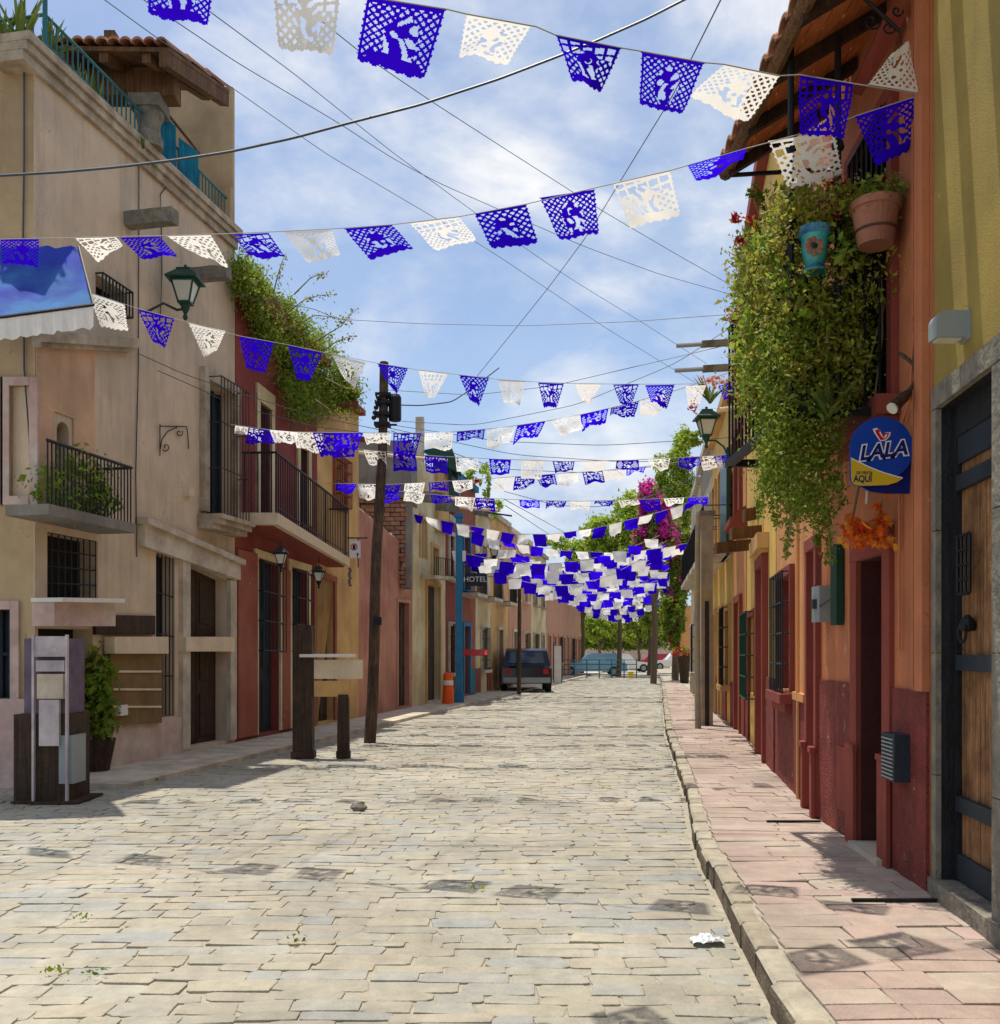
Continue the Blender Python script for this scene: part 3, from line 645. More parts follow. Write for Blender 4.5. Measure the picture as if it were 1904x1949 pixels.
# back wall and far fin wall of the terrace
mb = MB(); wy = 16.15; x3 = at(370, 0, wy).x; x4 = at(443, 0, wy).x; zz = at(443, 165, wy).z
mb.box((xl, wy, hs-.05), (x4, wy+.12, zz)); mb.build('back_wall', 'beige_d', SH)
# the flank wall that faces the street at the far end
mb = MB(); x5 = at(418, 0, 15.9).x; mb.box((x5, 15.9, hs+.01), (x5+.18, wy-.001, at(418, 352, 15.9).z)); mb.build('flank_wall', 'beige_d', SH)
mb = MB(); mb.tube([(at(318,0,13.9).x, 13.9, at(318,215,13.9).z), (at(380,0,14.9).x, 14.9, at(380,292,14.9).z)], .022, 6); mb.build('curtain_rod', 'wood_b', SH)
for x0, x1, y0, y1, Ya, Yb in ((303, 334, 212, 400, 13.8, 14.15), (340, 377, 262, 440, 14.35, 14.8)):
    mb = MB(); n = 26; top = []; bot = []
    for i in range(n+1):
        t = i/n; Yc = Ya+(Yb-Ya)*t; xx = x0+(x1-x0)*t
        a_ = at(xx, y0+(y1-y0)*.13*t*1.2, Yc); b_ = at(xx, y1, Yc); w2 = .05*math.sin(i*1.7)
        a_.x += w2*.6; b_.x += w2; top.append(a_); bot.append(Vector((b_.x, b_.y, hs+.02)))
    mb.add(top+bot, [(i, i+1, n+2+i, n+1+i) for i in range(n)])
    single('curtain', mb, 'curtain', 'turquoise curtain beside the stone column on the roof terrace' if x0 < 310 else 'turquoise curtain farther right, away from the terrace column', 'curtain', 'terrace curtains')

# house front details
def spout(x0, x1, y0, y1, name, label, group='beam spouts on the beige wall'):
    s_ = F.px(x0, (y0+y1)/2); Yc = s_[0]*F.u.y; L = (x1-x0)/FPX*Yc*1.03; h0 = F.h_of(x0, y1); h1 = F.h_of(x0, y0)
    mb = MB(); rings = []
    for t in (0,.2,.4,.6,.8,1.0):
        j = lambda: rnd.uniform(-.012,.012); sw_ = .09
        rings.append([F.pt((s_[0]-sw_+j(), h0+j()), t*L), F.pt((s_[0]+sw_+j(), h0+j()), t*L), F.pt((s_[0]+sw_+j(), h1+j()), t*L), F.pt((s_[0]-sw_+j(), h1+j()), t*L)])
    mb.loft(rings); mb.build(name, 'stone_g', H1)
spout(242, 339, 407, 434, 'water_spout', '')
spout(362, 439, 513, 536, 'water_spout', '')
surround(F, o_win, .17, .002, .09, 'stone', H1, wt=.16)
mb = MB(); F.prism(mb, grow(o_win, .03), -.3, -.24); wi = mb.build('window', 'glass', H1)
mb = MB(); q = o_win
for t in (0.03,.36,.69,.97): F.prism(mb, [lerp(q[0],q[1],t-.03), lerp(q[0],q[1],t+.03), lerp(q[3],q[2],t+.03), lerp(q[3],q[2],t-.03)], -.24, -.19)
mb.build('window_frame', 'navy', wi)
grille(F, grow(o_win, .03), 9, 3, .30, .010, 'rust', H1, cage=True)
for k, (dd, hh) in enumerate(((.42,.07),(.36,.08),(.27,.08))):
    z0 = o_win[0][1]-.06-sum((.07,.08,.08)[:k])
    mb = MB(); F.prism(mb, F.rect(o_win[0][0]-.25, o_win[1][0]+.02, z0-hh+.002, z0), .002, dd); mb.build('sill', 'stone', H1)
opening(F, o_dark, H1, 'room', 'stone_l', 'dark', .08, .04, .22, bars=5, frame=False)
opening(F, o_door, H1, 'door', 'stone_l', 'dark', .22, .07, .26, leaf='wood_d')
# heavy lintel over the doors
L0, L1 = F.px(262, 985), F.px(447, 1066)
mb = MB(); F.prism(mb, [(L0[0], L0[1]-.40), (L1[0], L1[1]-.34), (L1[0], L1[1]-.09), (L0[0], L0[1]-.09)], .003, .11); mb.build('lintel', 'stone_l', H1)
mb = MB(); F.prism(mb, [(L0[0]-.05, L0[1]-.088), (L1[0]+.03, L1[1]-.088), (L1[0]+.03, L1[1]), (L0[0]-.05, L0[1])], .003, .19); mb.build('lintel_moulding', 'stone_l', H1)
# cream shop rails across window and door
mb = MB(); F.prism(mb, Q(340, 434, 1212, 1240, 1212, 1240), -.12, .12); mb.build('counter_rail', 'creamp', H1)
mb = MB(); F.prism(mb, Q(192, 297, 1212, 1244, 1212, 1244), .051, .20); r_ = mb.build('counter_rail', 'creamp', H1)
mb = MB(); F.prism(mb, [F.px(196,1380), F.px(295,1376), F.px(295,1244), F.px(196,1244)], .051, .11); r_ = mb.build('shop_panel', 'brownp', H1)
for k, yy in enumerate((1278, 1312, 1345)):
    mb = MB(); F.prism(mb, Q(200, 292, yy-2, yy+2, yy-2, yy+2), .111, .13); mb.build('panel_rail', 'creamp', r_)
mb = MB(); F.prism(mb, Q(176, 290, 1170, 1208, 1172, 1208), .004, .05); mb.build('dark_board', 'wood_d', H1)  # dark wood board above the counter rail
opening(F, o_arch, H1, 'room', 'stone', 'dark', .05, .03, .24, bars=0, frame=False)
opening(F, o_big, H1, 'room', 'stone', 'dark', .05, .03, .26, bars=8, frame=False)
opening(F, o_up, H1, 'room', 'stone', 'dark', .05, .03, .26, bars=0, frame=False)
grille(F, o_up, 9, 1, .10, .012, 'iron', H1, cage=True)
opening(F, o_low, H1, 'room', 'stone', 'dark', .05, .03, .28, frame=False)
mb = MB(); F.prism(mb, Q(60, 180, 1145, 1192, 1147, 1192), .004, .30); mb.build('shop_fascia', 'pinkst', H1)
mb = MB(); F.prism(mb, Q(58, 182, 1138, 1146, 1140, 1148), .004, .42); mb.build('fascia_trim', 'white', H1)
mb = MB(); F.prism(mb, [F.px(64,1420), F.px(104,1410), F.px(104,1210), F.px(64,1205)], -.16, -.10); mb.build('door', 'navy', H1)
# balcony on the left with plants
bz = F.h_of(120, 985); 
BAL = thing('corner_balcony', 'dark iron balcony with plants at the left edge of the photo', 'balcony', tuple(F.pt((F.s_of(120), bz), .3)))
mb = MB(); F.prism(mb, F.rect(F.s_of(66)-.5, F.s_of(186), bz-.12, bz), .003, .55); mb.build('slab', 'conc', BAL)
for i in range(24):
    s_ = F.s_of(66)-.45+(F.s_of(184)-F.s_of(66)+.43)*i/23; mb = MB(); mb.tube([F.pt((s_, bz), .5), F.pt((s_, bz+.72), .5)], .010, 5); mb.build('baluster', 'iron', BAL)
mb = MB(); mb.tube([F.pt((F.s_of(66)-.46, bz+.72), .5), F.pt((F.s_of(184), bz+.72), .5), F.pt((F.s_of(184), bz+.72), 0)], .02, 6); mb.build('handrail', 'iron', BAL)
def bal_s():
    return tuple(F.pt((F.s_of(66)-.3+nrs.uniform(0, 1.3), bz+nrs.uniform(.05,.6)), nrs.uniform(.2,.45)))
leaf_mesh(clumps(1500, 24, bal_s, (.10,.10,.10)), .07, 'balcony_plants', 'leafy', label='leafy green plants packed behind the rails of the left balcony', cat='plant', kind='stuff')
# vertical cables down the front
for k, (pts, lab) in enumerate(((((46,90),(46,300),(44,455),(46,700),(60,900)), 'black cable running down the corner of the beige house'),
        (((262,275),(262,420),(261,700),(256,900),(258,1060)), 'thin cable dropping past the stone spout on the beige wall'),
        (((318,352),(303,370),(305,420),(306,520),(303,600)), 'looping cable hanging beside the street lantern'))):
    mb = MB()
    if k == 0: P = [at(x, y, yS-.03) for x, y in pts]
    else: P = [F.pt(F.px(x, y), .02) for x, y in pts]
    mb.tube(P, .011 if k == 0 else .008, 5); single('wall_cable', mb, 'cable', lab, 'cable')
# scroll bracket, small box, lantern
mb = MB(); O = F.px(303, 815)
bk = lambda pts, r=.008: mb.tube([F.pt(F.px(x, y), .0+d) for x, y, d in pts], r, 5)
sc_ = lambda cx, cy, r0, r1, a0, a1, n=14: [(cx+(r0+(r1-r0)*i/n)*math.cos(a0+(a1-a0)*i/n), cy+(r0+(r1-r0)*i/n)*math.sin(a0+(a1-a0)*i/n), .03) for i in range(n+1)]
bk([(301,808,.03),(301,868,.03)]); bk([(301,811,.03),(352,812,.03)]); bk([(301,858,.03),(305,836,.03),(316,821,.03),(335,812,.03)])
bk(sc_(312, 851, 8, 2, 2.4, -4)); bk(sc_(338, 824, 7, 2, -.6, 6)); bk([(352,812,.03),(354,825,.03),(356,855,.03)])
single('scroll_bracket', mb, 'iron', 'empty wrought iron scroll bracket on the beige wall', 'bracket')
AB = thing('alarm_box', 'small yellowed junction box left of the caged window', 'box', tuple(F.pt(F.px(357, 946), .0)))
mb = MB(); F.prism(mb, Q(350, 360, 930, 944, 930, 944), .002, .09); mb.build('box', 'creamp', AB)
mb = MB(); F.prism(mb, Q(348, 356, 928, 946, 928, 946), .001, .02); mb.build('back_plate', 'creamp', AB)
def lantern(c, s, label, glassm='lampglass', bracket=None, metal='green', group=None):
    """c: centre of the glass; s: overall height"""
    t = thing('street_lantern', label, 'lantern', (c[0], c[1], c[2]-s*.55), group); x, y, z = c
    sq = lambda r, h: [(x-r, y-r, z+h), (x+r, y-r, z+h), (x+r, y+r, z+h), (x-r, y+r, z+h)]
    mb = MB(); mb.loft([sq(s*.29, s*.17), sq(s*.29, s*.20), sq(s*.16, s*.33), sq(s*.13, s*.36), sq(s*.13, s*.39), sq(s*.04, s*.42)]); mb.ball((x,y,z+s*.45), s*.035, 6); mb.build('lamp_cap', metal, t)
    mb = MB(); mb.loft([sq(s*.10, -s*.22), sq(s*.195, s*.16)]); mb.build('lamp_glass', glassm, t)
    mb = MB()
    for sx in (-1,1):
        for sy in (-1,1): mb.tube([(x+sx*s*.105, y+sy*s*.105, z-s*.22), (x+sx*s*.205, y+sy*s*.205, z+s*.17)], s*.018, 5)
    mb.loft([sq(s*.215, s*.13), sq(s*.215, s*.17)]); mb.loft([sq(s*.12, -s*.25), sq(s*.12, -s*.215)]); mb.build('lamp_frame', metal, t)
    mb = MB(); mb.lathe((x, y, z-s*.55), [(s*.02,0),(s*.05,s*.05),(s*.03,s*.12),(s*.07,s*.2),(s*.10,s*.30)], 10); mb.build('lamp_socket', metal, t)
    if bracket:
        mb = MB(); mb.tube(bracket, s*.025, 6); mb.build('wall_arm', metal, t)
    return t
c = at(353, 553, 13.9)
wb = F.pt((13.9/F.u.y-.3, c.z-.42), 0)
lantern(tuple(c), .78, 'green square street lantern on an arm at the beige wall', bracket=[wb, (wb+Vector((.25,0,.13))), Vector((c.x-.12, c.y, c.z-.28)), Vector((c.x, c.y, c.z-.26))])
# potted agaves on the terrace edge
def spikes(c, n, L, w_, name, m, label, cat, spread=.55, parent=None, droop=.25):
    mb = MB()
    for i in range(n):
        a = rnd.uniform(0, 6.28); t = rnd.uniform(.1, spread); l = L*rnd.uniform(.65, 1.1)
        d = Vector((math.cos(a)*t, math.sin(a)*t, 1)).normalized(); sd = d.cross(Vector((math.sin(a), -math.cos(a), .2))).cross(d).normalized()
        ps = []
        for k in range(5):
            f = k/4; p = Vector(c)+d*l*f+Vector((math.cos(a), math.sin(a), -.5))*droop*l*f*f*t; ww = w_*(1-f**2)*(.6+.8*f if f < .5 else 1)+.001
            ps += [p-sd*ww, p+sd*ww]
        mb.add(ps, [(2*k, 2*k+1, 2*k+3, 2*k+2) for k in range(4)])
    if parent: return mb.build(name, m, parent)
    return single(name, mb, m, label, cat)
for x, y, Y_, L in ((40, 90, 11.5, .62), (5, 92, 11.6, .66), (92, 110, 11.7, .45)):
    spikes(tuple(at(x, y, Y_)), 26, L, .035, 'strappy_plant', 'agave', {40: 'broad strappy green plant behind the corner of the terrace railing', 5: 'strappy green plant at the upper left edge of the photo', 92: 'small strappy plant leaning over the terrace rail corner'}[x], 'plant', .9)
for x, y, Y_, L in ((148, 172, 12.15, .38), (172, 190, 12.3, .42), (186, 208, 12.4, .36), (272, 282, 13.2, .16)):
    spikes(tuple(at(x, y, Y_)), 12, L, .022, 'snake_plant', 'agave', {148: 'upright sword-leaved plant nearest the corner behind the sloping rail', 172: 'tallest sword-leaved plant behind the sloping terrace rail', 186: 'sword-leaved plant right of its taller neighbour on the terrace', 272: 'small leafy sprig poking through the rail below the column'}[x], 'plant', .3)
# blue cloth canopy at the far left
CN = thing('cloth_canopy', 'blue cloth canopy with pale valance at the left edge', 'canopy', tuple(at(60, 640, 10.6)))
mb = MB(); A_ = [at(-60,468,10.9), at(150,470,11.2), at(178,580,10.2), at(-60,612,9.9)]
def bil(P, u, v): return P[0]*(1-u)*(1-v)+P[1]*u*(1-v)+P[2]*u*v+P[3]*(1-u)*v
vs = [bil(A_, i/14, j/8)+Vector((0,0,-.10*math.sin(math.pi*i/14)*math.sin(math.pi*j/8)+.02*math.sin(i*2.1+j))) for j in range(9) for i in range(15)]
mb.add(vs, [(j*15+i, j*15+i+1, (j+1)*15+i+1, (j+1)*15+i) for j in range(8) for i in range(14)]); mb.build('canopy_cloth', 'awn', CN, smooth=True)
mb = MB(); e0, e1 = A_[3], A_[2]; n = 24
tp = [e0+(e1-e0)*i/n for i in range(n+1)]; bt = [p+Vector((0,.03*math.sin(i*1.7),-.22-.03*abs(math.sin(i*1.3)))) for i, p in enumerate(tp)]
mb.add(tp+bt, [(i, i+1, n+2+i, n+1+i) for i in range(n)]); mb.build('valance', 'pwhite', CN)
mb = MB(); mb.tube([A_[3], A_[2]], .018, 6); mb.tube([A_[2], A_[1]], .015, 6); mb.build('canopy_frame', 'iron', CN)

# ------------------------------------------------------------------ LEFT: red house, with balcony
H2 = thing('red_house', 'dark red two storey house with a long iron balcony', 'house', tuple(F.pt((F.s_of(520), .12), -1)))
xr0, xr1 = 448, 662
u_d1 = [F.px(497, 981), F.px(512, 988), F.px(512, 780), F.px(497, 762)]
u_d1 = Q(492, 514, 763, 982, 782, 990)
u_d2 = Q(569, 585, 848, 1000, 860, 1000)
g_w1 = toground(489, 531, 1060, 1075)
g_w2 = toground(553, 585, 1078, 1088)
g_w3 = toground(598, 634, 1096, 1108)
topL, topR = F.px(448, 522), F.px(662, 742)
outer = [(F.s_of(448)+.003, .05), (F.s_of(604), .05), (F.s_of(604), F.h_of(604, 690)), topL]
F.wall(outer, [u_d1, u_d2, g_w1, g_w2], 'red', H2)
opening(F, u_d1, H2, 'room', 'stone_l', 'glass', .13, .04, .2); surround(F, u_d1, .13, .004, .045, 'cream', H2, wt=.30)
opening(F, u_d2, H2, 'room', 'stone_l', 'glass', .13, .04, .2, frame=False); surround(F, u_d2, .13, .004, .045, 'cream', H2, wt=.25)
grille(F, u_d1, 5, 4, -.05, .010, 'navy', H2); grille(F, u_d2, 4, 4, -.05, .010, 'navy', H2)
for q in (g_w1, g_w2):
    opening(F, q, H2, 'door', 'cream', 'dark', .14, .04, .22, leaf='navy')
gg = [lerp(g_w1[0], g_w1[3], .48), lerp(g_w1[1], g_w1[2], .48), lerp(g_w1[1], g_w1[2], .97), lerp(g_w1[0], g_w1[3], .97)]
grille(F, grow(gg, .02), 7, 3, .14, .010, 'iron', H2, cage=True)
gg = [lerp(g_w2[0], g_w2[3], .48), lerp(g_w2[1], g_w2[2], .48), lerp(g_w2[1], g_w2[2], .97), lerp(g_w2[0], g_w2[3], .97)]
grille(F, grow(gg, .02), 6, 3, .14, .010, 'iron', H2, cage=True)
mb = MB(); F.prism(mb, F.rect(F.s_of(449), F.s_of(487)-.02, .13, F.h_of(470, 1050)), .004, .05); mb.build('pilaster', 'redlow', H2)
mb = MB(); F.prism(mb, F.rect(F.s_of(534), F.s_of(549), .13, F.h_of(540, 1085)), .004, .05); mb.build('pilaster', 'redlow', H2)
# planter parapet on top
a, b = F.px(449, 586), F.px(497, 592)
mb = MB(); F.prism(mb, [(F.s_of(449), topL[1]-.45), (F.s_of(604), F.h_of(604, 690)-.1), (F.s_of(604), F.h_of(604, 690)+.02), (F.s_of(449), topL[1])], .004, .30); mb.build('planter_box', 'red', H2)
mb = MB(); mb.hexa([tuple(F.pt((s_, z), d)) for z in (5.6, 5.7) for s_, d in ((F.s_of(449),-.31),(F.s_of(604),-.31),(F.s_of(604),-6),(F.s_of(449),-6))]); mb.build('roof', 'conc', H2)
# balcony
c0, c1 = at(529, 998, 16.4), at(666, 1078, 20.6)
t0, t1 = at(529, 861, 16.4), at(667, 969, 20.6)
w0 = F.pt((F.s_of(452), c0.z), 0); w1 = F.pt((20.6/F.u.y, c1.z), 0)
BL = thing('long_balcony', 'long balcony with black balusters and cream slab on the red house', 'balcony', tuple((c0+c1)/2))
mb = MB(); th = Vector((0,0,.20)); w0 = Vector((w0.x, c0.y-.02, c0.z)); 
mb.hexa([w0, c0, c1, Vector((w1.x-.2, c1.y, c1.z)), w0+th, c0+th, c1+th*.85, Vector((w1.x-.2, c1.y, c1.z))+th*.85]); mb.build('slab', 'creamp', BL)
mb = MB(); dn = Vector((0,0,-.03)); mb.hexa([w0+dn+Vector((0,.1,0)), c0+dn+Vector((-.1,.1,0)), c1+dn+Vector((-.1,-.1,0)), Vector((w1.x-.2, c1.y-.1, c1.z))+dn, w0+Vector((0,.1,-.002)), c0+Vector((-.1,.1,-.002)), c1+Vector((-.1,-.1,-.002)), Vector((w1.x-.2, c1.y-.1, c1.z-.002))]); mb.build('slab_underside', 'red', BL)
nb = 38
for i in range(nb+1):
    t = i/nb; t = t; p = c0+(c1-c0)*t+th; q = t0+(t1-t0)*t; mb = MB(); mb.tube([p+Vector((-.03,0,0)), Vector((p.x-.03, p.y, q.z))], .011 if i % 12 else .018, 5); mb.build('baluster', 'iron', BL)
for i in range(1, 6):
    t = i/6; p = c0+th+(w0-c0)*t; mb = MB(); mb.tube([p+Vector((0,.03,0)), Vector((p.x, p.y+.03, t0.z))], .011, 5); mb.build('baluster', 'iron', BL)
mb = MB(); o3 = Vector((-.03,0,0)); mb.tube([Vector((w0.x, c0.y+.03, t0.z)), t0+o3, t1+o3, Vector((w1.x-.2, t1.y, t1.z))], .022, 6)
mb.tube([c0+th+o3+Vector((0,0,.10)), c1+th*.85+o3+Vector((0,0,.10))], .012, 6); mb.build('handrail', 'iron', BL)
# lanterns beneath the balcony
lantern(tuple(at(535, 1062, 15.6)), .42, 'dark lantern hanging under the near end of the long balcony', metal='iron', bracket=[at(535, 1042, 15.6), at(535, 1030, 15.6), F.pt((F.s_of(520), at(535, 1030, 15.6).z), 0)])
lantern(tuple(at(607, 1096, 17.4)), .42, 'dark lantern hanging under the middle of the long balcony', metal='iron', bracket=[at(607, 1078, 17.4), at(607, 1060, 17.4)])
# planter greenery: hanging shrub
def s2():
    x = nrs.uniform(455, 672); 
    top = np.interp(x, [450,470,500,560,620,660,680],[500,505,535,595,650,700,750]); bot = np.interp(x, [450,470,520,560,600,640,680],[540,560,700,790,800,770,770])
    y = nrs.uniform(top, bot); Y_ = F.Y(min(x, 655))-nrs.uniform(-.2,.5); Y_ = min(Y_, 21)
    v = at(x, y, Y_*.985); return tuple(v)
HS = thing('hanging_shrub', 'yellow green shrub spilling over the parapet of the red house', 'shrub', tuple(F.pt((F.s_of(560), 6.2), .3)))
leaf_mesh(clumps(34000, 420, s2, (.11,.13,.12)), .062, 'foliage', 'leafy', HS, kind='stuff')
mb = MB(); 
for x0, y0, x1, y1, x2, y2 in ((520,640,600,600,668,612),(540,600,580,570,640,560),(600,680,640,650,680,640),(560,560,590,530,622,520),(520,560,530,520,545,480),(620,720,660,740,690,742),(600,650,650,620,682,585),(600,760,650,795,690,800)):
    P = [at(x0,y0,17.2), at(x1,y1,17.0), at((x1+x2)/2,(y1+y2)/2-3,16.9), at(x2,y2,16.8)]; mb.tube(P, [.014,.009,.006,.003], 5)
mb.build('twigs', 'vine', HS)
tp = []
for x0, y0, x1, y1 in ((600,600,668,612),(580,570,640,560),(640,650,680,640),(590,530,622,520),(528,540,545,480),(650,735,690,742),(640,620,682,585),(640,780,690,800)):
    for _ in range(42):
        t = nrs.uniform(); v = at(x0+(x1-x0)*t, y0+(y1-y0)*t, 16.85); tp.append((v.x+nrs.normal()*.03, v.y+nrs.normal()*.05, v.z+nrs.normal()*.03))
leaf_mesh(tp+tp, .045, 'sprig_leaves', 'leafdry', HS, kind='stuff')

# ------------------------------------------------------------------ LEFT: ochre house, pink wall, ruin, cream house
H3 = thing('ochre_house', 'narrow ochre house with a barred red window beyond the balcony', 'house', tuple(F.pt((F.s_of(640), .12), -1)))
o3w = Q(637, 656, 872, 960, 885, 965)
outer = [(F.s_of(604)+.003, .05), (F.s_of(683), .05), (F.s_of(683), F.h_of(683, 790)), (F.s_of(604)+.003, F.h_of(604, 720))]
F.wall(outer, [o3w, g_w3], 'ochre', H3)
surround(F, o3w, .12, .003, .05, 'redlow', H3, wb=.12); opening(F, o3w, H3, 'room', frame=False); grille(F, grow(o3w,.04), 6, 4, .16, .013, 'red', H3, cage=True)
opening(F, g_w3, H3, 'door', 'redlow', 'dark', .12, .05, .2)
mb = MB(); F.prism(mb, [(F.s_of(604), F.h_of(604, 722)), (F.s_of(684), F.h_of(684, 792)), (F.s_of(684), F.h_of(684, 782)), (F.s_of(604), F.h_of(604, 712))], -.2, .16); mb.build('coping', 'maroon', H3)
mb = MB(); mb.hexa([tuple(F.pt((s_, z), d)) for z in (.1, 5.6) for s_, d in ((F.s_of(682)-.2,-.3),(F.s_of(682),-.3),(F.s_of(682),-6),(F.s_of(682)-.2,-6))]); mb.build('side_wall', 'ochre', H3)
for x0, x1, yy, m_ in ((605, 682, 770, 'red'), (650, 722, 838, 'red')):
    Yc = F.Y(x0+20); mb = MB(); a_ = at(x0, yy-4, Yc); b_ = at(x1, yy, Yc); mb.obox((a_+b_)/2, b_-a_, (0,0,1), (0,1,0), (b_-a_).length/2, .055, .06)
    mb.build('roof_beam', 'red', H3 if yy == 770 else H3)
H4 = thing('pink_wall', 'salmon pink garden wall with a stepped sloping top behind the leaning pole', 'wall', tuple(F.pt((F.s_of(730), .12), -.1)))
dq = toground(757, 778, 1145, 1148)
outer = [(F.s_of(683)+.003, .05), (F.s_of(785), .05), F.px(785, 1052), F.px(683, 968)]
F.wall(outer, [dq], 'salmon', H4, thick=.25); opening(F, dq, H4, 'door', 'terracotta', 'dark', .08, .03, .18)
mb = MB(); n = 34
for i in range(n):
    t0_, t1_ = i/n, (i+.8)/n; a_ = lerp(F.px(683, 968), F.px(785, 1052), t0_); b_ = lerp(F.px(683, 968), F.px(785, 1052), t1_); hj = rnd.uniform(.02,.10)
    F.prism(mb, [(a_[0], a_[1]-.02), (b_[0], b_[1]-.02), (b_[0], b_[1]+hj*.6), (a_[0], a_[1]+hj)], -.18, -.02)
mb.build('crumbling_coping', 'stone_l', H4)
# grey unfinished building set back behind the wall
GB = thing('unfinished_building', 'raw grey block building with exposed brick rising behind the pink wall', 'building', tuple(at(725, 1000, 24.5)))
yg = 25.6
a_ = at(681, 838, yg); b_ = at(784, 838, yg); mid = at(700, 940, yg).z; lo = at(700, 1120, yg).z
mb = MB(); mb.box((a_.x-.2, yg, mid), (b_.x, yg+3, a_.z)); mb.build('block_wall', 'conc', GB)
mb = MB(); mb.box((a_.x-.2, yg-.08, mid-.12), (b_.x, yg+2.9, mid-.001)); mb.build('floor_slab', 'conc', GB)
mb = MB(); zb = lo; r_h = .12
row = 0
while zb < mid-.14:
    xx = a_.x-.2-(row % 2)*.14; xe = at(772, 0, yg).x
    while xx < xe:
        if rnd.random() > .03:
            mb.cur = rnd.random(); j = rnd.uniform(0,.04); mb.box((xx, yg-.02-j, zb), (min(xx+.25, xe+.1), yg+.3, zb+r_h-.02))
        xx += .27
    zb += r_h; row += 1
mb.build('brick', 'brick', GB, kind='stuff', tint=True)
mb = MB(); mb.box((at(772,0,yg).x, yg-.05, lo), (b_.x-.002, yg+.3, mid-.13)); mb.build('corner_column', 'conc', GB)
mb = MB(); q0 = at(680, 870, yg-.1); mb.tube([at(760,868,yg-.05)+Vector((.10*math.cos(k/12*6.28), 0, .12*math.sin(k/12*6.28))) for k in range(13)], .012, 5); mb.build('cable_loop', 'cable', GB)
mb = MB(); p = at(799, 838, 30); mb.box((p.x-.13, 30, p.z-1.2), (p.x+.13, 30.2, at(799,793,30).z)); mb.build('chimney', 'stone_l', GB)
for k, (x0, x1, yy) in enumerate(((602, 718, 832), (680, 850, 860))): pass
H5 = thing('cream_house', 'pale cream house beyond the pink wall, with an ochre upper edge', 'house', tuple(F.pt((F.s_of(810), .12), -1)))
w5 = Q(800, 810, 985, 1060, 992, 1064); d5 = toground(812, 836, 1110, 1118); w5b = Q(822, 832, 1040, 1100, 1046, 1102)
outer = [(F.s_of(785)+.003, .05), (F.s_of(848), .05), F.px(848, 908), F.px(785, 866)]
F.wall(outer, [w5, d5, w5b], 'cream', H5); opening(F, w5, H5, 'window', 'ochre'); opening(F, w5b, H5, 'window', 'ochre'); opening(F, d5, H5, 'door', 'ochre')
mb = MB(); F.prism(mb, [F.px(828, 1010), F.px(848, 1016), F.px(848, 904), F.px(828, 893)], .003, .12); mb.build('upper_band', 'ochre', H5)
mb = MB(); p0, p1 = F.pt((F.s_of(785), F.px(785,866)[1])), 0; mb.box((p0.x-4, p0.y, 0), (p0.x-.02, p0.y+.25, p0.z-.02)); mb.build('side_wall', 'cream', H5)
mb = MB(); q = Q(800, 838, 1095, 1102, 1098, 1104); F.prism(mb, q, .01, .45); bal = mb.build('balcony_slab', 'stone_l', H5)
grille(F, Q(800, 838, 1060, 1095, 1066, 1098), 9, 1, .42, .012, 'iron', H5)
# teal roofed attic
TR = thing('teal_attic', 'small teal painted attic with green tiled roof above the cream house', 'attic', tuple(at(850, 925, 31)))
a_, b_ = at(824, 870, 30.5), at(872, 935, 30.5)
mb = MB(); mb.box((a_.x, 30.5, b_.z), (b_.x, 33, a_.z)); mb.build('wall', 'teal', TR)
mb = MB(); mb.hexa([at(808,862,29.8), at(880,905,29.8), at(880,905,34), at(808,862,34), at(808,856,29.8), at(858,846,29.8), at(858,846,34), at(808,856,34)]); mb.build('roof', 'green', TR)
mb = MB()
for i in range(3):
    x0 = a_.x+.1+i*.25; mb.box((x0, 30.46, b_.z+.1), (x0+.14, 30.499, a_.z-.1))
mb.build('window', 'glass', TR)

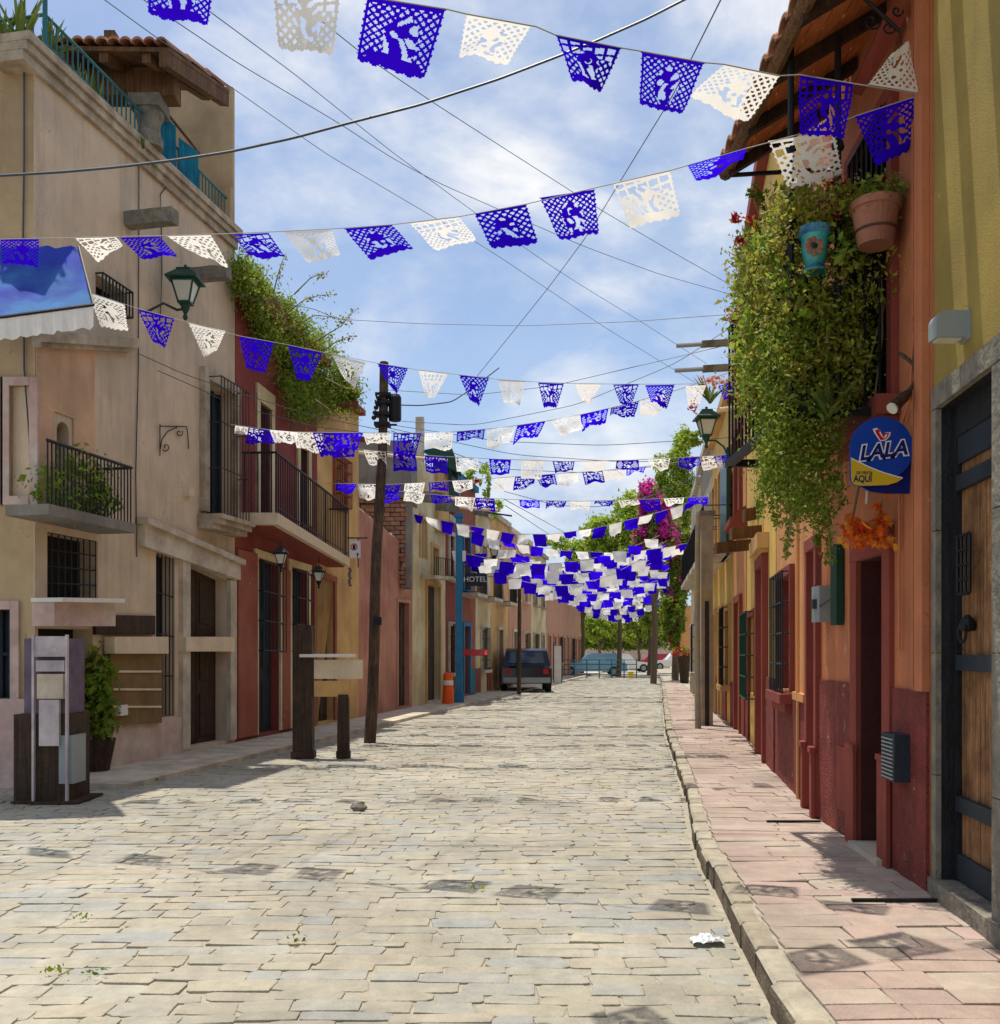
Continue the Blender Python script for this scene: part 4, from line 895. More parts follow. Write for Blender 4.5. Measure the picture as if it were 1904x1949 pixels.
# ------------------------------------------------------------------ generic street houses beyond
def street_house(F, x0, x1, ytop, wall_m, trim_m, door_m, label, seed, storeys=2, dado=None, bal=False, h=None, cols=None, parapet=None):
    r = random.Random(seed); s0, s1 = F.s_of(x0), F.s_of(x1)
    if s0 > s1: s0, s1 = s1, s0
    h = h or F.h_of((x0+x1)/2, ytop)
    t = thing('street_house', label, 'house', tuple(F.pt(((s0+s1)/2, .12), -1)))
    L = s1-s0; nb = cols or max(1, int(L/2.1)); holes = []; info = []
    for i in range(nb):
        c = s0+(i+.5)*L/nb; w_ = min(.9, L/nb*.42)
        if (i+seed) % 3 != 1:
            q = F.rect(c-w_/2, c+w_/2, .14, 2.5); info.append((q, 'door'))
        else:
            q = F.rect(c-w_/2, c+w_/2, .95, 2.45); info.append((q, 'window'))
        holes.append(q)
        if storeys > 1 and h > 5.2:
            q = F.rect(c-w_/2, c+w_/2, 3.75 if bal else 4.0, 5.6 if h > 6.2 else h-.6); info.append((q, 'window')); holes.append(q)
    F.wall(F.rect(s0+.002, s1-.002, .05, h), holes, wall_m, t)
    for k, (q, kind) in enumerate(info):
        opening(F, q, t, kind, trim_m, 'dark', .13, .06, .2, leaf=door_m)
        if kind == 'window' and q[0][1] < 2 and L/nb > 1: grille(F, grow(q, .05), 6, 4, .16, .011, 'iron', t, cage=True)
        if kind == 'window':
            mb = MB(); F.prism(mb, F.rect(q[0][0]-.2, q[1][0]+.2, q[0][1]-.13, q[0][1]-.02), .003, .22); mb.build('sill', trim_m, t)
        if q[0][1] > 3 and bal:
            mb = MB(); F.prism(mb, F.rect(q[0][0]-.35, q[1][0]+.35, 3.5, 3.62), .003, .6); mb.build('balcony_slab', 'stone_l', t)
            grille(F, F.rect(q[0][0]-.33, q[1][0]+.33, 3.64, 4.5), 12, 1, .56, .012, 'iron', t, cage=True)
    mb = MB(); F.prism(mb, F.rect(s0+.002, s1-.002, h-.18, h+.02), -.25, .14); mb.build('cornice', trim_m, t)
    if dado:
        edges = [s0+.004]+sorted(sum([[q[0][0]-.14, q[1][0]+.14] for q, k in info if q[0][1] < 2], []))+[s1-.004]
        for a, b in zip(edges[::2], edges[1::2]):
            if b-a > .05: mb = MB(); F.prism(mb, F.rect(a, b, .12, 1.0), .003, .03); mb.build('dado', dado, t)
    for s_ in (s0+.002, s1-.202):
        mb = MB(); mb.hexa([tuple(F.pt((q, z), d)) for z in (.1, h-.02) for q, d in ((s_,-.31),(s_+.2,-.31),(s_+.2,-6),(s_,-6))]); mb.build('side_wall', wall_m, t)
    return t
street_house(FL, 849, 868, 985, 'maroon', 'stone_l', 'wood_d', 'narrow maroon house just before the blue column', 1, cols=1)
street_house(FL, 868.5, 905, 915, 'redlow', 'bluep', 'teal', 'house with teal doors and a blue trim, carrying the hotel sign', 2, bal=True, dado='teal')
street_house(FL, 905.5, 934, 972, 'cream', 'stone_l', 'wood_d', 'cream house right after the hotel front', 4, bal=True, dado='maroon')
street_house(FL, 934.5, 968, 985, 'ochre', 'stone_l', 'maroon', 'ochre house with an upper balcony farther down the left side', 5, bal=True)
street_house(FL, 968.5, 1010, 1018, 'terracotta', 'creamp', 'wood_d', 'terracotta house with cream trim midway down the left side', 6, dado='maroon')
street_house(FL, 1010.5, 1040, 1050, 'cream', 'stone', 'green', 'low cream house second to last on the left side', 7)
street_house(FL, 1040.5, 1105, 1130, 'terracotta', 'terracotta', 'wood_d', 'long low terracotta house at the far left end of the street', 8, storeys=1)
# blue column
BC = thing('blue_column', 'tall slim blue painted column beside the hotel sign', 'column', tuple(at(874, 1296, 29.2)))
p = at(874, 1296, 29.2); mb = MB(); mb.box((p.x-.10, 29.1, .02), (p.x+.10, 29.3, at(874, 985, 29.2).z)); mb.build('shaft', 'bluep', BC)
mb = MB(); mb.box((p.x-.15, 29.05, .0), (p.x+.15, 29.35, .35)); mb.box((p.x-.14, 29.06, at(874, 985, 29.2).z), (p.x+.14, 29.34, at(874, 978, 29.2).z)); mb.build('base_and_cap', 'bluep', BC)
HS2 = thing('hotel_sign', 'dark board with white letters reading HOTEL on the left side', 'sign', tuple(at(889, 1098, 31)))
c = at(903, 1099, 30); mb = MB(); mb.box((c.x-.33, 31, c.z-.20), (c.x+.33, 31.06, c.z+.22)); mb.build('board', 'navy', HS2)
text_mb('HOTEL', (c.x, 30.985, c.z-.06), (1,0,0), (0,0,1), .24).build('lettering', 'signwhite', HS2)
mb = MB(); mb.tube([(c.x-.33, 31.03, c.z+.1), (c.x-1.6, 31.6, c.z+.1)], .02, 5); mb.build('arm', 'iron', HS2)
# stores' flowers on a roof, bushes
def bush(x, y, w_, h_, Y_, m, label, n=900, size=.12, cat='bush', dpt=.8, m2=None, frac=0, k=None):
    c = at(x, y, Y_); ww, hh = w_/FPX*Y_/2, h_/FPX*Y_/2
    def smp():
        while True:
            a = nrs.uniform(-1,1,3)
            if (a**2).sum() < 1 and (a**2).sum() > .15: break
        return (c.x+a[0]*ww, Y_+a[1]*dpt, c.z+a[2]*hh)
    t = thing('bush' if cat == 'bush' else cat.replace(' ', '_'), label, cat, (c.x, Y_, c.z-hh))
    P = clumps(n, k or max(10, n//50), smp, (ww*.14, dpt*.14, hh*.12)); leaf_mesh(P, size, 'foliage', m, t, kind='stuff')
    if m2: leaf_mesh(clumps(int(n*frac), max(6, n//160), smp, (ww*.12, dpt*.12, hh*.10)), size*.9, 'blossom', m2, t, kind='stuff')
    return t
bush(902, 905, 30, 22, 33, 'leaffar', 'red flowering plant on the roof of the hotel front', 500, .12, m2='petal', frac=.3)
bush(940, 968, 34, 36, 36, 'leaffar', 'pale green bush on the roofline past the hotel', 600, .13)
bush(1058, 1035, 60, 36, 55, 'leaffar', 'low dry bush over the far left rooftops', 900, .2)
bush(925, 920, 22, 60, 34, 'leaffar', 'slim climbing plant on the side of the hotel roof', 500, .12)

# ------------------------------------------------------------------ RIGHT: olive house with the old wooden door
F1 = Facade(1.914, .122, -1); F2 = Facade(2.15, .077, -1); F3 = Facade(1.40, .167, -1); F4 = Facade(1.18, .185, -1); F5 = Facade(1.74, .150, -1)
def Yr(F, Y0, Y1, h0, h1): return F.rect(Y0/F.u.y, Y1/F.u.y, h0, h1)
G1 = thing('olive_house', 'olive yellow plastered house with stone framed wooden door', 'house', (3.2, 4.6, .15))
dq = Yr(F1, 4.82, 5.67, .25, 3.04)
F1.wall(Yr(F1, -1.0, 5.83, .10, 7.2), [dq], 'olive', G1, thick=.35)
mb = MB(); mb.hexa([tuple(F1.pt((s_, z), d)) for z in (.1, 7.2) for s_, d in ((5.66,-.36),(5.87,-.36),(5.87,-5),(5.66,-5))]); mb.build('side_wall', 'olive', G1)
q = dq; Fm = F1
for nm, pl in (('jamb', Yr(F1,5.67,5.745,.15,3.04)), ('jamb', Yr(F1,4.64,4.82,.15,3.04))):
    n = 4
    for k in range(n):
        h0 = .15+(2.89)*k/n; mb = MB(); F1.prism(mb, F1.rect(pl[0][0], pl[1][0], h0+.003, .15+2.89*(k+1)/n-.003), -.02, .032); mb.build('jamb_stone', 'stone_g', G1)
for k in range(4):
    a = 4.64+(5.745-4.64)*k/4; mb = MB(); F1.prism(mb, Yr(F1, a+.003, a+(5.745-4.64)/4-.003, 3.042, 3.17), -.02, .034); mb.build('lintel_stone', 'stone_g', G1)
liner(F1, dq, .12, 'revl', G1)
mb = MB(); F1.prism(mb, Yr(F1, 4.64, 5.745, .14, .257), -.12, .055); mb.build('threshold', 'stone_g', G1)
DR = thing('wooden_door_leaf', '', '', (0,0,0)); bpy.data.objects.remove(DR)
rc = -.095
mb = MB(); F1.prism(mb, Yr(F1, 4.82, 5.67, .25, 3.04), rc-.09, rc-.05); dr = mb.build('door', 'navy', G1)
mb = MB()
for a, b, h0, h1 in ((5.645,5.67,.25,3.04),(4.82,4.93,.25,3.04),(4.93,5.645,2.86,3.04)): F1.prism(mb, Yr(F1, a, b, h0, h1), rc-.049, rc+.02)
mb.build('door_frame', 'revl', dr)
for k in range(5):
    a = 4.93+.715*k/5; mb = MB(); F1.prism(mb, Yr(F1, a+.003, a+.715/5-.003, .27, 2.855), rc-.049, rc-.012+rnd.uniform(-.003,.003)); mb.build('door_plank', 'wood', dr)
for yy, hh in ((910, 22), (1262, 22), (1538, 22)):
    hc = EYE+(HZ-yy)/FPX*5.45; mb = MB(); F1.prism(mb, Yr(F1, 4.94, 5.64, hc-.045, hc+.045), rc-.008, rc+.024); sp_ = mb.build('iron_strap', 'navy', dr)
    mb = MB()
    for j in range(6): mb.ball(F1.pt(((4.97+j*.12)/F1.u.y, hc), rc+.026), .010, 5)
mb = MB(); F1.prism(mb, Yr(F1, 4.932, 5.643, .27, .42), rc-.008, rc+.014); mb.build('kick_plate', 'navy', dr)
mb = MB(); F1.prism(mb, Yr(F1, 4.932, 5.643, 2.70, 2.858), rc-.008, rc+.012); mb.build('head_plate', 'navy', dr)
gq = [(5.34/F1.u.y, 1.93), (5.53/F1.u.y, 1.93), (5.53/F1.u.y, 2.26), (5.34/F1.u.y, 2.26)]
grille(F1, gq, 3, 4, rc+.05, .010, 'iron', dr, name='peephole_grille', cage=False)
mb = MB(); kn = F1.pt((5.43/F1.u.y, 1.76), rc+.03); mb.lathe(kn, [(.012,-.045),(.04,-.04),(.045,0),(.03,.03),(.01,.05)], 10); 
mb.tube([kn+Vector((-.03, .045*math.cos(k/10*6.28), -.05+.055*math.sin(k/10*6.28))) for k in range(11)], .009, 5); mb.build('knocker', 'iron', dr)
mb = MB()
for Y_ in (4.35, 5.02, 5.52):
    a = F1.pt((Y_/F1.u.y, 5.95), -.05); b = F1.pt((Y_/F1.u.y, 5.90), .95); mb.obox((a+b)/2, b-a, (0,0,1), F1.u, (b-a).length/2, .09, .075)
mb.build('roof_beam', 'wood_b', G1)
WL = thing('wall_lamp', 'grey box wall lamp on the olive plaster', 'lamp', tuple(F1.pt((5.3, 3.4), .05)))
c = at(1830, 622, 5.25); cw = F1.pt((5.25/F1.u.y, c.z), 0)
mb = MB(); pts = []
for k in range(9):
    a = math.pi/2*k/8; pts.append((-.13-.06*math.sin(a), .075-.06*(1-math.cos(a))))
prof = [(-.02,.075)]+pts+[(-.19,-.07),(-.02,-.07)]
mb.loft([[Vector((cw.x+px_, cw.y-.05, c.z+pz_)) for px_, pz_ in prof], [Vector((cw.x+px_, cw.y+.05, c.z+pz_)) for px_, pz_ in prof]]); mb.build('housing', 'greylamp', WL)
mb = MB(); mb.box((cw.x-.17, cw.y-.04, c.z-.078), (cw.x-.05, cw.y+.04, c.z-.071)); mb.build('lens', 'lampglass', WL)
mb = MB(); mb.box((cw.x-.021, cw.y-.06, c.z-.08), (cw.x+.003, cw.y+.06, c.z+.08)); mb.build('back_plate', 'greylamp', WL)

# ------------------------------------------------------------------ RIGHT: orange house
G2 = thing('orange_house', 'orange plastered house with rough maroon base and overgrown balcony', 'house', (3.4, 7.1, .15))
d2 = Yr(F2, 6.60, 7.20, .16, 2.28)
w2 = Yr(F2, 6.45, 7.35, 3.30, 5.3)
F2.wall(Yr(F2, 5.80, 8.33, .10, 6.3), [d2, w2], 'orange', G2, thick=.35)
mb = MB(); mb.hexa([tuple(F2.pt((s_, z), d)) for z in (.1, 6.3) for s_, d in ((8.14,-.36),(8.33,-.36),(8.33,-5),(8.14,-5))]); mb.build('side_wall', 'orange', G2)
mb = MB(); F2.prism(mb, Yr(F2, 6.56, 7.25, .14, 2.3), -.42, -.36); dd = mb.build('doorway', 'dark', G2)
liner(F2, d2, .34, 'maroon_shade', G2); liner(F2, w2, .34, 'maroon_shade', G2)
mb = MB(); F2.prism(mb, Yr(F2, 6.40, 7.40, 3.2, 5.35), -.42, -.37); mb.build('window', 'dark', G2)
mb = MB()
for a, b, h0, h1 in ((7.20,7.36,.16,2.28),(6.44,6.60,.16,2.28),(6.44,7.36,2.281,2.46)): F2.prism(mb, Yr(F2, a, b, h0, h1), .002, .035 if h0 < 1 else .038)
mb.build('door_frame', 'maroon', G2)
mb = MB()
for a, b in ((7.18,7.385),(6.415,6.62)):
    mb = MB(); F2.prism(mb, Yr(F2, a, b, .152, .86), .036, .062); F2.prism(mb, Yr(F2, a-.01, b+.01, .86, .90), .036, .070); mb.build('frame_base', 'maroon', G2)
mb = MB(); F2.prism(mb, Yr(F2, 6.50, 7.18, .15, .19), -.28, .10); mb.build('threshold', 'stone_l', G2)
for a, b in ((5.80, 6.415), (7.385, 8.32)):
    mb = MB(); n = 20; 
    F2.prism(mb, Yr(F2, a+.002, b-.002, .10, 1.36), .002, .022); mb.build('dado', 'dado', G2)
mb = MB(); F2.prism(mb, Yr(F2, 5.802, 5.94, 1.36, 6.2), .002, .045); F2.prism(mb, Yr(F2, 6.03, 6.06, 1.36, 6.2), .002, .02); mb.build('corner_strip', 'orange', G2)
mb = MB(); F2.prism(mb, Yr(F2, 7.42, 7.75, .35, .85), .023, .034); mb.build('blocked_vent', 'maroon', G2)
# window surround and grille above, iron balcony hidden in leaves
surround(F2, w2, .10, .003, .05, 'maroon', G2, wb=0)
mb = MB(); F2.prism(mb, Yr(F2, 6.30, 7.5, 3.17, 3.30), .003, .16); F2.prism(mb, Yr(F2, 6.34, 7.46, 3.08, 3.168), .003, .10); mb.build('window_ledge', 'maroon', G2)
IB = thing('iron_balcony', 'black iron balcony buried in greenery on the orange house', 'balcony', (2.2, 7.3, 3.2))
mb = MB()
for Y_ in (6.45, 8.2): mb.box((1.95, Y_-.03, 3.18), (wallX(Y_), Y_+.03, 3.24))
mb.box((1.93, 6.42, 3.18), (1.99, 8.23, 3.24)); mb.build('floor_frame', 'iron', IB)
for i in range(17):
    Y_ = 6.45+1.75*i/16; mb = MB(); mb.tube([(1.96, Y_, 3.24), (1.96, Y_, 4.35)], .010, 5); mb.build('baluster', 'iron', IB)
for i in range(1, 7):
    mb = MB(); xx = 1.96+(wallX(6.45)-1.96)*i/7; mb.tube([(xx, 6.45, 3.24), (xx, 6.45, 4.35)], .010, 5); mb.build('baluster', 'iron', IB)
mb = MB(); mb.tube([(wallX(6.4), 6.45, 4.36), (1.96, 6.45, 4.36), (1.96, 8.2, 4.36), (wallX(8.2), 8.2, 4.36)], .018, 6); mb.build('handrail', 'iron', IB)
mb = MB()
for X_, Y_ in ((2.27, 6.45), (1.96, 6.47)): mb.tube([(X_, Y_, 3.2), (X_, Y_, 5.75)], .022, 7); mb.ball((X_, Y_, 5.0), .045, 6); mb.ball((X_, Y_, 4.5), .04, 6)
mb.build('post', 'iron', IB)
# window bars above
grille(F2, Yr(F2, 6.5, 7.3, 4.2, 5.3), 7, 2, .06, .010, 'iron', G2)
# tiled eave
EV = thing('tiled_eave', 'clay tiled eave with red boarded underside at the top right', 'eave', (2.3, 7.0, 5.5))
xo, xi, zo, zi = 1.90, 2.72, 5.62, 6.12
def ev(u, Y_, dz): return Vector((xo+(xi-xo)*u, Y_, zo+(zi-zo)*u+dz))
nb = 6; Ya, Yb = 5.85, 7.92
for k in range(nb):
    u0, u1 = k/nb, (k+1)/nb-.012; mb = MB(); mb.hexa([ev(u0,Ya,0),ev(u1,Ya,0),ev(u1,Yb,0),ev(u0,Yb,0),ev(u0,Ya,.025),ev(u1,Ya,.025),ev(u1,Yb,.025),ev(u0,Yb,.025)]); mb.build('soffit_board', 'soffit', EV)
for Y_ in (5.95, 6.6, 7.25, 7.86):
    mb = MB(); mb.hexa([ev(-.03,Y_,-.10),ev(.97,Y_,-.10),ev(.97,Y_+.07,-.10),ev(-.03,Y_+.07,-.10),ev(-.03,Y_,-.003),ev(.97,Y_,-.003),ev(.97,Y_+.07,-.003),ev(-.03,Y_+.07,-.003)]); mb.build('rafter', 'wood_d', EV)
mb = MB(); mb.tube([ev(.02, Ya, -.02)+Vector((-.03,0,.0)), ev(.02, Yb+.12, -.03)+Vector((-.03,0,0))], .055, 8); mb.build('edge_log', 'wood_b', EV)
mb = MB(); mb.tube([(1.86, 7.98, 5.56), (2.85, 7.98, 5.62)], .018, 6); mb.build('iron_rod', 'iron', EV)
Y_ = Ya
while Y_ < Yb:
    for r_, (u0, u1) in enumerate(((-.12,.30),(.26,.66),(.62,1.0))):
        mb = MB(); n = 6
        def rg(u, e, sc): return [ev(u, Y_+.10-.095*sc*math.cos(math.pi*k/n), .03+e+.075*sc*math.sin(math.pi*k/n)) for k in range(n+1)]+[ev(u, Y_+.10-.08*sc*math.cos(math.pi*k/n), .02+e+.058*sc*math.sin(math.pi*k/n)) for k in range(n, -1, -1)]
        j = rnd.uniform(-.015,.015); mb.loft([rg(u0+j, .012, 1.0), rg(u1, 0, .9)]); mb.build('roof_tile', 'terra', EV)
        mb = MB(); 
    Y_ += .205
# maroon corbel under the eave
mb = MB(); A_ = [at(1627,160,6.5), at(1650,166,6.5), at(1732,22,6.1), at(1690,20,6.1)]; mb.loft([[p for p in A_], [p+Vector((0,.10,0)) for p in A_]]); mb.build('corbel', 'maroon', EV)
# wrought iron scroll arm at the top
SA = MB(); P = lambda x, y: at(x, y, 6.0)
SA.tube([P(1640,-10), P(1690,38), P(1712,58)], .012, 6)
for cx_, cy_, r_ in ((1660, 40, 18), (1692, 52, 14), (1708, 20, 12)):
    SA.tube([P(cx_+r_*(1-k/16)*math.cos(k*.5), cy_+r_*(1-k/16)*math.sin(k*.5)) for k in range(15)], .006, 5)
SA.tube([P(1712,58), P(1716,80), P(1722,120)], .004, 5)
single('scroll_bracket', SA, 'iron', 'wrought iron scroll arm under the eave at the top right', 'bracket')

# pots
def pot(name, c, r, h, m, label, rim, cat='flower pot', band=None, goblet=False):
    t = thing(name, label, cat, c); mb = MB()
    if goblet: mb.lathe(c, [(r*.05,0),(r*.80,0),(r*.82,h*.05),(r*.55,h*.12),(r*.50,h*.17),(r*.66,h*.26),(r*.80,h*.50),(r*.84,h*.74),(r*.92,h*.80),(r*1.0,h*.81),(r*1.0,h),(r*.9,h),(r*.85,h*.9),(r*.1,h*.9)], 26)
    else: mb.lathe(c, [(r*.05,0),(r*.70,0),(r*.76,h*.2),(r*.92,h*.78),(r*.92,h*.80),(r*1.0,h*.81),(r*1.0,h),(r*.9,h),(r*.85,h*.9),(r*.1,h*.9)], 26)
    mb.build('pot_body', m, t, smooth=False)
    mb = MB(); mb.lathe((c[0],c[1],c[2]+h*(.30 if not goblet else .135)), [(r*.815,0),(r*.83,.0),(r*.835,h*.05),(r*.82,h*.05)] if not goblet else [(r*.52,0),(r*.60,.003),(r*.60,h*.03),(r*.52,h*.035)], 26); mb.build('band', band or m, t)
    mb = MB(); mb.lathe((c[0],c[1],c[2]+h*.815), [(r*1.005,0),(r*1.02,0),(r*1.02,h*.17),(r*1.005,h*.17)], 26); mb.build('rim', rim, t)
    return t
c = at(1667, 468, 6.25); pot('terracotta_pot', tuple(c), .158, .285, 'pot', 'banded terracotta pot high beside the dark window', 'pot', band='rust')
c = at(1551, 520, 6.42); tp = pot('glazed_pot', tuple(c), .105, .30, 'talav', 'turquoise glazed pot with painted flowers among the balcony leaves', 'talrim', band='talrim', goblet=True)
mb = MB()
for k in range(8):
    a = k/8*6.28; mb.ball((c.x-.03+.045*math.cos(a), c.y-.083, c.z+.15+.045*math.sin(a)), .022, 5, (1,.25,1))
mb.build('painted_flower', 'terra', tp)
mb = MB(); mb.ball((c.x-.03, c.y-.088, c.z+.15), .022, 6, (1,.3,1)); mb.build('flower_centre', 'wood_d', tp)
# the great hanging foliage
POLY = [(1412,480),(1432,430),(1468,422),(1506,360),(1560,358),(1625,362),(1708,372),(1706,470),(1700,560),(1692,690),(1676,735),(1604,752),(1596,880),(1590,930),(1574,990),(1562,985),(1540,965),(1512,985),(1498,965),(1470,945),(1456,890),(1442,815),(1420,740),(1410,640),(1405,540)]
def inpoly(x, y, P=POLY):
    r = False; j = len(P)-1
    for i in range(len(P)):
        if (P[i][1] > y) != (P[j][1] > y) and x < (P[j][0]-P[i][0])*(y-P[i][1])/(P[j][1]-P[i][1])+P[i][0]: r = not r
        j = i
    return r
def samp_green(y0=0, y1=2000, dens=1.0):
    while True:
        X = nrs.uniform(1.86, 2.66); Y_ = nrs.uniform(6.3, 8.4); h = nrs.uniform(2.35, 5.2)
        px_ = CXP+X/Y_*FPX; py_ = HZ-(h-EYE)/Y_*FPX
        # only the outer layer of leaves grows thick: near end, front and a thin core
        if not (X < 2.10 or Y_ < 6.75) and nrs.uniform() > .12: continue
        if not (y0 <= py_ <= y1) or not inpoly(px_, py_): continue
        if 1618 < px_ < 1712 and 470 < py_ < 745 and nrs.uniform() > (.28 if px_ < 1660 else .05): continue
        if 1606 < px_ < 1722 and 378 < py_ < 482 and Y_ < 6.6: continue
        if 1500 < px_ < 1596 and 422 < py_ < 532 and Y_ < 6.9: continue
        return (X, Y_, h)
GV = thing('balcony_greenery', 'huge mass of trailing leaves and flowers covering the orange house balcony', 'climbing plant', (2.2, 7.0, 2.5))
leaf_mesh(clumps(16000, 420, lambda: samp_green(300, 760), (.055,.06,.05)), .040, 'foliage', 'leafdry', GV, kind='stuff')
leaf_mesh(clumps(25000, 600, lambda: samp_green(600, 1100), (.05,.055,.075)), .034, 'trailing_foliage', 'leafy', GV, kind='stuff', up=-.3)
leaf_mesh(clumps(7000, 220, lambda: samp_green(300, 700), (.06,.06,.05)), .055, 'broad_leaves', 'leafy', GV, kind='stuff')
# trailing tips
tp = []
for x0, y0, x1, y1, n in ((1505,985,1497,1065,160),(1575,960,1580,1075,260),(1560,985,1556,1040,120),(1450,900,1446,985,160),(1590,900,1606,960,120),(1420,700,1408,790,110),(1468,930,1476,1000,120)):
    for _ in range(n):
        t = nrs.uniform(); v = at(x0+(x1-x0)*t+nrs.normal()*6*(1-t*.6), y0+(y1-y0)*t, 6.75); tp.append((v.x, v.y+nrs.normal()*.04, v.z))
leaf_mesh(tp, .032, 'hanging_tips', 'leafy', GV, kind='stuff', up=-.5)
# feathery sprig above
tp = []
for x0, y0, x1, y1 in ((1470,420,1434,350),(1455,400,1425,360),(1452,385,1440,345),(1462,410,1488,395),(1440,372,1422,372),(1446,380,1462,362),(1500,395,1492,352)):
    for _ in range(60):
        t = nrs.uniform(); v = at(x0+(x1-x0)*t+nrs.normal()*3, y0+(y1-y0)*t+nrs.normal()*2, 7.3); tp.append((v.x, v.y, v.z))
leaf_mesh(tp, .030, 'feathery_sprig', 'leafy', GV, kind='stuff')
mb = MB()
for pts in (((1560,700),(1562,600),(1558,560),(1575,540)),((1620,1000),(1660,800),(1680,640),(1678,500)),((1478,700),(1480,620),(1500,560)),((1540,760),(1545,680),(1550,620),(1535,590)),((1600,800),(1640,740),(1668,640),(1690,560)),((1470,470),(1450,425),(1436,380)),((1512,940),(1505,1010),(1500,1050)),((1575,960),(1578,1020),(1582,1070))):
    mb = MB(); mb.tube([at(x, y, 6.5+(.8 if x < 1480 else 0)) for x, y in pts], [.010,.008,.006,.004][:len(pts)] if len(pts) == 4 else [.008,.006,.004], 5); mb.build('vine_stem', 'vine', GV)
for x, y, Y_, n, L in ((1500,800,6.7,14,.42),(1575,800,6.4,18,.34)):
    spikes(tuple(at(x, y, Y_)), n, L, .020, 'agave_blades', 'agave', '', '', 1.5, parent=GV, droop=.6)
def flowers(pts, name, m, r, label, cat='flower', petals=46, group=None):
    for k, (x, y, Y_) in enumerate(pts):
        c = at(x, y, Y_); P = np.array([[c.x, c.y, c.z]])+nrs.normal(size=(petals,3))*np.array([r*.42]*3)
        leaf_mesh(P, r*.9, name, m, label=label[k], cat=cat, group=group)
flowers([(1402,413,7.2),(1433,418,7.2),(1410,455,7.2)], 'red_geranium', 'petal', .045, ['red geranium head standing highest at the left tip of the greenery','red geranium head just right of the left tip of the greenery','red geranium head lowest of three at the left tip'])
flowers([(1394,602,7.6),(1402,712,7.8),(1412,758,7.8)], 'red_geranium', 'petal', .045, ['red flower at the left rim of the greenery halfway down','red flower beside the paper flags at the foliage edge','lowest red flower on the left rim of the greenery'])
flowers([(1594,362,6.5),(1696,352,6.5)], 'red_geranium', 'petal', .075, ['large dark red geranium cluster left of the terracotta pot','red geranium behind the terracotta pot, against the wall'], petals=90)
M['pinkpt'] = M['bougain']
flowers([(1566,386,6.45),(1574,402,6.4),(1590,406,6.4),(1580,394,6.4)], 'pink_geranium', 'bougain', .042, ['uppermost pink blossom left of the terracotta pot','lower left pink blossom left of the terracotta pot','rightmost pink blossom left of the terracotta pot','middle pink blossom left of the terracotta pot'])
P = np.array([list(at(1668, 372, 6.25))])+nrs.normal(size=(900,3))*np.array([.10,.08,.045]); leaf_mesh(P, .035, 'pot_plant', 'leafy', label='green geranium leaves growing in the terracotta pot', cat='plant', kind='stuff')
P = np.array([list(at(1551, 425, 6.42))])+nrs.normal(size=(500,3))*np.array([.07,.06,.035]); leaf_mesh(P, .035, 'pot_plant', 'leafdry', label='leaves growing in the turquoise glazed pot', cat='plant', kind='stuff')

# LALA sign
LS = thing('round_shop_sign', 'round blue and yellow LALA sign sticking out from the orange wall', 'sign', tuple(at(1678, 925, 6.05)))
YS = 6.05; SX = lambda x: (x-CXP)/FPX*YS; SZ = lambda y: EYE+(HZ-y)/FPX*YS
def plate(pts, y0, y1, name, m, parent=LS):
    mb = MB(); mb.loft([[(SX(x), y0, SZ(y)) for x, y in pts], [(SX(x), y1, SZ(y)) for x, y in pts]]); return mb.build(name, m, parent)
CXs, CYs, RR = 1679.5, 853, 60
def circ(a0, a1, n, r=RR): return [(CXs+r*math.cos(math.radians(a0+(a1-a0)*i/n)), CYs-r*math.sin(math.radians(a0+(a1-a0)*i/n))) for i in range(n+1)]
outl = [(1738.5, 838)]+circ(35, 180, 26)+[(1620, 905),(1621.5, 917),(1627, 923),(1640, 924.5),(1690, 924)]+circ(-65, -20, 8)+[(1738.5, 870)]
plate(outl, YS, YS+.02, 'panel', 'signblue')
plate([(1641,924),(1660,922),(1738,875),(1735,938),(1690,938),(1660,934)], YS+.022, YS+.04, 'second_panel', 'signnavy')
lower = [(1620, 872)]; 
for t in np.linspace(0, 1, 10): lower.append((1620+t*98, 872+t*38+4*math.sin(t*3.14)))
yel = lower[:-1]+[(1718.5, 911),(1707,918),(1690,923),(1660,924.2),(1640,924.3),(1627,922.6),(1621.7,916.5),(1620.3,905)]
plate(yel, YS-.003, YS-.0006, 'yellow_field', 'signyel')
wh = [(x, y-2.2) for x, y in lower]+[(x, y+.1) for x, y in reversed(lower)]
mb = MB(); n = len(lower); mb.add([(SX(x), YS-.004, SZ(y-1.3)) for x, y in lower]+[(SX(x), YS-.004, SZ(y+.9)) for x, y in lower], [(i, i+1, n+i+1, n+i) for i in range(n-1)]); mb.build('white_line', 'signwhite', LS)
def slant_text(body, cx, cy, hpx, m, yoff, bold, name, slope=.13, wsc=1.0, shear=.18):
    mb = text_mb(body, (0,0,0), (1,0,0), (0,0,1), 1.0, bold=bold); k = hpx/FPX*YS/.70
    vs = []
    for p in mb.v:
        x = (p[0]*wsc+p[2]*shear)*k; z = (p[2]-.35)*k+x*slope; vs.append((SX(cx)+x, YS+yoff, SZ(cy)+z))
    mb.v = vs; return mb.build(name, m, LS)
slant_text('LALA', 1681, 857, 27, 'signwhite', -.0045, .095, 'lettering_outline', wsc=1.02)
slant_text('LALA', 1681, 857, 27, 'signnavy', -.0075, .028, 'lettering', wsc=1.02)
slant_text('DE VENTA', 1645, 900, 5.5, 'signnavy', -.0065, .02, 'lettering', 0, .85, 0)
slant_text('AQUÍ', 1642, 911, 12.5, 'signnavy', -.0065, .02, 'lettering', 0, .80, 0)
def wing(pts, m, y): plate(pts, YS-y-.001, YS-y, 'butterfly', m)
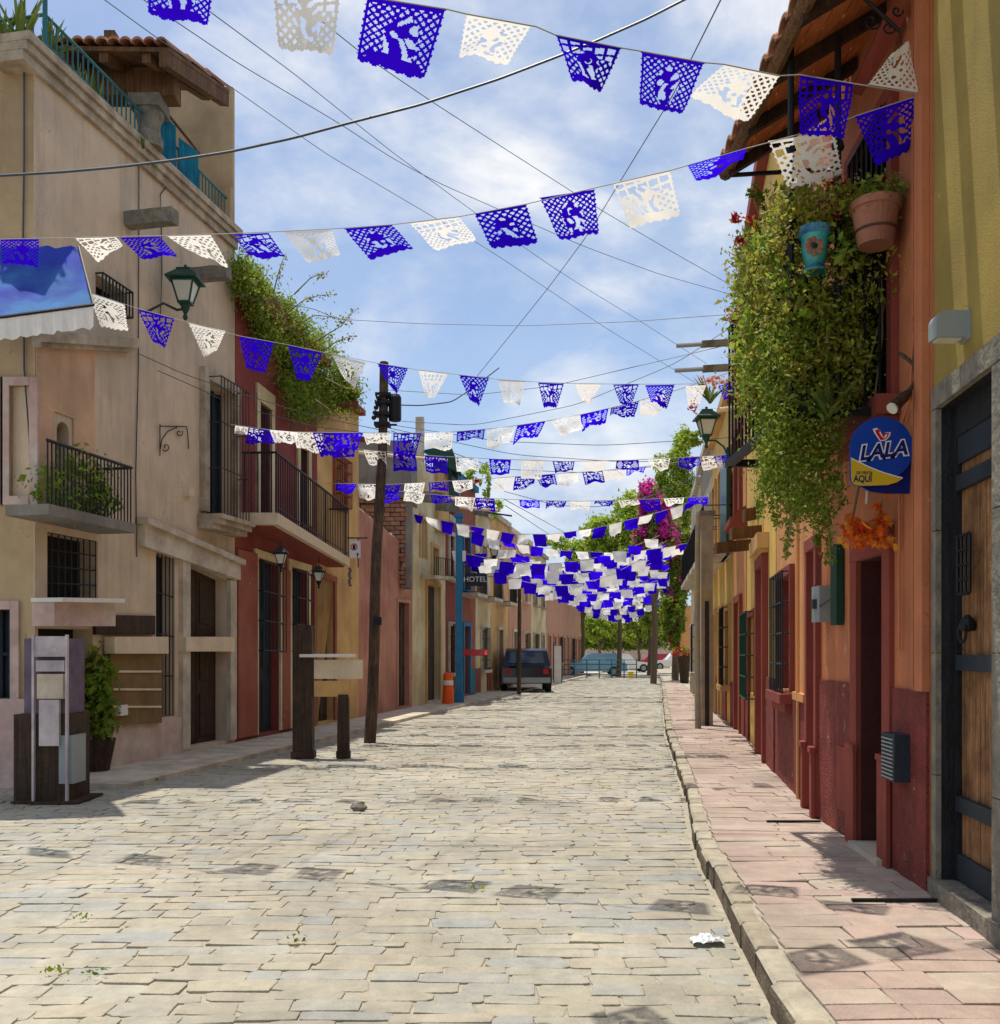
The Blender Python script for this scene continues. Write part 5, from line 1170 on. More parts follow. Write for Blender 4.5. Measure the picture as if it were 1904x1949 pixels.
wg = [(1676,838),(1668,826),(1665,819),(1671,817),(1677,822),(1680,829),(1684,824),(1692,824),(1690,831),(1684,837)]
cxm = 1679; cym = 829
wing([(cxm+(x-cxm)*1.28, cym+(y-cym)*1.22) for x, y in wg], 'signwhite', .0035); wing(wg, 'signred', .0055)
wing([(1679,833),(1673,823),(1675,822),(1680,831)], 'signwhite', .007); wing([(1681,834),(1686,827),(1689,828),(1683,835)], 'signwhite', .007)
mb = MB(); mb.box((SX(1738), YS+.002, SZ(845)), (wallX(6.1)+.01, YS+.02, SZ(842))); mb.box((SX(1738), YS+.002, SZ(910)), (wallX(6.1)+.01, YS+.02, SZ(907))); mb.build('arm', 'iron', LS)
# autumn leaf garland
GD = thing('leaf_garland', 'orange and red artificial maple leaf garland above the dark doorway', 'garland', tuple(at(1650, 1042, 6.35)))
ml = []
for k in range(6):
    pts = []; r_ = random.Random(k)
    for i in range(20):
        a = i/20*6.283; pts.append((math.cos(a)*(1 if i % 4 == 0 else .72 if i % 2 == 0 else .42), math.sin(a)*(1 if i % 4 == 0 else .72 if i % 2 == 0 else .42), r_.uniform(-.12,.12)))
    me = bpy.data.meshes.new('maple_leaf'); me.from_pydata([(0,0,.18)]+pts, [], [(0, i+1, (i+1) % 20+1) for i in range(20)]); me.materials.append(M['maple']); ml.append(me)
P = clumps(120, 12, lambda: tuple(at(nrs.uniform(1614,1684), 1006+nrs.uniform(-20,22), 6.35)), (.030,.035,.030)); P2 = clumps(26, 4, lambda: tuple(at(nrs.uniform(1672,1684), nrs.uniform(955,1000), 6.35)), (.018,.025,.03))
for p in np.vstack([P, P2]):
    o = bpy.data.objects.new('maple_leaf', ml[rnd.randrange(6)]); COL.objects.link(o); o.parent = GD; o.location = Vector(p)-orig(GD); q = rnd.uniform(.028,.05); o.scale = (q, q, q); o.rotation_euler = (R(90)+rnd.gauss(0,.6), rnd.uniform(0,6.28), rnd.gauss(0,.5))
mb = MB(); mb.tube([at(1610,1012,6.37), at(1640,1000,6.37), at(1672,985,6.37), at(1680,950,6.37)], .006, 5); mb.build('garland_wire', 'vine', GD)
single('white_tag', MB().hexa([tuple(at(x, y, Y_)) for Y_ in (6.3, 6.31) for x, y in ((1647,960),(1651,958),(1653,930),(1648,934))]), 'white', 'small white tag hanging below the round sign', 'tag')
# spotlight on a branch
SPL = thing('spotlight', 'rusty spotlight on a crooked bracket above the round sign', 'spotlight', tuple(at(1697, 787, 5.95)))
mb = MB(); mb.tube([F2.pt((6.02, at(1745,655,6).z), .0), at(1742,690,5.95), at(1745,722,5.95), at(1728,748,5.95)], [.014,.02,.014,.016], 7); mb.tube([at(1742,695,5.95), at(1722,678,5.98), at(1712,672,6.0)], .014, 6); mb.build('arm', 'wood_g', SPL)
a_, b_ = at(1732,745,5.95), at(1700,776,5.9); mb = MB(); mb.tube([a_, a_+(b_-a_)*.3, a_+(b_-a_)*.75, b_], [.02,.034,.036,.042], 12); mb.build('housing', 'wood_d', SPL)
mb = MB(); mb.tube([b_, b_+(b_-a_).normalized()*.012], .037, 12); mb.build('lamp_lens', 'lampglass', SPL)
mb = MB(); mb.tube([F2.pt((6.25/F2.u.y, 1.62), .03), F2.pt((6.25/F2.u.y, 3.02), .03), F2.pt((6.05/F2.u.y, 3.2), .03), F2.pt((6.02/F2.u.y, 3.6), .02)], .009, 6); single('wall_conduit', mb, 'orange', 'thin painted conduit climbing the orange wall above the utility box', 'pipe')
# electric box low on the wall
UB = thing('utility_box', 'louvred blue grey utility box on the rough maroon wall base', 'box', tuple(F2.pt(F2.px(1730, 1480), .02)))
q = [F2.px(1714,1480), (F2.px(1740,1480)[0], F2.px(1714,1480)[1]), (F2.px(1740,1480)[0], F2.px(1714,1393)[1]), F2.px(1714,1393)]
mb = MB(); F2.prism(mb, q, .024, .12); mb.build('box', 'navy', UB); cl = q[0]; 
for k in range(11):
    t = (k+.7)/12; z = q[0][1]+(q[3][1]-q[0][1])*t; mb = MB(); F2.prism(mb, F2.rect(min(q[0][0],q[1][0])+.02, max(q[0][0],q[1][0])-.02, z-.004, z+.005), .121, .128); mb.build('louvre', 'greylamp', UB)
# --------------------------------------------------------------- RIGHT: apricot house
G3 = thing('apricot_house', 'apricot plastered house with maroon doorway and blue shuttered window', 'house', (3.9, 10, .15))
d3 = Yr(F3, 8.46, 8.88, .16, 2.52); w3 = [F3.px(1486,1300), F3.px(1511,1300), F3.px(1511,1108), F3.px(1486,1100)]
w3 = F3.rect(F3.s_of(1511), F3.s_of(1487), 1.18, 2.42)
outer = Yr(F3, 8.34, 11.55, .10, 5.2)
F3.wall(outer, [d3, w3], 'apri', G3, thick=.3)
liner(F3, d3, .2, 'maroon', G3); liner(F3, w3, .2, 'maroon', G3); opening(F3, d3, G3, 'door', 'maroon', 'dark', .11, .05, .2, leaf='maroon'); opening(F3, w3, G3, 'window', 'maroon', 'dark', .10, .05, .2, leaf='navy')
mb = MB()
for a, b in ((8.345,8.46),(8.88,9.0)):
    mb = MB(); F3.prism(mb, Yr(F3, a, b, .13, .72), .052, .085); F3.prism(mb, Yr(F3, a-.012, b+.012, .72, .77), .052, .10); mb.build('frame_base', 'maroon', G3)
for a, b in ((8.99, 11.54),):
    mb = MB(); F3.prism(mb, Yr(F3, a+.01, w3[0][0]*F3.u.y-.11, .10, 1.12), .002, .03); F3.prism(mb, Yr(F3, w3[1][0]*F3.u.y+.11, b, .10, 1.12), .002, .03); F3.prism(mb, Yr(F3, w3[0][0]*F3.u.y-.108, w3[1][0]*F3.u.y+.108, .10, .95), .002, .029); mb.build('dado', 'dado', G3)
mb = MB(); F3.prism(mb, F3.rect(w3[0][0]-.14, w3[1][0]+.14, 1.06, 1.16), .002, .16); F3.prism(mb, F3.rect(w3[0][0]-.08, w3[1][0]+.08, .96, 1.058), .031, .10); mb.build('window_ledge', 'maroon', G3)
mb = MB(); F3.prism(mb, Yr(F3, 9.02, 9.75, 1.122, 1.20), .002, .06); mb.build('moulding', 'apri', G3)
grille(F3, grow(w3, .03), 6, 4, .12, .010, 'navy', G3, cage=True)
mb = MB(); F3.prism(mb, Yr(F3, 8.34, 11.54, 5.0, 5.2), -.3, .12); mb.build('cornice', 'maroon', G3)
SHB = thing('open_shutter', 'tall dark green shutter standing open against the wall', 'shutter', tuple(at(1590, 1190, 7.65)))
a_ = at(1583, 1190, 7.7); b_ = at(1602, 1031, 7.45); xw = F2.pt((7.7, 0)).x
mb = MB(); mb.box((xw-.07, 7.62, a_.z), (xw-.012, 7.76, b_.z)); mb.build('panel', 'green', SHB)
mb = MB(); mb.box((xw-.062, 7.612, a_.z+.05), (xw-.02, 7.619, b_.z-.05)); mb.build('inner_panel', 'green', SHB)
EM = thing('meter_box', 'grey green meter box beside the green shutter', 'box', tuple(at(1576, 1184, 8.1)))
xw = F2.pt((8.1, 0)).x; mb = MB(); mb.box((xw-.11, 8.0, at(1575,1184,8.1).z), (xw+.01, 8.2, at(1575,1116,8.1).z)); mb.build('box', 'greylamp', EM); mb = MB(); mb.box((xw-.14, 8.06, at(1575,1150,8.1).z-.04), (xw-.111, 8.14, at(1575,1150,8.1).z+.04)); mb.build('meter_glass', 'glass', EM)
mb = MB(); mb.tube([F2.pt((7.7, 2.05), .06), F2.pt((8.0, 1.98), .10), F2.pt((8.3, 2.12), .08), F2.pt((8.2, 2.45), .03)], .008, 5); single('drooping_cable', mb, 'cable', 'black cable drooping beside the green shutter', 'cable')
mb = MB(); mb.tube([F3.pt((F3.s_of(1529), .16), .05), F3.pt((F3.s_of(1529), 3.2), .05)], .018, 6); single('downpipe', mb, 'apri', 'thin apricot painted pipe running down the apricot wall', 'pipe')
# drain bars on the pavement
for x0, x1, yy, lab in ((1460,1562,1566,'thin dark metal bar lying on the pavement near the maroon doorway'), (1622,1782,1717,'thin dark metal bar lying on the pavement below the wooden door')):
    Y_ = FPX*1.45/(yy-HZ); a_ = at(x0, yy, Y_); b_ = at(x1, yy, Y_); mb = MB(); mb.box((a_.x, Y_-.014, .155), (b_.x, Y_+.014, .170)); single('metal_bar', mb, 'iron', lab, 'bar')
# --------------------------------------------------------------- RIGHT: yellow house and the ones beyond
G4 = thing('yellow_house', 'bright yellow house with maroon base, past the apricot one', 'house', (4.6, 14, .15))
d4 = F4.rect(F4.s_of(1461), F4.s_of(1449), .16, 2.75); w4 = F4.rect(F4.s_of(1441), F4.s_of(1429), .95, 2.15)
F4.wall(Yr(F4, 11.55, 16.3, .10, 8.2), [d4, w4], 'yellow', G4); opening(F4, d4, G4, 'door', 'maroon', 'dark', .14, .08, .2, leaf='maroon'); opening(F4, w4, G4, 'window', 'maroon', 'dark', .10, .05, .2, leaf='green'); grille(F4, grow(w4,.05), 6, 4, .16, .012, 'green', G4, cage=True)
mb = MB(); F4.prism(mb, F4.rect(d4[0][0]-.25, d4[1][0]+.22, 2.95, 3.15), .003, .15); F4.prism(mb, F4.rect(d4[0][0]-.18, d4[1][0]+.16, 2.895, 2.948), .003, .10); mb.build('door_hood', 'ochre', G4)
for a, b in ((F4.s_of(1478.2), d4[0][0]-.14), (d4[1][0]+.14, w4[0][0]-.12), (w4[1][0]+.12, 16.2/F4.u.y)):
    mb = MB(); F4.prism(mb, F4.rect(a, b, .10, 1.28), .003, .035); mb.build('dado', 'dado', G4)
mb = MB(); mb.hexa([tuple(F4.pt((s_, z), d)) for z in (5.21, 8.2) for s_, d in ((11.76,-.0),(11.96,-.31),(11.96,-5),(11.76,-5))]); mb.build('side_wall', 'peach', G4)
mb = MB(); F4.prism(mb, Yr(F4, 11.6, 16.3, 8.0, 8.22), -.3, .14); mb.build('cornice', 'maroon', G4)
street_house(F5, 1397, 1420, 690, 'apri', 'maroon', 'maroon', 'mauve trimmed house between the yellow fronts on the right', 21, cols=1, h=6.6, dado='maroon')
street_house(F5, 1357, 1396.5, 700, 'yellow', 'ochre', 'green', 'yellow house with green shutters farther along the right side', 22, h=6.9, dado='maroon', cols=3, bal=True)
street_house(F5, 1334, 1356.5, 760, 'greyw', 'stone_l', 'wood_d', 'weathered grey house with tall door frames on the right side', 25, h=7.2, cols=3, bal=True)
street_house(F5, 1316, 1333.5, 850, 'cream', 'stone_l', 'teal', 'pale house with teal upper shutters at the far right end', 24, h=7.0, cols=4)
mb = MB(); F5.prism(mb, F5.rect(F5.s_of(1396), F5.s_of(1383), 3.5, 5.6), .07, .13); single('green_shutters', mb, 'green', 'tall folded green shutters high on the yellow house wall', 'shutter')
for x0, x1, y0, y1, Ym, lab in ((1416,1455,963,990,14.2,'uppermost weathered beam jutting from the yellow house'),(1391,1474,999,1024,13.6,'longest weathered beam jutting from the yellow house'),(1362,1437,1027,1051,15.5,'lowest weathered beam jutting from the yellow house')):
    b_ = at(x1, (y0+y1)/2-3, Ym); a_ = at(x0, (y0+y1)/2+5, Ym-.2); mb = MB(); mb.obox((a_+b_)/2, b_-a_, (0,0,1), (0,1,0), (b_-a_).length/2, (y1-y0)/FPX*Ym*.42, .09); single('wooden_beam', mb, 'wood_b', lab, 'beam', 'beams jutting from the yellow house')
mb = MB(); mb.loft([[at(1383,1015,15), at(1405,970,15), at(1420,962,15), at(1425,1010,15)], [at(1383,1015,15.3), at(1405,970,15.3), at(1420,962,15.3), at(1425,1010,15.3)]]); single('red_corbel', mb, 'maroon', 'maroon plaster corbel behind the jutting weathered beams', 'corbel')
for x0, x1, yy, m_, Ym, lab in ((1288,1392,655,'greylamp',15.2,'highest pale roof spout reaching left over the street on the right side'),(1285,1402,702,'greylamp',14.6,'second pale roof spout reaching left over the street on the right side'),(1370,1426,777,'creamp',13.5,'short cream roof spout beside the green lantern')):
    a_ = at(x0, yy+3, Ym); b_ = at(x1+10, yy-4, Ym); mb = MB(); mb.tube([a_, a_+(b_-a_)*.42], .035, 8); m2 = MB(); m2.obox(a_+(b_-a_)*.72, b_-a_, (0,0,1), (0,1,0), (b_-a_).length*.30, .045, .05)
    t = thing('roof_spout', lab, 'spout', tuple(a_)); mb.build('pipe', m_, t); m2.build('wooden_sleeve', 'stone_g', t)
for k, (x0, x1, yy, Ym, lab) in enumerate(((800, 935, 945, 26, 'long pale pipe spout jutting from the cream house, upper of two'), (835, 948, 962, 27, 'long pale pipe spout jutting from the cream house, lower of two'), (905, 975, 972, 33, 'thin dark spout jutting beyond the hotel sign'), (600, 852, 853, 24, 'very long thin pale pipe crossing behind the leaning pole'))):
    a_ = at(x0, yy, Ym); b_ = at(x1, yy+(10 if k < 3 else 24), Ym); t = thing('pipe_spout', lab, 'spout', tuple(a_))
    mb = MB(); mb.tube([a_+(b_-a_)*(.3 if k < 3 else 0), b_], .045 if k != 2 else .03, 8); mb.build('pipe', 'creamp' if k != 2 else 'iron', t)
    if k < 3: mb = MB(); mb.obox(a_+(b_-a_)*.15, b_-a_, (0,0,1), (0,1,0), (b_-a_).length*.2, .14, .08); mb.build('wooden_sleeve', 'stone_g', t)
c = at(1345, 811, 14.6); lantern(tuple(c), .62, 'green street lantern on the right side above the row of flags', bracket=[Vector((c.x, c.y, c.z-.22)), at(1362, 838, 14.6), at(1378, 850, 14.6), at(1385, 866, 14.6), at(1418, 862, 15.0)])
c = at(941, 1048, 33); lantern(tuple(c), .8, 'dark street lantern on the left side beyond the hotel sign', metal='iron', bracket=[Vector((c.x, c.y, c.z-.2)), at(925, 1068, 33), at(912, 1066, 33)])
mb = MB(); p = at(1329, 1390, 18.2); mb.tube([(p.x, 18.2, .1), (p.x-.02, 18.2, 2.2), (p.x+.0, 18.2, 4.2)], [.06,.052,.048], 9); single('wooden_post', mb, 'greyw', 'weathered grey wooden post at the pavement edge on the right', 'post')
GC = thing('grey_pier', 'tall grey weathered masonry pier behind the wooden post', 'pier', tuple(at(1350, 1388, 18.9)))
p = at(1345, 1388, 18.9); mb = MB(); mb.box((p.x-.10, 18.9, .13), (p.x+.13, 19.15, 4.3)); mb.build('shaft', 'greyw', GC); mb = MB(); mb.box((p.x-.14, 18.86, 4.301), (p.x+.17, 19.2, 4.38)); mb.build('cap', 'stone_g', GC)
mb = MB(); mb.box((p.x-.03, 18.885, .14), (p.x+.05, 18.899, 2.6)); mb.build('door_strip', 'wood_d', GC)
# roof plants on the right
spikes(tuple(at(1352, 768, 14.9)), 22, .5, .03, 'roof_agave', 'agave', 'spiky agave on the roof edge above the right lantern', 'plant', 1.0)
P = clumps(90, 9, lambda: tuple(at(nrs.uniform(1330,1368), nrs.uniform(712,735), 14.8)), (.05,.05,.03)); leaf_mesh(P, .06, 'orange_blossoms', 'autumn', label='pale orange blossoms on thin stalks above the right rooftops', cat='flower', kind='stuff')
P = clumps(60, 6, lambda: tuple(at(nrs.uniform(1314,1326), nrs.uniform(755,790), 15)), (.04,.04,.04)); leaf_mesh(P, .05, 'orange_blossoms', 'autumn', label='small orange blossoms hanging left of the agave', cat='flower', kind='stuff')
bush(1318, 835, 46, 26, 16.5, 'leaffar', 'feathery pale shrub left of the right street lantern', 500, .08, dpt=.2, k=24)

# ------------------------------------------------------------------ trees at the far end
def tree(x, y, w_, h_, Y_, label, n=5000, size=.16, m='leaffar', m2=None, frac=0, base=0, k=90):
    c = at(x, y, Y_); ww, hh = w_/FPX*Y_/2, h_/FPX*Y_/2; t = thing('tree', label, 'tree', (c.x, Y_, 0))
    ph = nrs.uniform(0,6,6)
    def smp():
        while True:
            a = nrs.uniform(-1,1,3); th = math.atan2(a[2], a[0]); lim = .78+.14*math.sin(3*th+ph[0])+.10*math.sin(5*th+ph[1])
            r = math.sqrt((a**2).sum())
            if lim*.45 < r < lim: return (c.x+a[0]*ww, Y_+a[1]*ww*.8, c.z+a[2]*hh)
    leaf_mesh(clumps(n, k, smp, (ww*.085, ww*.085, hh*.06)), size, 'crown', m, t, kind='stuff')
    if m2: leaf_mesh(clumps(int(n*frac), max(6, int(k*frac)), smp, (ww*.10, ww*.08, hh*.05)), size*.95, 'blossom', m2, t, kind='stuff')
    mb = MB(); top = c.z; mb.tube([(c.x, Y_, -.05), (c.x+.1, Y_, top*.35), (c.x-.05, Y_, top*.7), (c.x, Y_, top)], [.17,.14,.10,.04], 9); mb.build('trunk', 'trunk', t)
    mb = MB()
    for i in range(7):
        a = i*.9; z0 = max(.8, top*.45+i*.25); mb.tube([(c.x, Y_, z0), (c.x+math.cos(a)*ww*.35, Y_+math.sin(a)*ww*.35, z0+(c.z+hh*.2-z0)*.5), (c.x+math.cos(a)*ww*.7, Y_+math.sin(a)*ww*.6, c.z+hh*.25)], [.11,.07,.03], 6)
    mb.build('limbs', 'trunk', t); return t
tree(1284, 925, 100, 215, 52, 'pale green tree standing tallest against the right house fronts', 13000, .17, k=260)
tree(1286, 1075, 90, 250, 50, 'dark leafy tree hung with magenta bougainvillea on the right side', 15000, .15, 'leafy', 'bougain', .13, k=320)
tree(1244, 1005, 92, 190, 48, 'magenta bougainvillea climbing between the two right hand trees', 6000, .18, 'leafy', 'bougain', 1.5, k=130)
tree(1178, 1035, 150, 205, 62, 'broad light green tree at the end of the street', 17000, .27, k=300)
tree(1108, 1075, 100, 110, 70, 'low olive green tree left of the broad one at the street end', 6000, .30, k=120)
tree(1236, 1120, 120, 190, 66, 'leafy green tree between the broad tree and the bougainvillea', 12000, .27, k=220)
tree(1284, 1180, 56, 130, 49, 'dark shrubby tree with red blossoms beside the tall flower pot', 8000, .14, 'leafy', 'petal', .06, k=150)
tree(1215, 1195, 90, 70, 85, 'distant yellow green tree just above the far parked cars', 4000, .3, k=80)
tree(1140, 1190, 90, 70, 90, 'distant round green tree left of the other one above the far cars', 4000, .3, k=80)
bush(1165, 1205, 300, 60, 120, 'leafy', 'dark hedge closing the far end of the street', 9000, .6, dpt=3, k=260)
mb = MB(); mb.box((at(1040,0,130).x, 130, 0), (at(1340,0,130).x, 131, 4.2)); single('far_wall', mb, 'pinkst', 'pale wall behind the hedge at the street end', 'wall')
street_house(Facade(7.4, .085, -1), 1282, 1290, 1110, 'apri', 'stone_l', 'wood_d', 'apricot house glimpsed past the tree at the far right', 31, h=5.2, cols=3)

# ------------------------------------------------------------------ cars, barrier, planter at the far end
def car(loc, yaw, L, W, Hh, paint, label):
    t = thing('parked_car', label, 'car', loc); cs, sn = math.cos(yaw), math.sin(yaw)
    def T(x, y, z): return (loc[0]+x*cs-y*sn, loc[1]+x*sn+y*cs, loc[2]+z)
    body = [(-L/2,.35*Hh),(-L/2+.02,.55*Hh),(-L*.44,.60*Hh),(L*.16,.60*Hh),(L*.46,.50*Hh),(L/2,.40*Hh),(L/2,.20*Hh),(-L/2,.20*Hh)]
    cab = [(-L*.44,.60*Hh),(-L*.40,.95*Hh),(-L*.34,Hh),(0,Hh),(L*.06,.97*Hh),(L*.18,.60*Hh)]
    def pr(poly, w0, w1, top=1.0):
        mb = MB(); mb.loft([[T(x, -w0*(1 if z < .62*Hh else top), z) for x, z in poly], [T(x, w1*(1 if z < .62*Hh else top), z) for x, z in poly]]); return mb
    pr(body, W/2, W/2).build('body', paint, t); pr(cab, W/2-.04, W/2-.04, .86).build('cabin', paint, t)
    gl = [(-L*.40,.64*Hh),(-L*.375,.90*Hh),(-L*.01,.92*Hh),(L*.11,.64*Hh)]
    mb = pr(gl, W/2-.025, W/2-.025, .865); mb.build('side_windows', 'glass', t)
    mb = MB(); mb.hexa([T(-L*.437,-W*.36,.66*Hh),T(-L*.437,W*.36,.66*Hh),T(-L*.410,W*.32,.92*Hh),T(-L*.410,-W*.32,.92*Hh),T(-L*.447,-W*.36,.66*Hh),T(-L*.447,W*.36,.66*Hh),T(-L*.42,W*.32,.92*Hh),T(-L*.42,-W*.32,.92*Hh)]); mb.build('rear_window', 'glass', t)
    for sx in (-.31, .31):
        for sy in (-1, 1):
            mb = MB(); c0_, c1_ = T(sx*L, sy*(W/2-.22), .32), T(sx*L, sy*(W/2+.01), .32); mb.tube([c0_, c1_], .32, 16); wh_ = mb.build('wheel', 'tyre', t)
            mb = MB(); c0_, c1_ = T(sx*L, sy*(W/2-.02), .32), T(sx*L, sy*(W/2+.025), .32); mb.tube([c0_, c1_], .19, 12); mb.build('rim', 'greylamp', wh_)
    for sy in (-1, 1):
        mb = MB(); a, b = (T(-L/2-.015, sy*W*.36-.10, .44*Hh), T(-L/2+.03, sy*W*.36+.10, .55*Hh)); 
        mb.hexa([T(-L/2-.02, sy*W*.38-.10, .42*Hh),T(-L/2+.03, sy*W*.38-.10, .42*Hh),T(-L/2+.03, sy*W*.38+.10, .42*Hh),T(-L/2-.02, sy*W*.38+.10, .42*Hh),T(-L/2-.02, sy*W*.38-.10, .53*Hh),T(-L/2+.03, sy*W*.38-.10, .53*Hh),T(-L/2+.03, sy*W*.38+.10, .53*Hh),T(-L/2-.02, sy*W*.38+.10, .53*Hh)]); mb.build('tail_light', 'signred', t)
    mb = MB(); mb.hexa([T(-L/2-.05,-W*.47,.22*Hh),T(-L/2+.1,-W*.47,.22*Hh),T(-L/2+.1,W*.47,.22*Hh),T(-L/2-.05,W*.47,.22*Hh),T(-L/2-.05,-W*.47,.34*Hh),T(-L/2+.1,-W*.47,.34*Hh),T(-L/2+.1,W*.47,.34*Hh),T(-L/2-.05,W*.47,.34*Hh)]); mb.build('bumper', 'greylamp', t)
    return t
p = at(1003, 1318, 37.5); car((p.x, 39.6, .02), R(90), 4.3, 1.95, 1.72, 'carblack', 'dark parked car seen from behind on the left of the street')
p = at(1128, 1290, 63); car((p.x, 64, .02), R(178), 4.6, 1.8, 1.5, 'carblue', 'pale blue car parked across the street end behind the teal barrier')
p = at(1192, 1290, 75); car((p.x, 76, .02), R(2), 4.4, 1.8, 1.45, 'carwhite', 'white car parked right of the pale blue one at the street end')
p = at(1240, 1270, 92); car((p.x, 92, .02), R(180), 4.4, 1.8, 1.4, 'carred', 'dark red car farthest away at the street end')
p = at(1283, 1270, 84); car((p.x, 84, .02), R(180), 4.4, 1.8, 1.5, 'carwhite', 'white car at the far right of the street end')
BR = thing('teal_barrier', 'teal tubular barrier across the end of the street', 'barrier', tuple(at(1140, 1286, 58)))
x0, x1 = at(1070,0,58).x, at(1212,0,58).x
for i in range(7):
    xx = x0+(x1-x0)*i/6; mb = MB(); mb.tube([(xx, 58, .02), (xx, 58, 1.15)], .035, 6); mb.build('post', 'teal', BR)
for z in (.25, .55, .85, 1.12): mb = MB(); mb.tube([(x0, 58.0, z), (x1, 58.0, z)], .028, 6); mb.build('rail', 'teal', BR)
mb = MB(); c = at(1202, 1281, 57.5); mb.box((c.x-.14, 57.6, .03), (c.x+.14, 57.85, .42)); single('yellow_bucket', mb, 'signyel', 'small yellow box at the foot of the teal barrier', 'box')
WP = thing('white_post_board', 'narrow white board standing at the left end of the teal barrier', 'sign', tuple(at(1062, 1296, 48)))
p = at(1062, 1296, 48); mb = MB(); mb.box((p.x-.18, 48, .05), (p.x+.18, 48.06, 1.9)); mb.build('board', 'white', WP); mb = MB(); mb.box((p.x-.22, 48.0, .02), (p.x-.181, 48.08, 2.1)); mb.box((p.x+.181, 48.0, .02), (p.x+.22, 48.08, 2.1)); mb.build('frame', 'iron', WP)
PT = thing('tall_planter', 'tall tapered dark planter with red flowers at the far right pavement', 'planter', tuple(at(1303, 1296, 45)))
p = at(1303, 1296, 45); mb = MB(); mb.lathe((p.x, 45, .14), [(.17,0),(.20,.05),(.30,1.15),(.33,1.2),(.33,1.28),(.28,1.28),(.25,1.2)], 16); mb.build('pot', 'wood_d', PT)
def ps(): return (p.x+nrs.normal()*.22, 45+nrs.normal()*.2, 1.6+nrs.normal()*.16)
leaf_mesh(clumps(500, 14, ps, (.08,.08,.08)), .12, 'leaves', 'leafy', PT, kind='stuff')
def ps2(): return (p.x+nrs.normal()*.26, 44.9+nrs.normal()*.2, 1.55+nrs.normal()*.12)
leaf_mesh(clumps(260, 14, ps2, (.06,.06,.06)), .11, 'red_flowers', 'petal', PT, kind='stuff')

# ------------------------------------------------------------------ leaning pole, signs
PL = thing('leaning_pole', 'tall leaning wooden utility pole on the left side of the street', 'utility pole', tuple(at(706, 1418, 16.8)))
b_ = at(704, 1416, 16.8); t_ = at(733, 690, 17.4)
mb = MB(); n = 8; mb.tube([b_+(t_-b_)*k/n+Vector((.02*math.sin(k*1.3),0,0)) for k in range(n+1)], [.105-.025*k/n for k in range(n+1)], 10); mb.build('shaft', 'wood_g', PL)
c = at(752, 778, 17.3); mb = MB(); mb.lathe((c.x, c.y, c.z-.22), [(.10,0),(.115,.03),(.115,.42),(.09,.47),(.03,.49)], 14); mb.build('transformer', 'iron', PL)
mb = MB()
for yy in (755, 770, 792, 812):
    a_ = b_+(t_-b_)*((1416-yy)/(1416-690)); mb.box((a_.x-.14, a_.y-.13, a_.z-.03), (a_.x+.14, a_.y+.13, a_.z+.03)); mb.box((a_.x+.1, a_.y-.02, a_.z-.015), (a_.x+.26, a_.y+.02, a_.z+.015))
for k in range(5): mb.ball((a_.x-.14+.02*k, a_.y-.12, a_.z+.1+.09*k), .045, 6)
mb.build('fittings', 'iron', PL)
a_ = b_+(t_-b_)*((1416-1188)/(1416-690)); mb = MB(); mb.box((a_.x+.0, a_.y-.19, a_.z-.07), (a_.x+.14, a_.y-.10, a_.z+.07)); mb.build('fitting_box', 'iron', PL)
NP = thing('no_parking_sign', 'white no parking sign with red ring and arrow behind the pole', 'sign', tuple(at(676, 1062, 20.4)))
Yn = 20.4; L_, R_ = at(666,1062,Yn), at(686,1029,Yn); mb = MB(); mb.box((L_.x, Yn, L_.z), (R_.x, Yn+.02, R_.z)); mb.build('plate', 'signwhite', NP)
cc = at(674, 1041, Yn-.005)
mb = MB(); n = 20; mb.add([(cc.x+r_*math.cos(6.283*k/n), Yn-.004, cc.z+r_*math.sin(6.283*k/n)) for r_ in (.075,.055) for k in range(n)], [(k, (k+1) % n, n+(k+1) % n, n+k) for k in range(n)]); mb.build('red_ring', 'signred', NP)
text_mb('E', (cc.x, Yn-.005, cc.z-.035), (1,0,0), (0,0,1), .10, bold=.01).build('letter', 'iron', NP)
ac = at(681, 1056, Yn); mb = MB(); mb.add([(ac.x+a, Yn-.004, ac.z+b) for a, b in ((-.01,-.06),(.01,-.06),(.01,0),(.035,0),(0,.05),(-.035,0),(-.01,0))], [tuple(range(7))]); mb.build('arrow', 'iron', NP)
mb = MB(); mb.tube([(L_.x-.05, Yn+.03, R_.z+.06), (R_.x+.15, Yn+.03, R_.z+.06)], .015, 5); mb.tube([(R_.x-.05, Yn+.03, L_.z-.2), (R_.x-.05, Yn+.03, R_.z+.06)], .012, 5); mb.build('bracket', 'iron', NP)
mb = MB(); p = at(665, 1080, 20.3); 
for k in range(8): mb.box((p.x-.02+.012*math.sin(k*2), 20.3, p.z-.05*(k+1)), (p.x+.035+.012*math.sin(k*2), 20.33, p.z-.05*k-.006))
single('lilac_streamer', mb, 'lilac', 'lilac paper streamer hanging from the far end of the long balcony', 'streamer')

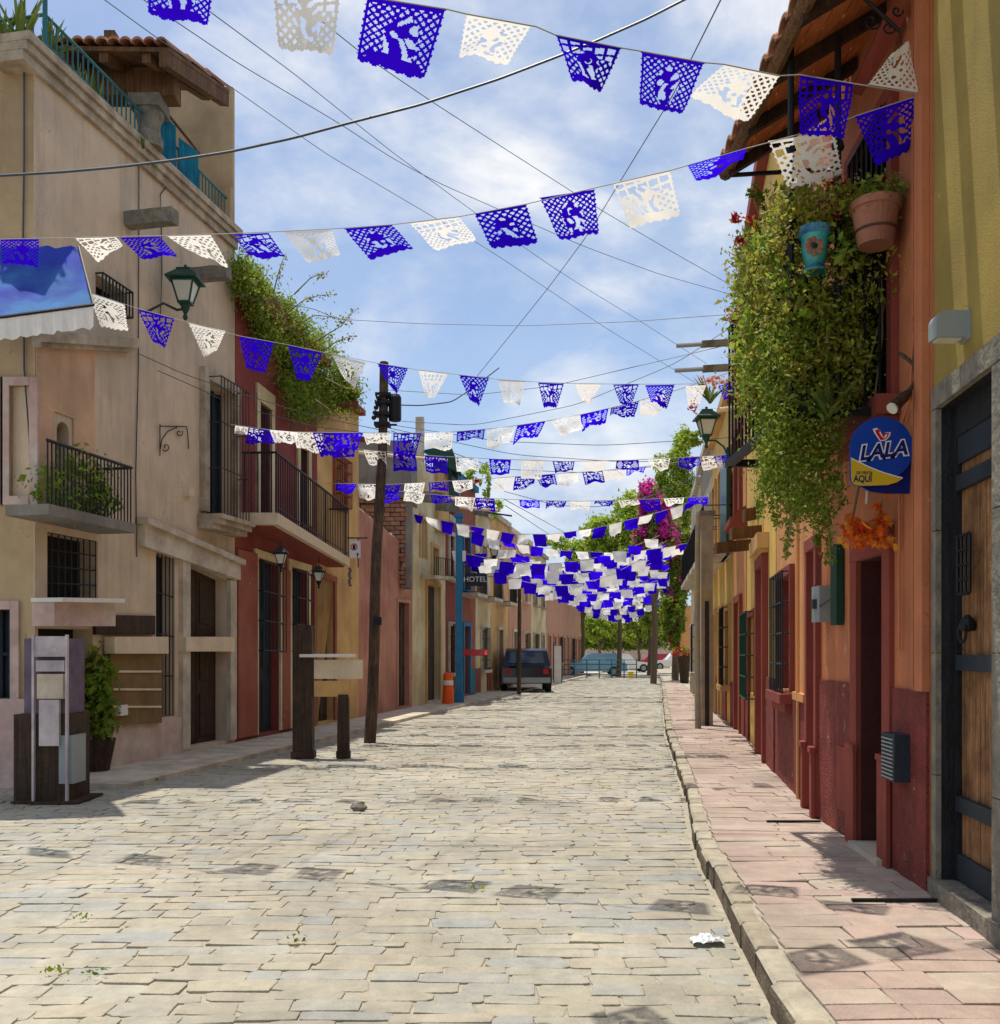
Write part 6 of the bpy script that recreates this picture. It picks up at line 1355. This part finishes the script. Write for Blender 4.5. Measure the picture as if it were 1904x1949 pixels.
# ------------------------------------------------------------------ street furniture on the left of the road
def boxat(mb, x0, x1, y0, y1, Yc, dpt): # rectangle of the photograph at distance Yc with depth dpt
    a_, b_ = at(x0, y1, Yc), at(x1, y0, Yc); mb.box((a_.x, Yc, max(a_.z, .02)), (b_.x, Yc+dpt, b_.z)); return mb
KB = thing('tall_cabinet', 'tall narrow kiosk cabinet with pale panels and dark base, nearest on the left', 'kiosk', tuple(at(85, 1532, 10.05)))
Yk = 10.05
boxat(MB(), 26, 132, 1360, 1533, Yk+.03, .5).build('base', 'wood_d', KB)
boxat(MB(), 46, 128, 1215, 1359, Yk+.06, .42).build('body', 'lilac', KB)
for (x0, x1, y0, y1, m_) in ((62,127,1211,1250,'wornw'),(68,122,1257,1278,'wornw'),(70,120,1283,1330,'stone_l'),(74,112,1332,1420,'wornw')):
    mb = boxat(MB(), x0, x1, y0, y1, Yk-.02, .045); mb.build('panel', m_, KB)
for x0, x1 in ((60,64),(124,128)):
    boxat(MB(), x0, x1, 1208, 1533, Yk-.035, .04).build('upright', 'wornw', KB)
boxat(MB(), 20, 150, 1526, 1534, Yk-.06, .62).build('foot', 'wood_d', KB)
boxat(MB(), 112, 140, 1400, 1492, Yk+.02, .30).build('side_bag', 'greylamp', KB)
# dark potted plant
PP = thing('potted_plant', 'dark leafy potted plant between the cabinet and the brown shop panel', 'potted plant', tuple(at(182, 1462, 12.4)))
p = at(182, 1455, 12.4); mb = MB(); mb.lathe((p.x, 12.4, .02), [(.14,0),(.17,.05),(.24,.42),(.25,.46),(.21,.46),(.18,.40)], 16); mb.build('pot', 'wood_d', PP)
def pp(): return (p.x+nrs.normal()*.13, 12.4+nrs.normal()*.13, nrs.uniform(.5,1.55))
leaf_mesh(clumps(1700, 36, pp, (.07,.07,.08)), .10, 'leaves', 'leafy', PP, kind='stuff')
mb = MB(); mb.tube([(p.x,12.4,.4),(p.x+.03,12.4,.9),(p.x-.02,12.4,1.4)], [.025,.02,.01], 6); mb.build('stem', 'trunk', PP)
mb = MB(); c = at(214, 1352, 12.8); mb.box((c.x-.17, 12.7, c.z-.07), (c.x+.15, 12.95, c.z+.07)); single('white_crate', mb, 'white', 'small white crate on a ledge beside the dark plant', 'crate')
# white car at the very left
p = at(-60, 1400, 17)
# menu stand on posts
MS = thing('menu_stand', 'cream menu board carried on two dark wooden posts in the road', 'sign', tuple(at(620, 1445, 14.35)))
for x0, x1, y0, y1, Yc in ((556,600,1190,1444,14.35),(641,667,1322,1440,14.35)):
    a_, b_ = at((x0+x1)/2, y1, Yc), at((x0+x1)/2, y0, Yc); w_ = (x1-x0)/FPX*Yc/2; mb = MB()
    sq = lambda r, z: [(a_.x-r, Yc-r*.6, z), (a_.x+r, Yc-r*.6, z), (a_.x+r, Yc+r*.6, z), (a_.x-r, Yc+r*.6, z)]
    mb.loft([sq(w_*1.0, .02), sq(w_*1.0, .12), sq(w_*.86, .125), sq(w_*.80, b_.z-.1), sq(w_*.72, b_.z)]); mb.build('post', 'wood_d', MS)
boxat(MB(), 598, 690, 1256, 1292, 14.30, .05).build('board', 'creamp', MS)
boxat(MB(), 598, 668, 1296, 1326, 14.33, .05).build('board', 'ochre', MS)
boxat(MB(), 570, 672, 1245, 1251, 14.20, .34).build('shelf', 'white', MS)
OB = thing('orange_barrel', 'bright orange plastic barrel beside the blue column', 'barrel', tuple(at(853, 1331, 28.5)))
p = at(853, 1331, 28.5); mb = MB(); mb.lathe((p.x, 28.5, .02), [(.17,0),(.18,.05),(.16,.5),(.15,.52),(.14,.92),(.11,.96),(.02,.97)], 14); mb.build('drum', 'orangep', OB)
mb = MB(); mb.lathe((p.x, 28.5, .62), [(.15,0),(.16,0),(.157,.14),(.147,.14)], 14); mb.build('band', 'white', OB)
DP = thing('slim_dark_post', 'slim dark wooden pole standing in front of the ochre fronts', 'pole', tuple(at(988, 1318, 36)))
p = at(988, 1318, 36); mb = MB(); mb.tube([(p.x, 36, 0), (p.x+.02, 36, 3), (p.x+.02, 36, at(990,1100,36).z)], [.08,.07,.06], 8); mb.build('shaft', 'wood_g', DP)
# red cloth canopy by the hotel
mb = MB(); c = at(903, 1245, 30); mb.hexa([(c.x-.35,30,c.z-.05),(c.x+.4,30,c.z-.05),(c.x+.4,30.9,c.z+.12),(c.x-.35,30.9,c.z+.12),(c.x-.35,30,c.z-.02),(c.x+.4,30,c.z-.02),(c.x+.4,30.9,c.z+.15),(c.x-.35,30.9,c.z+.15)]); single('red_awning', mb, 'signred', 'small red awning in front of the teal doors', 'awning')
# small litter
mb = MB(); c = at(1348, 1800, 5.22); n = 9; vs = [(c.x+(i/n-.5)*.17+rnd.uniform(-.01,.01), 5.22+(j/5-.5)*.10+rnd.uniform(-.01,.01), .03+rnd.uniform(0,.028)*math.sin(math.pi*i/n)*1.3) for j in range(6) for i in range(n+1)]
mb.add(vs, [(j*(n+1)+i, j*(n+1)+i+1, (j+1)*(n+1)+i+1, (j+1)*(n+1)+i) for j in range(5) for i in range(n)]); single('plastic_litter', mb, 'plastic', 'crumpled shiny plastic bag lying on the stones near the kerb', 'litter')
mb = MB(); c = at(684, 1546, 9.6); mb.ball((c.x, 9.6, .05), .075, 6, (1.1,.8,.75)); mb.v = [(a+rnd.uniform(-.015,.015), b+rnd.uniform(-.015,.015), c_+rnd.uniform(-.012,.012)) for a, b, c_ in mb.v]; single('loose_stone', mb, 'stone_g', 'loose dark stone lying in the middle of the road', 'stone')
tp = []
for x, y in ((102,1862),(175,1865),(155,1757),(40,1545),(560,1800),(900,1700),(300,1490)):
    Y_ = FPX*1.6/(y-HZ); c = at(x, y, Y_); tp += [(c.x+nrs.normal()*.03, Y_+nrs.normal()*.03, .035+abs(nrs.normal())*.01) for _ in range(12)]
leaf_mesh(tp, .03, 'weeds', 'leafy', label='small green weeds in the joints of the road stones', cat='weeds', kind='stuff')

# ------------------------------------------------------------------ overhead cables
def wire(pts, Ys, r, label, name='overhead_cable'):
    n = 16*(len(pts)-1); P = []
    xs = [p[0] for p in pts]; ln = [0]
    for a, b in zip(pts, pts[1:]): ln.append(ln[-1]+math.hypot(b[0]-a[0], b[1]-a[1]))
    px_ = np.array([p[0] for p in pts], float); py_ = np.array([p[1] for p in pts], float); L = np.array(ln)
    for i in range(n+1):
        t = ln[-1]*i/n; x = np.interp(t, L, px_); y = np.interp(t, L, py_)
        P.append(at(x, y, Ys[0]+(Ys[1]-Ys[0])*i/n))
    Q_ = [P[0]]+[(P[i-1]+P[i]*2+P[i+1])/4 for i in range(1, n)]+[P[-1]]
    for _ in range(6): Q_ = [Q_[0]]+[(Q_[i-1]+Q_[i]*2+Q_[i+1])/4 for i in range(1, n)]+[Q_[-1]]
    mb = MB(); mb.tube(Q_, r, 5); single(name, mb, 'cable', label, 'cable', 'cables over the street')
wire([(-60,337),(0,334),(120,327),(220,318),(330,305),(440,288),(560,262),(660,235),(800,199),(950,150),(1060,108),(1130,80),(1230,36),(1340,-20)], (9,9), .013, 'thick black cable sweeping across the sky from left edge to top')
wire([(170,-22),(310,80),(430,158),(620,292),(800,398),(935,478),(1150,622),(1330,732)], (8,22), .0045, 'thin wire from the upper left corner down to the right rooftops')
wire([(245,-20),(450,118),(650,237),(745,300),(835,348),(940,394),(1110,468),(1250,520),(1398,562)], (8,18), .0045, 'thin wire starting left of the first blue flag and sagging to the right')
wire([(400,22),(560,140),(745,288),(905,405),(1040,500),(1110,545),(1230,618),(1345,692)], (8,22), .0045, 'thin wire passing behind the first blue flag to the far right roofs')
wire([(600,30),(700,110),(825,195),(960,282),(1145,400),(1290,485),(1398,546)], (8,17), .0045, 'thin wire crossing behind the second white flag towards the greenery')
wire([(1392,-40),(1372,0),(1282,180),(1190,330),(1120,445),(1050,540),(990,615),(905,720)], (7,24), .007, 'steep wire dropping from the top edge to the middle of the sky')
wire([(640,607),(800,616),(1000,620),(1200,612),(1392,598)], (18,16), .006, 'nearly level thin wire above the middle string of flags')
wire([(735,770),(800,772),(860,765),(905,735),(950,700)], (17.4,20), .012, 'sagging black cable from the top of the leaning pole')
wire([(735,742),(900,752),(1050,735),(1200,700),(1392,655)], (17.4,16), .006, 'thin wire from the pole top rising to the upper right spout')
wire([(740,800),(900,810),(1100,770),(1290,690),(1395,620)], (17.4,16), .006, 'wire rising steadily from the pole to the right house')
wire([(742,808),(950,840),(1150,848),(1400,832)], (17.4,18), .006, 'wire from the pole fittings passing just above the fourth string')
wire([(742,815),(980,866),(1200,880),(1390,870)], (17.4,19), .006, 'wire from the pole fittings hanging among the blue flags')
wire([(745,820),(950,893),(1120,900),(1330,880)], (17.4,24), .007, 'dark wire in the middle distance below the wire bundle')
wire([(960,935),(1060,962),(1140,965),(1240,945),(1330,905)], (33,30), .012, 'sagging wire between the far left roofs and the tree')
wire([(960,950),(1060,1005),(1120,1040)], (33,60), .014, 'far wire running down the left side over the rooftops, upper one')
wire([(962,962),(1050,1020),(1090,1045)], (33,60), .014, 'far wire running down the left side over the rooftops, lower one')
wire([(300,705),(380,740),(447,772),(600,812),(742,830)], (13.5,17.4), .006, 'pale wire from the beige wall over the red house door')
wire([(262,672),(350,712),(447,745),(590,790),(742,822)], (13.3,17.4), .006, 'upper pale wire along the beige wall towards the pole')
wire([(440,560),(600,588),(640,607)], (15.5,18), .006, 'short thin wire from the beige house corner over the shrub')

# ------------------------------------------------------------------ cut paper flags
def flag_mask(nu, nv, kind, seed):
    r = np.random.RandomState(seed); U, V = np.meshgrid((np.arange(nu)+.5)/nu, (np.arange(nv)+.5)/nv)
    a = r.choice([6.5, 7.5, 8.5]); w_ = .46 if nu > 30 else .52
    l1 = np.abs(((U*a+V*a*1.0) % 1)-.5) > .5-w_/2; l2 = np.abs(((U*a-V*a*1.0) % 1)-.5) > .5-w_/2
    m = l1 | l2
    if kind % 3 == 1:
        m2 = (np.abs(((U*a*.8) % 1)-.5) > .36) | (np.abs(((V*a*.8+U) % 1)-.5) > .36); m = np.where(V < .35, m2, m)
    # centre figure with slots
    cx = .5+r.uniform(-.05,.05); e = ((U-cx)/.22)**2+((V-.54)/.36)**2
    ang = np.arctan2(V-.40, U-cx); rad = np.hypot(U-cx, (V-.40)*.9)
    f1 = (np.sin(U*r.uniform(16,30)+1.8*np.sin(V*r.uniform(7,14)+r.uniform(0,6)))*np.sin(V*r.uniform(12,24)+1.8*np.sin(U*r.uniform(7,14)+r.uniform(0,6))) > r.uniform(.28,.5)) & (rad > .05)
    f2 = (np.sin(U*r.randint(18,30)+np.sin(V*9+r.uniform(0,6))*1.6+r.uniform(0,6)) > .60) & (V > .5) & (V < .80)
    m = np.where(e < 1, ~(f1 | f2), m)
    m |= (rad < .055)
    if kind % 2 == 0: m |= ((((U-.5)/.40)**2+((V-.86)/.09)**2) < 1)
    bd = .045; m |= (U < bd) | (U > 1-bd) | (V < .055) | (V > .90)
    # outer scallops
    sc_ = .030*np.abs(np.sin(U*math.pi*6)); m &= ~(V > .965+sc_)
    m &= ~((U < .018*np.abs(np.sin(V*math.pi*9))) | (U > 1-.018*np.abs(np.sin(V*math.pi*9))))
    return m
MASKS = {}
def get_mask(nu, nv, k):
    key = (nu, nv, k % 11)
    if key not in MASKS: MASKS[key] = flag_mask(nu, nv, k % 11, 40+k % 11)
    return MASKS[key]
def flag(tl, tr, br, bl, col, label, res, k, group, crumple=.02, name='paper_flag', parent=None):
    """a sheet of cut paper between four corners, with real holes"""
    nu, nv = res; tl, tr, br, bl = map(Vector, (tl, tr, br, bl)); o = (tl+tr)/2
    U, V = np.meshgrid(np.arange(nu+1)/nu, np.arange(nv+1)/nv); A = [np.array(p-o) for p in (tl, tr, br, bl)]
    P = (A[0][None,None]*((1-U)*(1-V))[...,None]+A[1]*(U*(1-V))[...,None]+A[2]*(U*V)[...,None]+A[3]*((1-U)*V)[...,None])
    nn = np.array((tr-tl).cross(bl-tl).normalized()); ph = nrs.uniform(0, 6, 5)
    wv = crumple*V*(np.sin(U*4+ph[0]+V*2)+.6*np.sin(U*9+ph[1]-V*3)+.4*np.sin(V*8+ph[2]+U*3))
    P = P+nn[None,None]*wv[...,None]+np.array((0,0,1))*(.25*crumple*V*np.sin(U*7+ph[3]))[...,None]
    m = get_mask(nu, nv, k) if nu > 10 else np.ones((nv, nu), bool)
    idx = np.arange((nu+1)*(nv+1)).reshape(nv+1, nu+1); f = np.stack([idx[:-1,:-1], idx[1:,:-1], idx[1:,1:], idx[:-1,1:]], -1)[m]
    used, inv = np.unique(f, return_inverse=True); vs = P.reshape(-1,3)[used]; f = inv.reshape(f.shape)
    return vs, f, o
def flag_obj(tl, tr, br, bl, col, label, res, k, group, crumple=.02):
    vs, f, o = flag(tl, tr, br, bl, col, label, res, k, group, crumple)
    me = bpy.data.meshes.new('paper_flag'); n = len(f)
    me.vertices.add(len(vs)); me.vertices.foreach_set('co', vs.astype(np.float32).ravel())
    me.loops.add(n*4); me.loops.foreach_set('vertex_index', f.astype(np.int32).ravel())
    me.polygons.add(n); me.polygons.foreach_set('loop_start', np.arange(0, n*4, 4, dtype=np.int32)); me.polygons.foreach_set('loop_total', np.full(n, 4, dtype=np.int32))
    me.polygons.foreach_set('use_smooth', [True]*n); me.update()
    me.materials.append(M['pblue' if col == 'b' else 'pwhite'])
    ob = bpy.data.objects.new('paper_flag', me); ob.location = o; COL.objects.link(ob)
    return setp(ob, label, 'paper flag', group)
ORD = ['first','second','third','fourth','fifth','sixth','seventh','eighth','ninth','tenth','eleventh','twelfth','thirteenth','fourteenth','fifteenth','sixteenth','seventeenth','eighteenth','nineteenth','twentieth','twenty-first','twenty-second','twenty-third','twenty-fourth','twenty-fifth','twenty-sixth','twenty-seventh','twenty-eighth','twenty-ninth','thirtieth']
def plane_at(x, y, a, b):        # point on the upright plane Y = a + b X
    r = (x-CXP)/FPX; return at(x, y, a/(1-b*r))
def hang(x, y, top, L, sgn):     # lower corner: on the ray through (x, y), L away from the upper one
    d = Vector(((x-CXP)/FPX, 1, (HZ-y)/FPX)); e = Vector((0,0,EYE)); w_ = e-top
    A_ = d.dot(d); B_ = 2*d.dot(w_); C_ = w_.dot(w_)-L*L; D = B_*B_-4*A_*C_
    t = (-B_/(2*A_)) if D < 0 else (-B_+sgn*math.sqrt(D))/(2*A_)
    return e+d*t
def cstring(pts, a, b, label, r=.0035):
    mb = MB(); mb.tube([plane_at(x, y, a, b) for x, y in pts], r, 5); single('flag_string', mb, 'string', label, 'string', 'strings of paper flags')
def prow(flags, a, b, L, res, rowname, crumple, sgns=(1,)):
    for i, (col, c) in enumerate(flags):
        tl = plane_at(c[0][0], c[0][1], a, b); tr = plane_at(c[1][0], c[1][1], a, b); s_ = sgns[i % len(sgns)]
        br = hang(c[2][0], c[2][1], tr, L, s_); bl = hang(c[3][0], c[3][1], tl, L, s_)
        flag_obj(tl, tr, br, bl, col, '%s paper flag, %s from the left on the %s' % ({'b': 'deep blue', 'w': 'white'}[col], ORD[i], rowname), res, i, 'paper flags on the '+rowname, crumple)
rowB = [('b',[(290,-75),(412,-60),(397,52),(279,22)]), ('w',[(517,-38),(650,-20),(634,110),(530,88)]), ('b',[(697,-6),(850,18),(810,152),(677,112)]),
 ('w',[(887,27),(1012,50),(968,122),(872,108)]), ('b',[(1057,67),(1184,92),(1142,182),(1092,150)]), ('b',[(1220,98),(1342,120),(1298,215),(1218,203)]),
 ('w',[(1378,123),(1485,145),(1425,236),(1312,180)]), ('b',[(1522,143),(1626,160),(1612,262),(1518,258)]), ('w',[(1652,160),(1750,176),(1728,78),(1700,100)])]
cstring([(-60,-118),(290,-76),(412,-61),(517,-39),(650,-21),(697,-7),(850,17),(887,26),(1020,50),(1057,66),(1184,91),(1220,97),(1342,119),(1378,122),(1485,144),(1522,142),(1626,159),(1760,180)], 4.75, .44, 'nearest flag string crossing the top of the photo')
prow(rowB, 4.75, .44, .34, (56,50), 'nearest string at the top', .012, (1,-1,1))
rowA = [('b',[(0,455),(75,455),(72,512),(5,500)]), ('w',[(142,453),(222,451),(234,469),(186,495)]), ('b',[(228,452),(305,450),(340,488),(270,493)]), ('w',[(317,449),(402,447),(437,505),(380,488)]),
 ('b',[(443,446),(512,443),(546,487),(470,490)]), ('w',[(540,441),(632,437),(650,486),(585,500)]), ('b',[(655,435),(747,428),(790,472),(705,496)]), ('w',[(779,425),(875,413),(908,460),(830,475)]),
 ('b',[(902,406),(1003,389),(1026,462),(935,473)]), ('b',[(1027,376),(1133,360),(1141,447),(1065,457)]), ('w',[(1165,348),(1277,325),(1296,412),(1200,435)]), ('b',[(1308,315),(1422,282),(1415,305),(1325,347)]),
 ('w',[(1462,268),(1590,250),(1605,332),(1500,362)]), ('b',[(1627,222),(1757,178),(1745,280),(1668,318)])]
cstring([(-80,457),(0,455),(140,452),(325,448),(425,445),(540,440),(655,434),(750,427),(875,412),(1003,388),(1130,358),(1277,324),(1422,282),(1590,237),(1627,221),(1760,178)], 6.85, -.355, 'second flag string sweeping from the left edge up to the orange wall')
prow(rowA, 6.85, -.355, .33, (52,46), 'second string from the front', .014, (1,1,-1))
rowC = [('w',[(165,555),(238,580),(245,630),(190,622)]), ('b',[(262,588),(333,605),(315,662),(290,650)]), ('w',[(358,614),(430,630),(412,668),(388,680)]), ('b',[(455,640),(522,652),(505,710),(468,700)]),
 ('b',[(548,657),(614,672),(590,726),(566,722)]), ('w',[(632,675),(697,690),(675,738),(655,722)]), ('b',[(718,692),(778,700),(756,748),(742,738)]), ('w',[(797,705),(853,712),(827,758),(808,752)]),
 ('b',[(874,714),(932,718),(912,772),(895,764)]), ('w',[(948,723),(1000,726),(990,772),(960,767)]), ('b',[(1024,728),(1074,730),(1060,778),(1035,772)]), ('w',[(1095,731),(1145,731),(1122,770),(1108,766)]),
 ('b',[(1167,732),(1217,731),(1202,770),(1180,767)]), ('b',[(1228,733),(1285,732),(1270,777),(1240,768)]), ('w',[(1305,735),(1345,733),(1332,770),(1310,768)]), ('b',[(1368,735),(1405,722),(1400,752),(1378,760)])]
cstring([(100,530),(165,555),(262,587),(358,613),(455,639),(548,656),(632,674),(718,691),(797,704),(874,713),(948,722),(1024,727),(1095,730),(1190,731),(1285,731),(1345,730),(1415,718)], 11, 0, 'third flag string, crossing in front of the green lantern')
prow(rowC, 11, 0, .36, (34,30), 'third string from the front', .016, (1,-1,1,1))
def grow_row(lst, Y, res, rowname, wpx, strpts, label, hsc=.8, crumple=.03):
    cstring(strpts, Y, 0, label, .004+Y*.00012)
    for i, (x, y, col) in enumerate(lst):
        j = lambda s_: rnd.uniform(-s_, s_)*wpx; sk = j(.18); hh = wpx*hsc*rnd.uniform(.45, 1.0)
        y0 = interp(strpts, x-wpx/2); y1 = interp(strpts, x+wpx/2)
        tl = at(x-wpx*.48, y0, Y); tr = at(x+wpx*.48, y1, Y); L = wpx/FPX*Y*.9; s_ = rnd.choice((1,1,-1))
        br = hang(x+wpx*.42+sk+j(.10), y1+hh+j(.1), tr, L, s_); bl = hang(x-wpx*.42+sk+j(.10), y0+hh+j(.1), tl, L, s_)
        flag_obj(tl, tr, br, bl, col, '%s paper flag, %s from the left on the %s' % ({'b': 'deep blue', 'w': 'white'}[col], ORD[i], rowname), res, i, 'paper flags on the '+rowname, crumple)
alt = lambda xs, c0='b': [(x, 0, c) for x, c in zip(xs, [('b' if (i % 2 == 0) == (c0 == 'b') else 'w') for i in range(len(xs))])]
grow_row([(475,0,'w'),(500,0,'b'),(540,0,'w'),(585,0,'w'),(622,0,'b'),(665,0,'b'),(718,0,'w'),(776,0,'b'),(836,0,'w'),(897,0,'b'),(955,0,'w'),(1012,0,'b'),(1075,0,'w'),(1132,0,'b'),(1190,0,'b'),(1246,0,'w')], 14, (22,18), 'fourth string from the front', 56,
  [(440,808),(540,822),(700,824),(836,824),(955,814),(1075,796),(1190,770),(1290,742),(1400,705)], 'fourth flag string, running over the long balcony up to the right')
grow_row([(655,0,'b'),(713,0,'w'),(770,0,'b'),(830,0,'b'),(888,0,'w'),(952,0,'b'),(1014,0,'w'),(1073,0,'b'),(1136,0,'w'),(1195,0,'b'),(1255,0,'w'),(1315,0,'b'),(1352,0,'w'),(1380,0,'b')], 17, (20,16), 'fifth string from the front', 44,
  [(580,842),(713,858),(830,868),(952,874),(1073,878),(1195,876),(1315,870),(1410,864)], 'fifth flag string, passing behind the leaning pole')
grow_row([(660,0,'b'),(700,0,'w'),(745,0,'b'),(790,0,'w'),(835,0,'b'),(880,0,'w'),(963,0,'w'),(1000,0,'b'),(1037,0,'b'),(1082,0,'w'),(1128,0,'b'),(1166,0,'w'),(1212,0,'b')], 19, (18,14), 'sixth string from the front', 40,
  [(620,920),(745,922),(880,914),(1000,906),(1128,897),(1212,890),(1380,868)], 'sixth flag string, starting low at the ochre house', .6)
grow_row([(700,0,'w'),(745,0,'b'),(790,0,'w'),(838,0,'b'),(886,0,'w'),(922,0,'b'),(1008,0,'b'),(1060,0,'b'),(1105,0,'w'),(1152,0,'b'),(1195,0,'w'),(1237,0,'b'),(1283,0,'w'),(1330,0,'b')], 21, (18,14), 'seventh string from the front', 40,
  [(640,922),(745,934),(880,946),(1008,952),(1105,954),(1237,950),(1330,946),(1350,945)], 'seventh flag string, the last one well clear of the dense ones', .62)
# dense far strings
srow = [(27.0,[(778,976),(838,990),(978,1016),(1050,1017),(1135,1005),(1258,974),(1350,944)],26), (31.0,[(868,1000),(930,1022),(978,1034),(1070,1048),(1185,1053),(1275,1041),(1325,1030)],25),
 (34.0,[(890,1066),(950,1076),(1045,1076),(1150,1068),(1250,1052),(1318,1040)],23)]
nrow = 7
for Y_, sp, wpx in srow:
    xs = []; x = sp[0][0]+wpx*.6
    while x < sp[-1][0]-wpx*.5: xs.append(x); x += wpx*1.12
    rn = '%s string from the front' % ORD[nrow]; grow_row(alt(xs[:30], 'b' if nrow % 2 else 'w'), Y_, (10,8), rn, wpx, sp, '%s flag string counted from the front, over the crowded middle of the street' % ORD[nrow], .9, .03); nrow += 1
Yr_ = 30.0; far = []
nflag = sum(1 for o in bpy.data.objects if o.name.startswith('paper_flag'))
while Yr_ < 125:
    xl_ = FL.a+FL.b*Yr_+.3; xr_ = min(1.74+.15*Yr_-.3, .196*Yr_-.9); h0 = rnd.uniform(4.7,6.2)+max(0,(Yr_-60))*.012; h1 = h0+rnd.uniform(-.2,.7); sag = rnd.uniform(.6,1.3)
    wf = .44; n = int((xr_-xl_)/.47); pts = []
    for i in range(25):
        t = i/24; pts.append(Vector((xl_+(xr_-xl_)*t, Yr_+rnd.uniform(-.02,.02), h0+(h1-h0)*t-sag*4*t*(1-t))))
    single_ok = nflag + int((xr_-xl_)/.47) <= 298 and nrow < 28
    if single_ok: nflag += int((xr_-xl_)/.47)
    mb = MB(); mb.tube(pts, .008, 4)
    if single_ok: single('flag_string', mb, 'string', '%s flag string counted from the front, over the crowded middle of the street' % ORD[nrow], 'string', 'strings of paper flags')
    else: far.append(('s', mb))
    off = rnd.random() < .5
    for i in range(n):
        t = (i+.5)/n; c = Vector((xl_+(xr_-xl_)*t, Yr_, h0+(h1-h0)*t-sag*4*t*(1-t))); sl_ = rnd.uniform(-.15,.35); sk = rnd.uniform(-.08,.08)
        hh = .36; dn = Vector((sk, -math.sin(sl_*2.2)*hh, -math.cos(sl_*2.2)*hh)); a_ = c+Vector((-wf/2,0,0)); b_ = c+Vector((wf/2,0,0)); cl = 'b' if (i+off) % 2 else 'w'
        args = (a_, b_, b_+dn+Vector((-.03,0,0)), a_+dn+Vector((.03,0,0)), cl)
        if single_ok and nrow < 11: flag_obj(*args, '%s paper flag, %s from the left on the %s string from the front' % ({'b': 'deep blue', 'w': 'white'}[cl], ORD[min(i,29)], ORD[nrow]), (6,5), i, 'paper flags on the crowded far strings', .03)
        elif single_ok: flag_obj(*args, '%s paper flag, %s from the left on the %s string from the front' % ({'b': 'deep blue', 'w': 'white'}[cl], ORD[min(i,29)], ORD[nrow]), (3,3), i, 'paper flags on the crowded far strings', .04)
        else: far.append((cl, flag(*args, '', (3,2), i, '', .04)))
    Yr_ += rnd.uniform(1.1,1.8)*(1 if Yr_ < 60 else 1.6); nrow += 1
for cl, nm, mt, lb in (('b','blue','pblue','distant mass of tiny blue flags over the far end of the street'), ('w','white','pwhite','distant mass of tiny white flags over the far end of the street')):
    mb = MB()
    for e in far:
        if e[0] == cl: vs, f, o = e[1]; mb.add([tuple(Vector(v)+o) for v in vs], [tuple(int(i) for i in q) for q in f])
    single('distant_paper_flags', mb, mt, lb, 'paper flags', kind='stuff')
mb = MB()
for e in far:
    if e[0] == 's': mb.add(e[1].v, e[1].f)
single('distant_strings', mb, 'string', 'distant strings of the flags at the far end of the street', 'strings', kind='stuff')
print('flags individual', sum(1 for o in bpy.data.objects if o.name.startswith('paper_flag')), 'objects', len(bpy.data.objects), 'tris', sum(len(m_.polygons) for m_ in bpy.data.meshes))
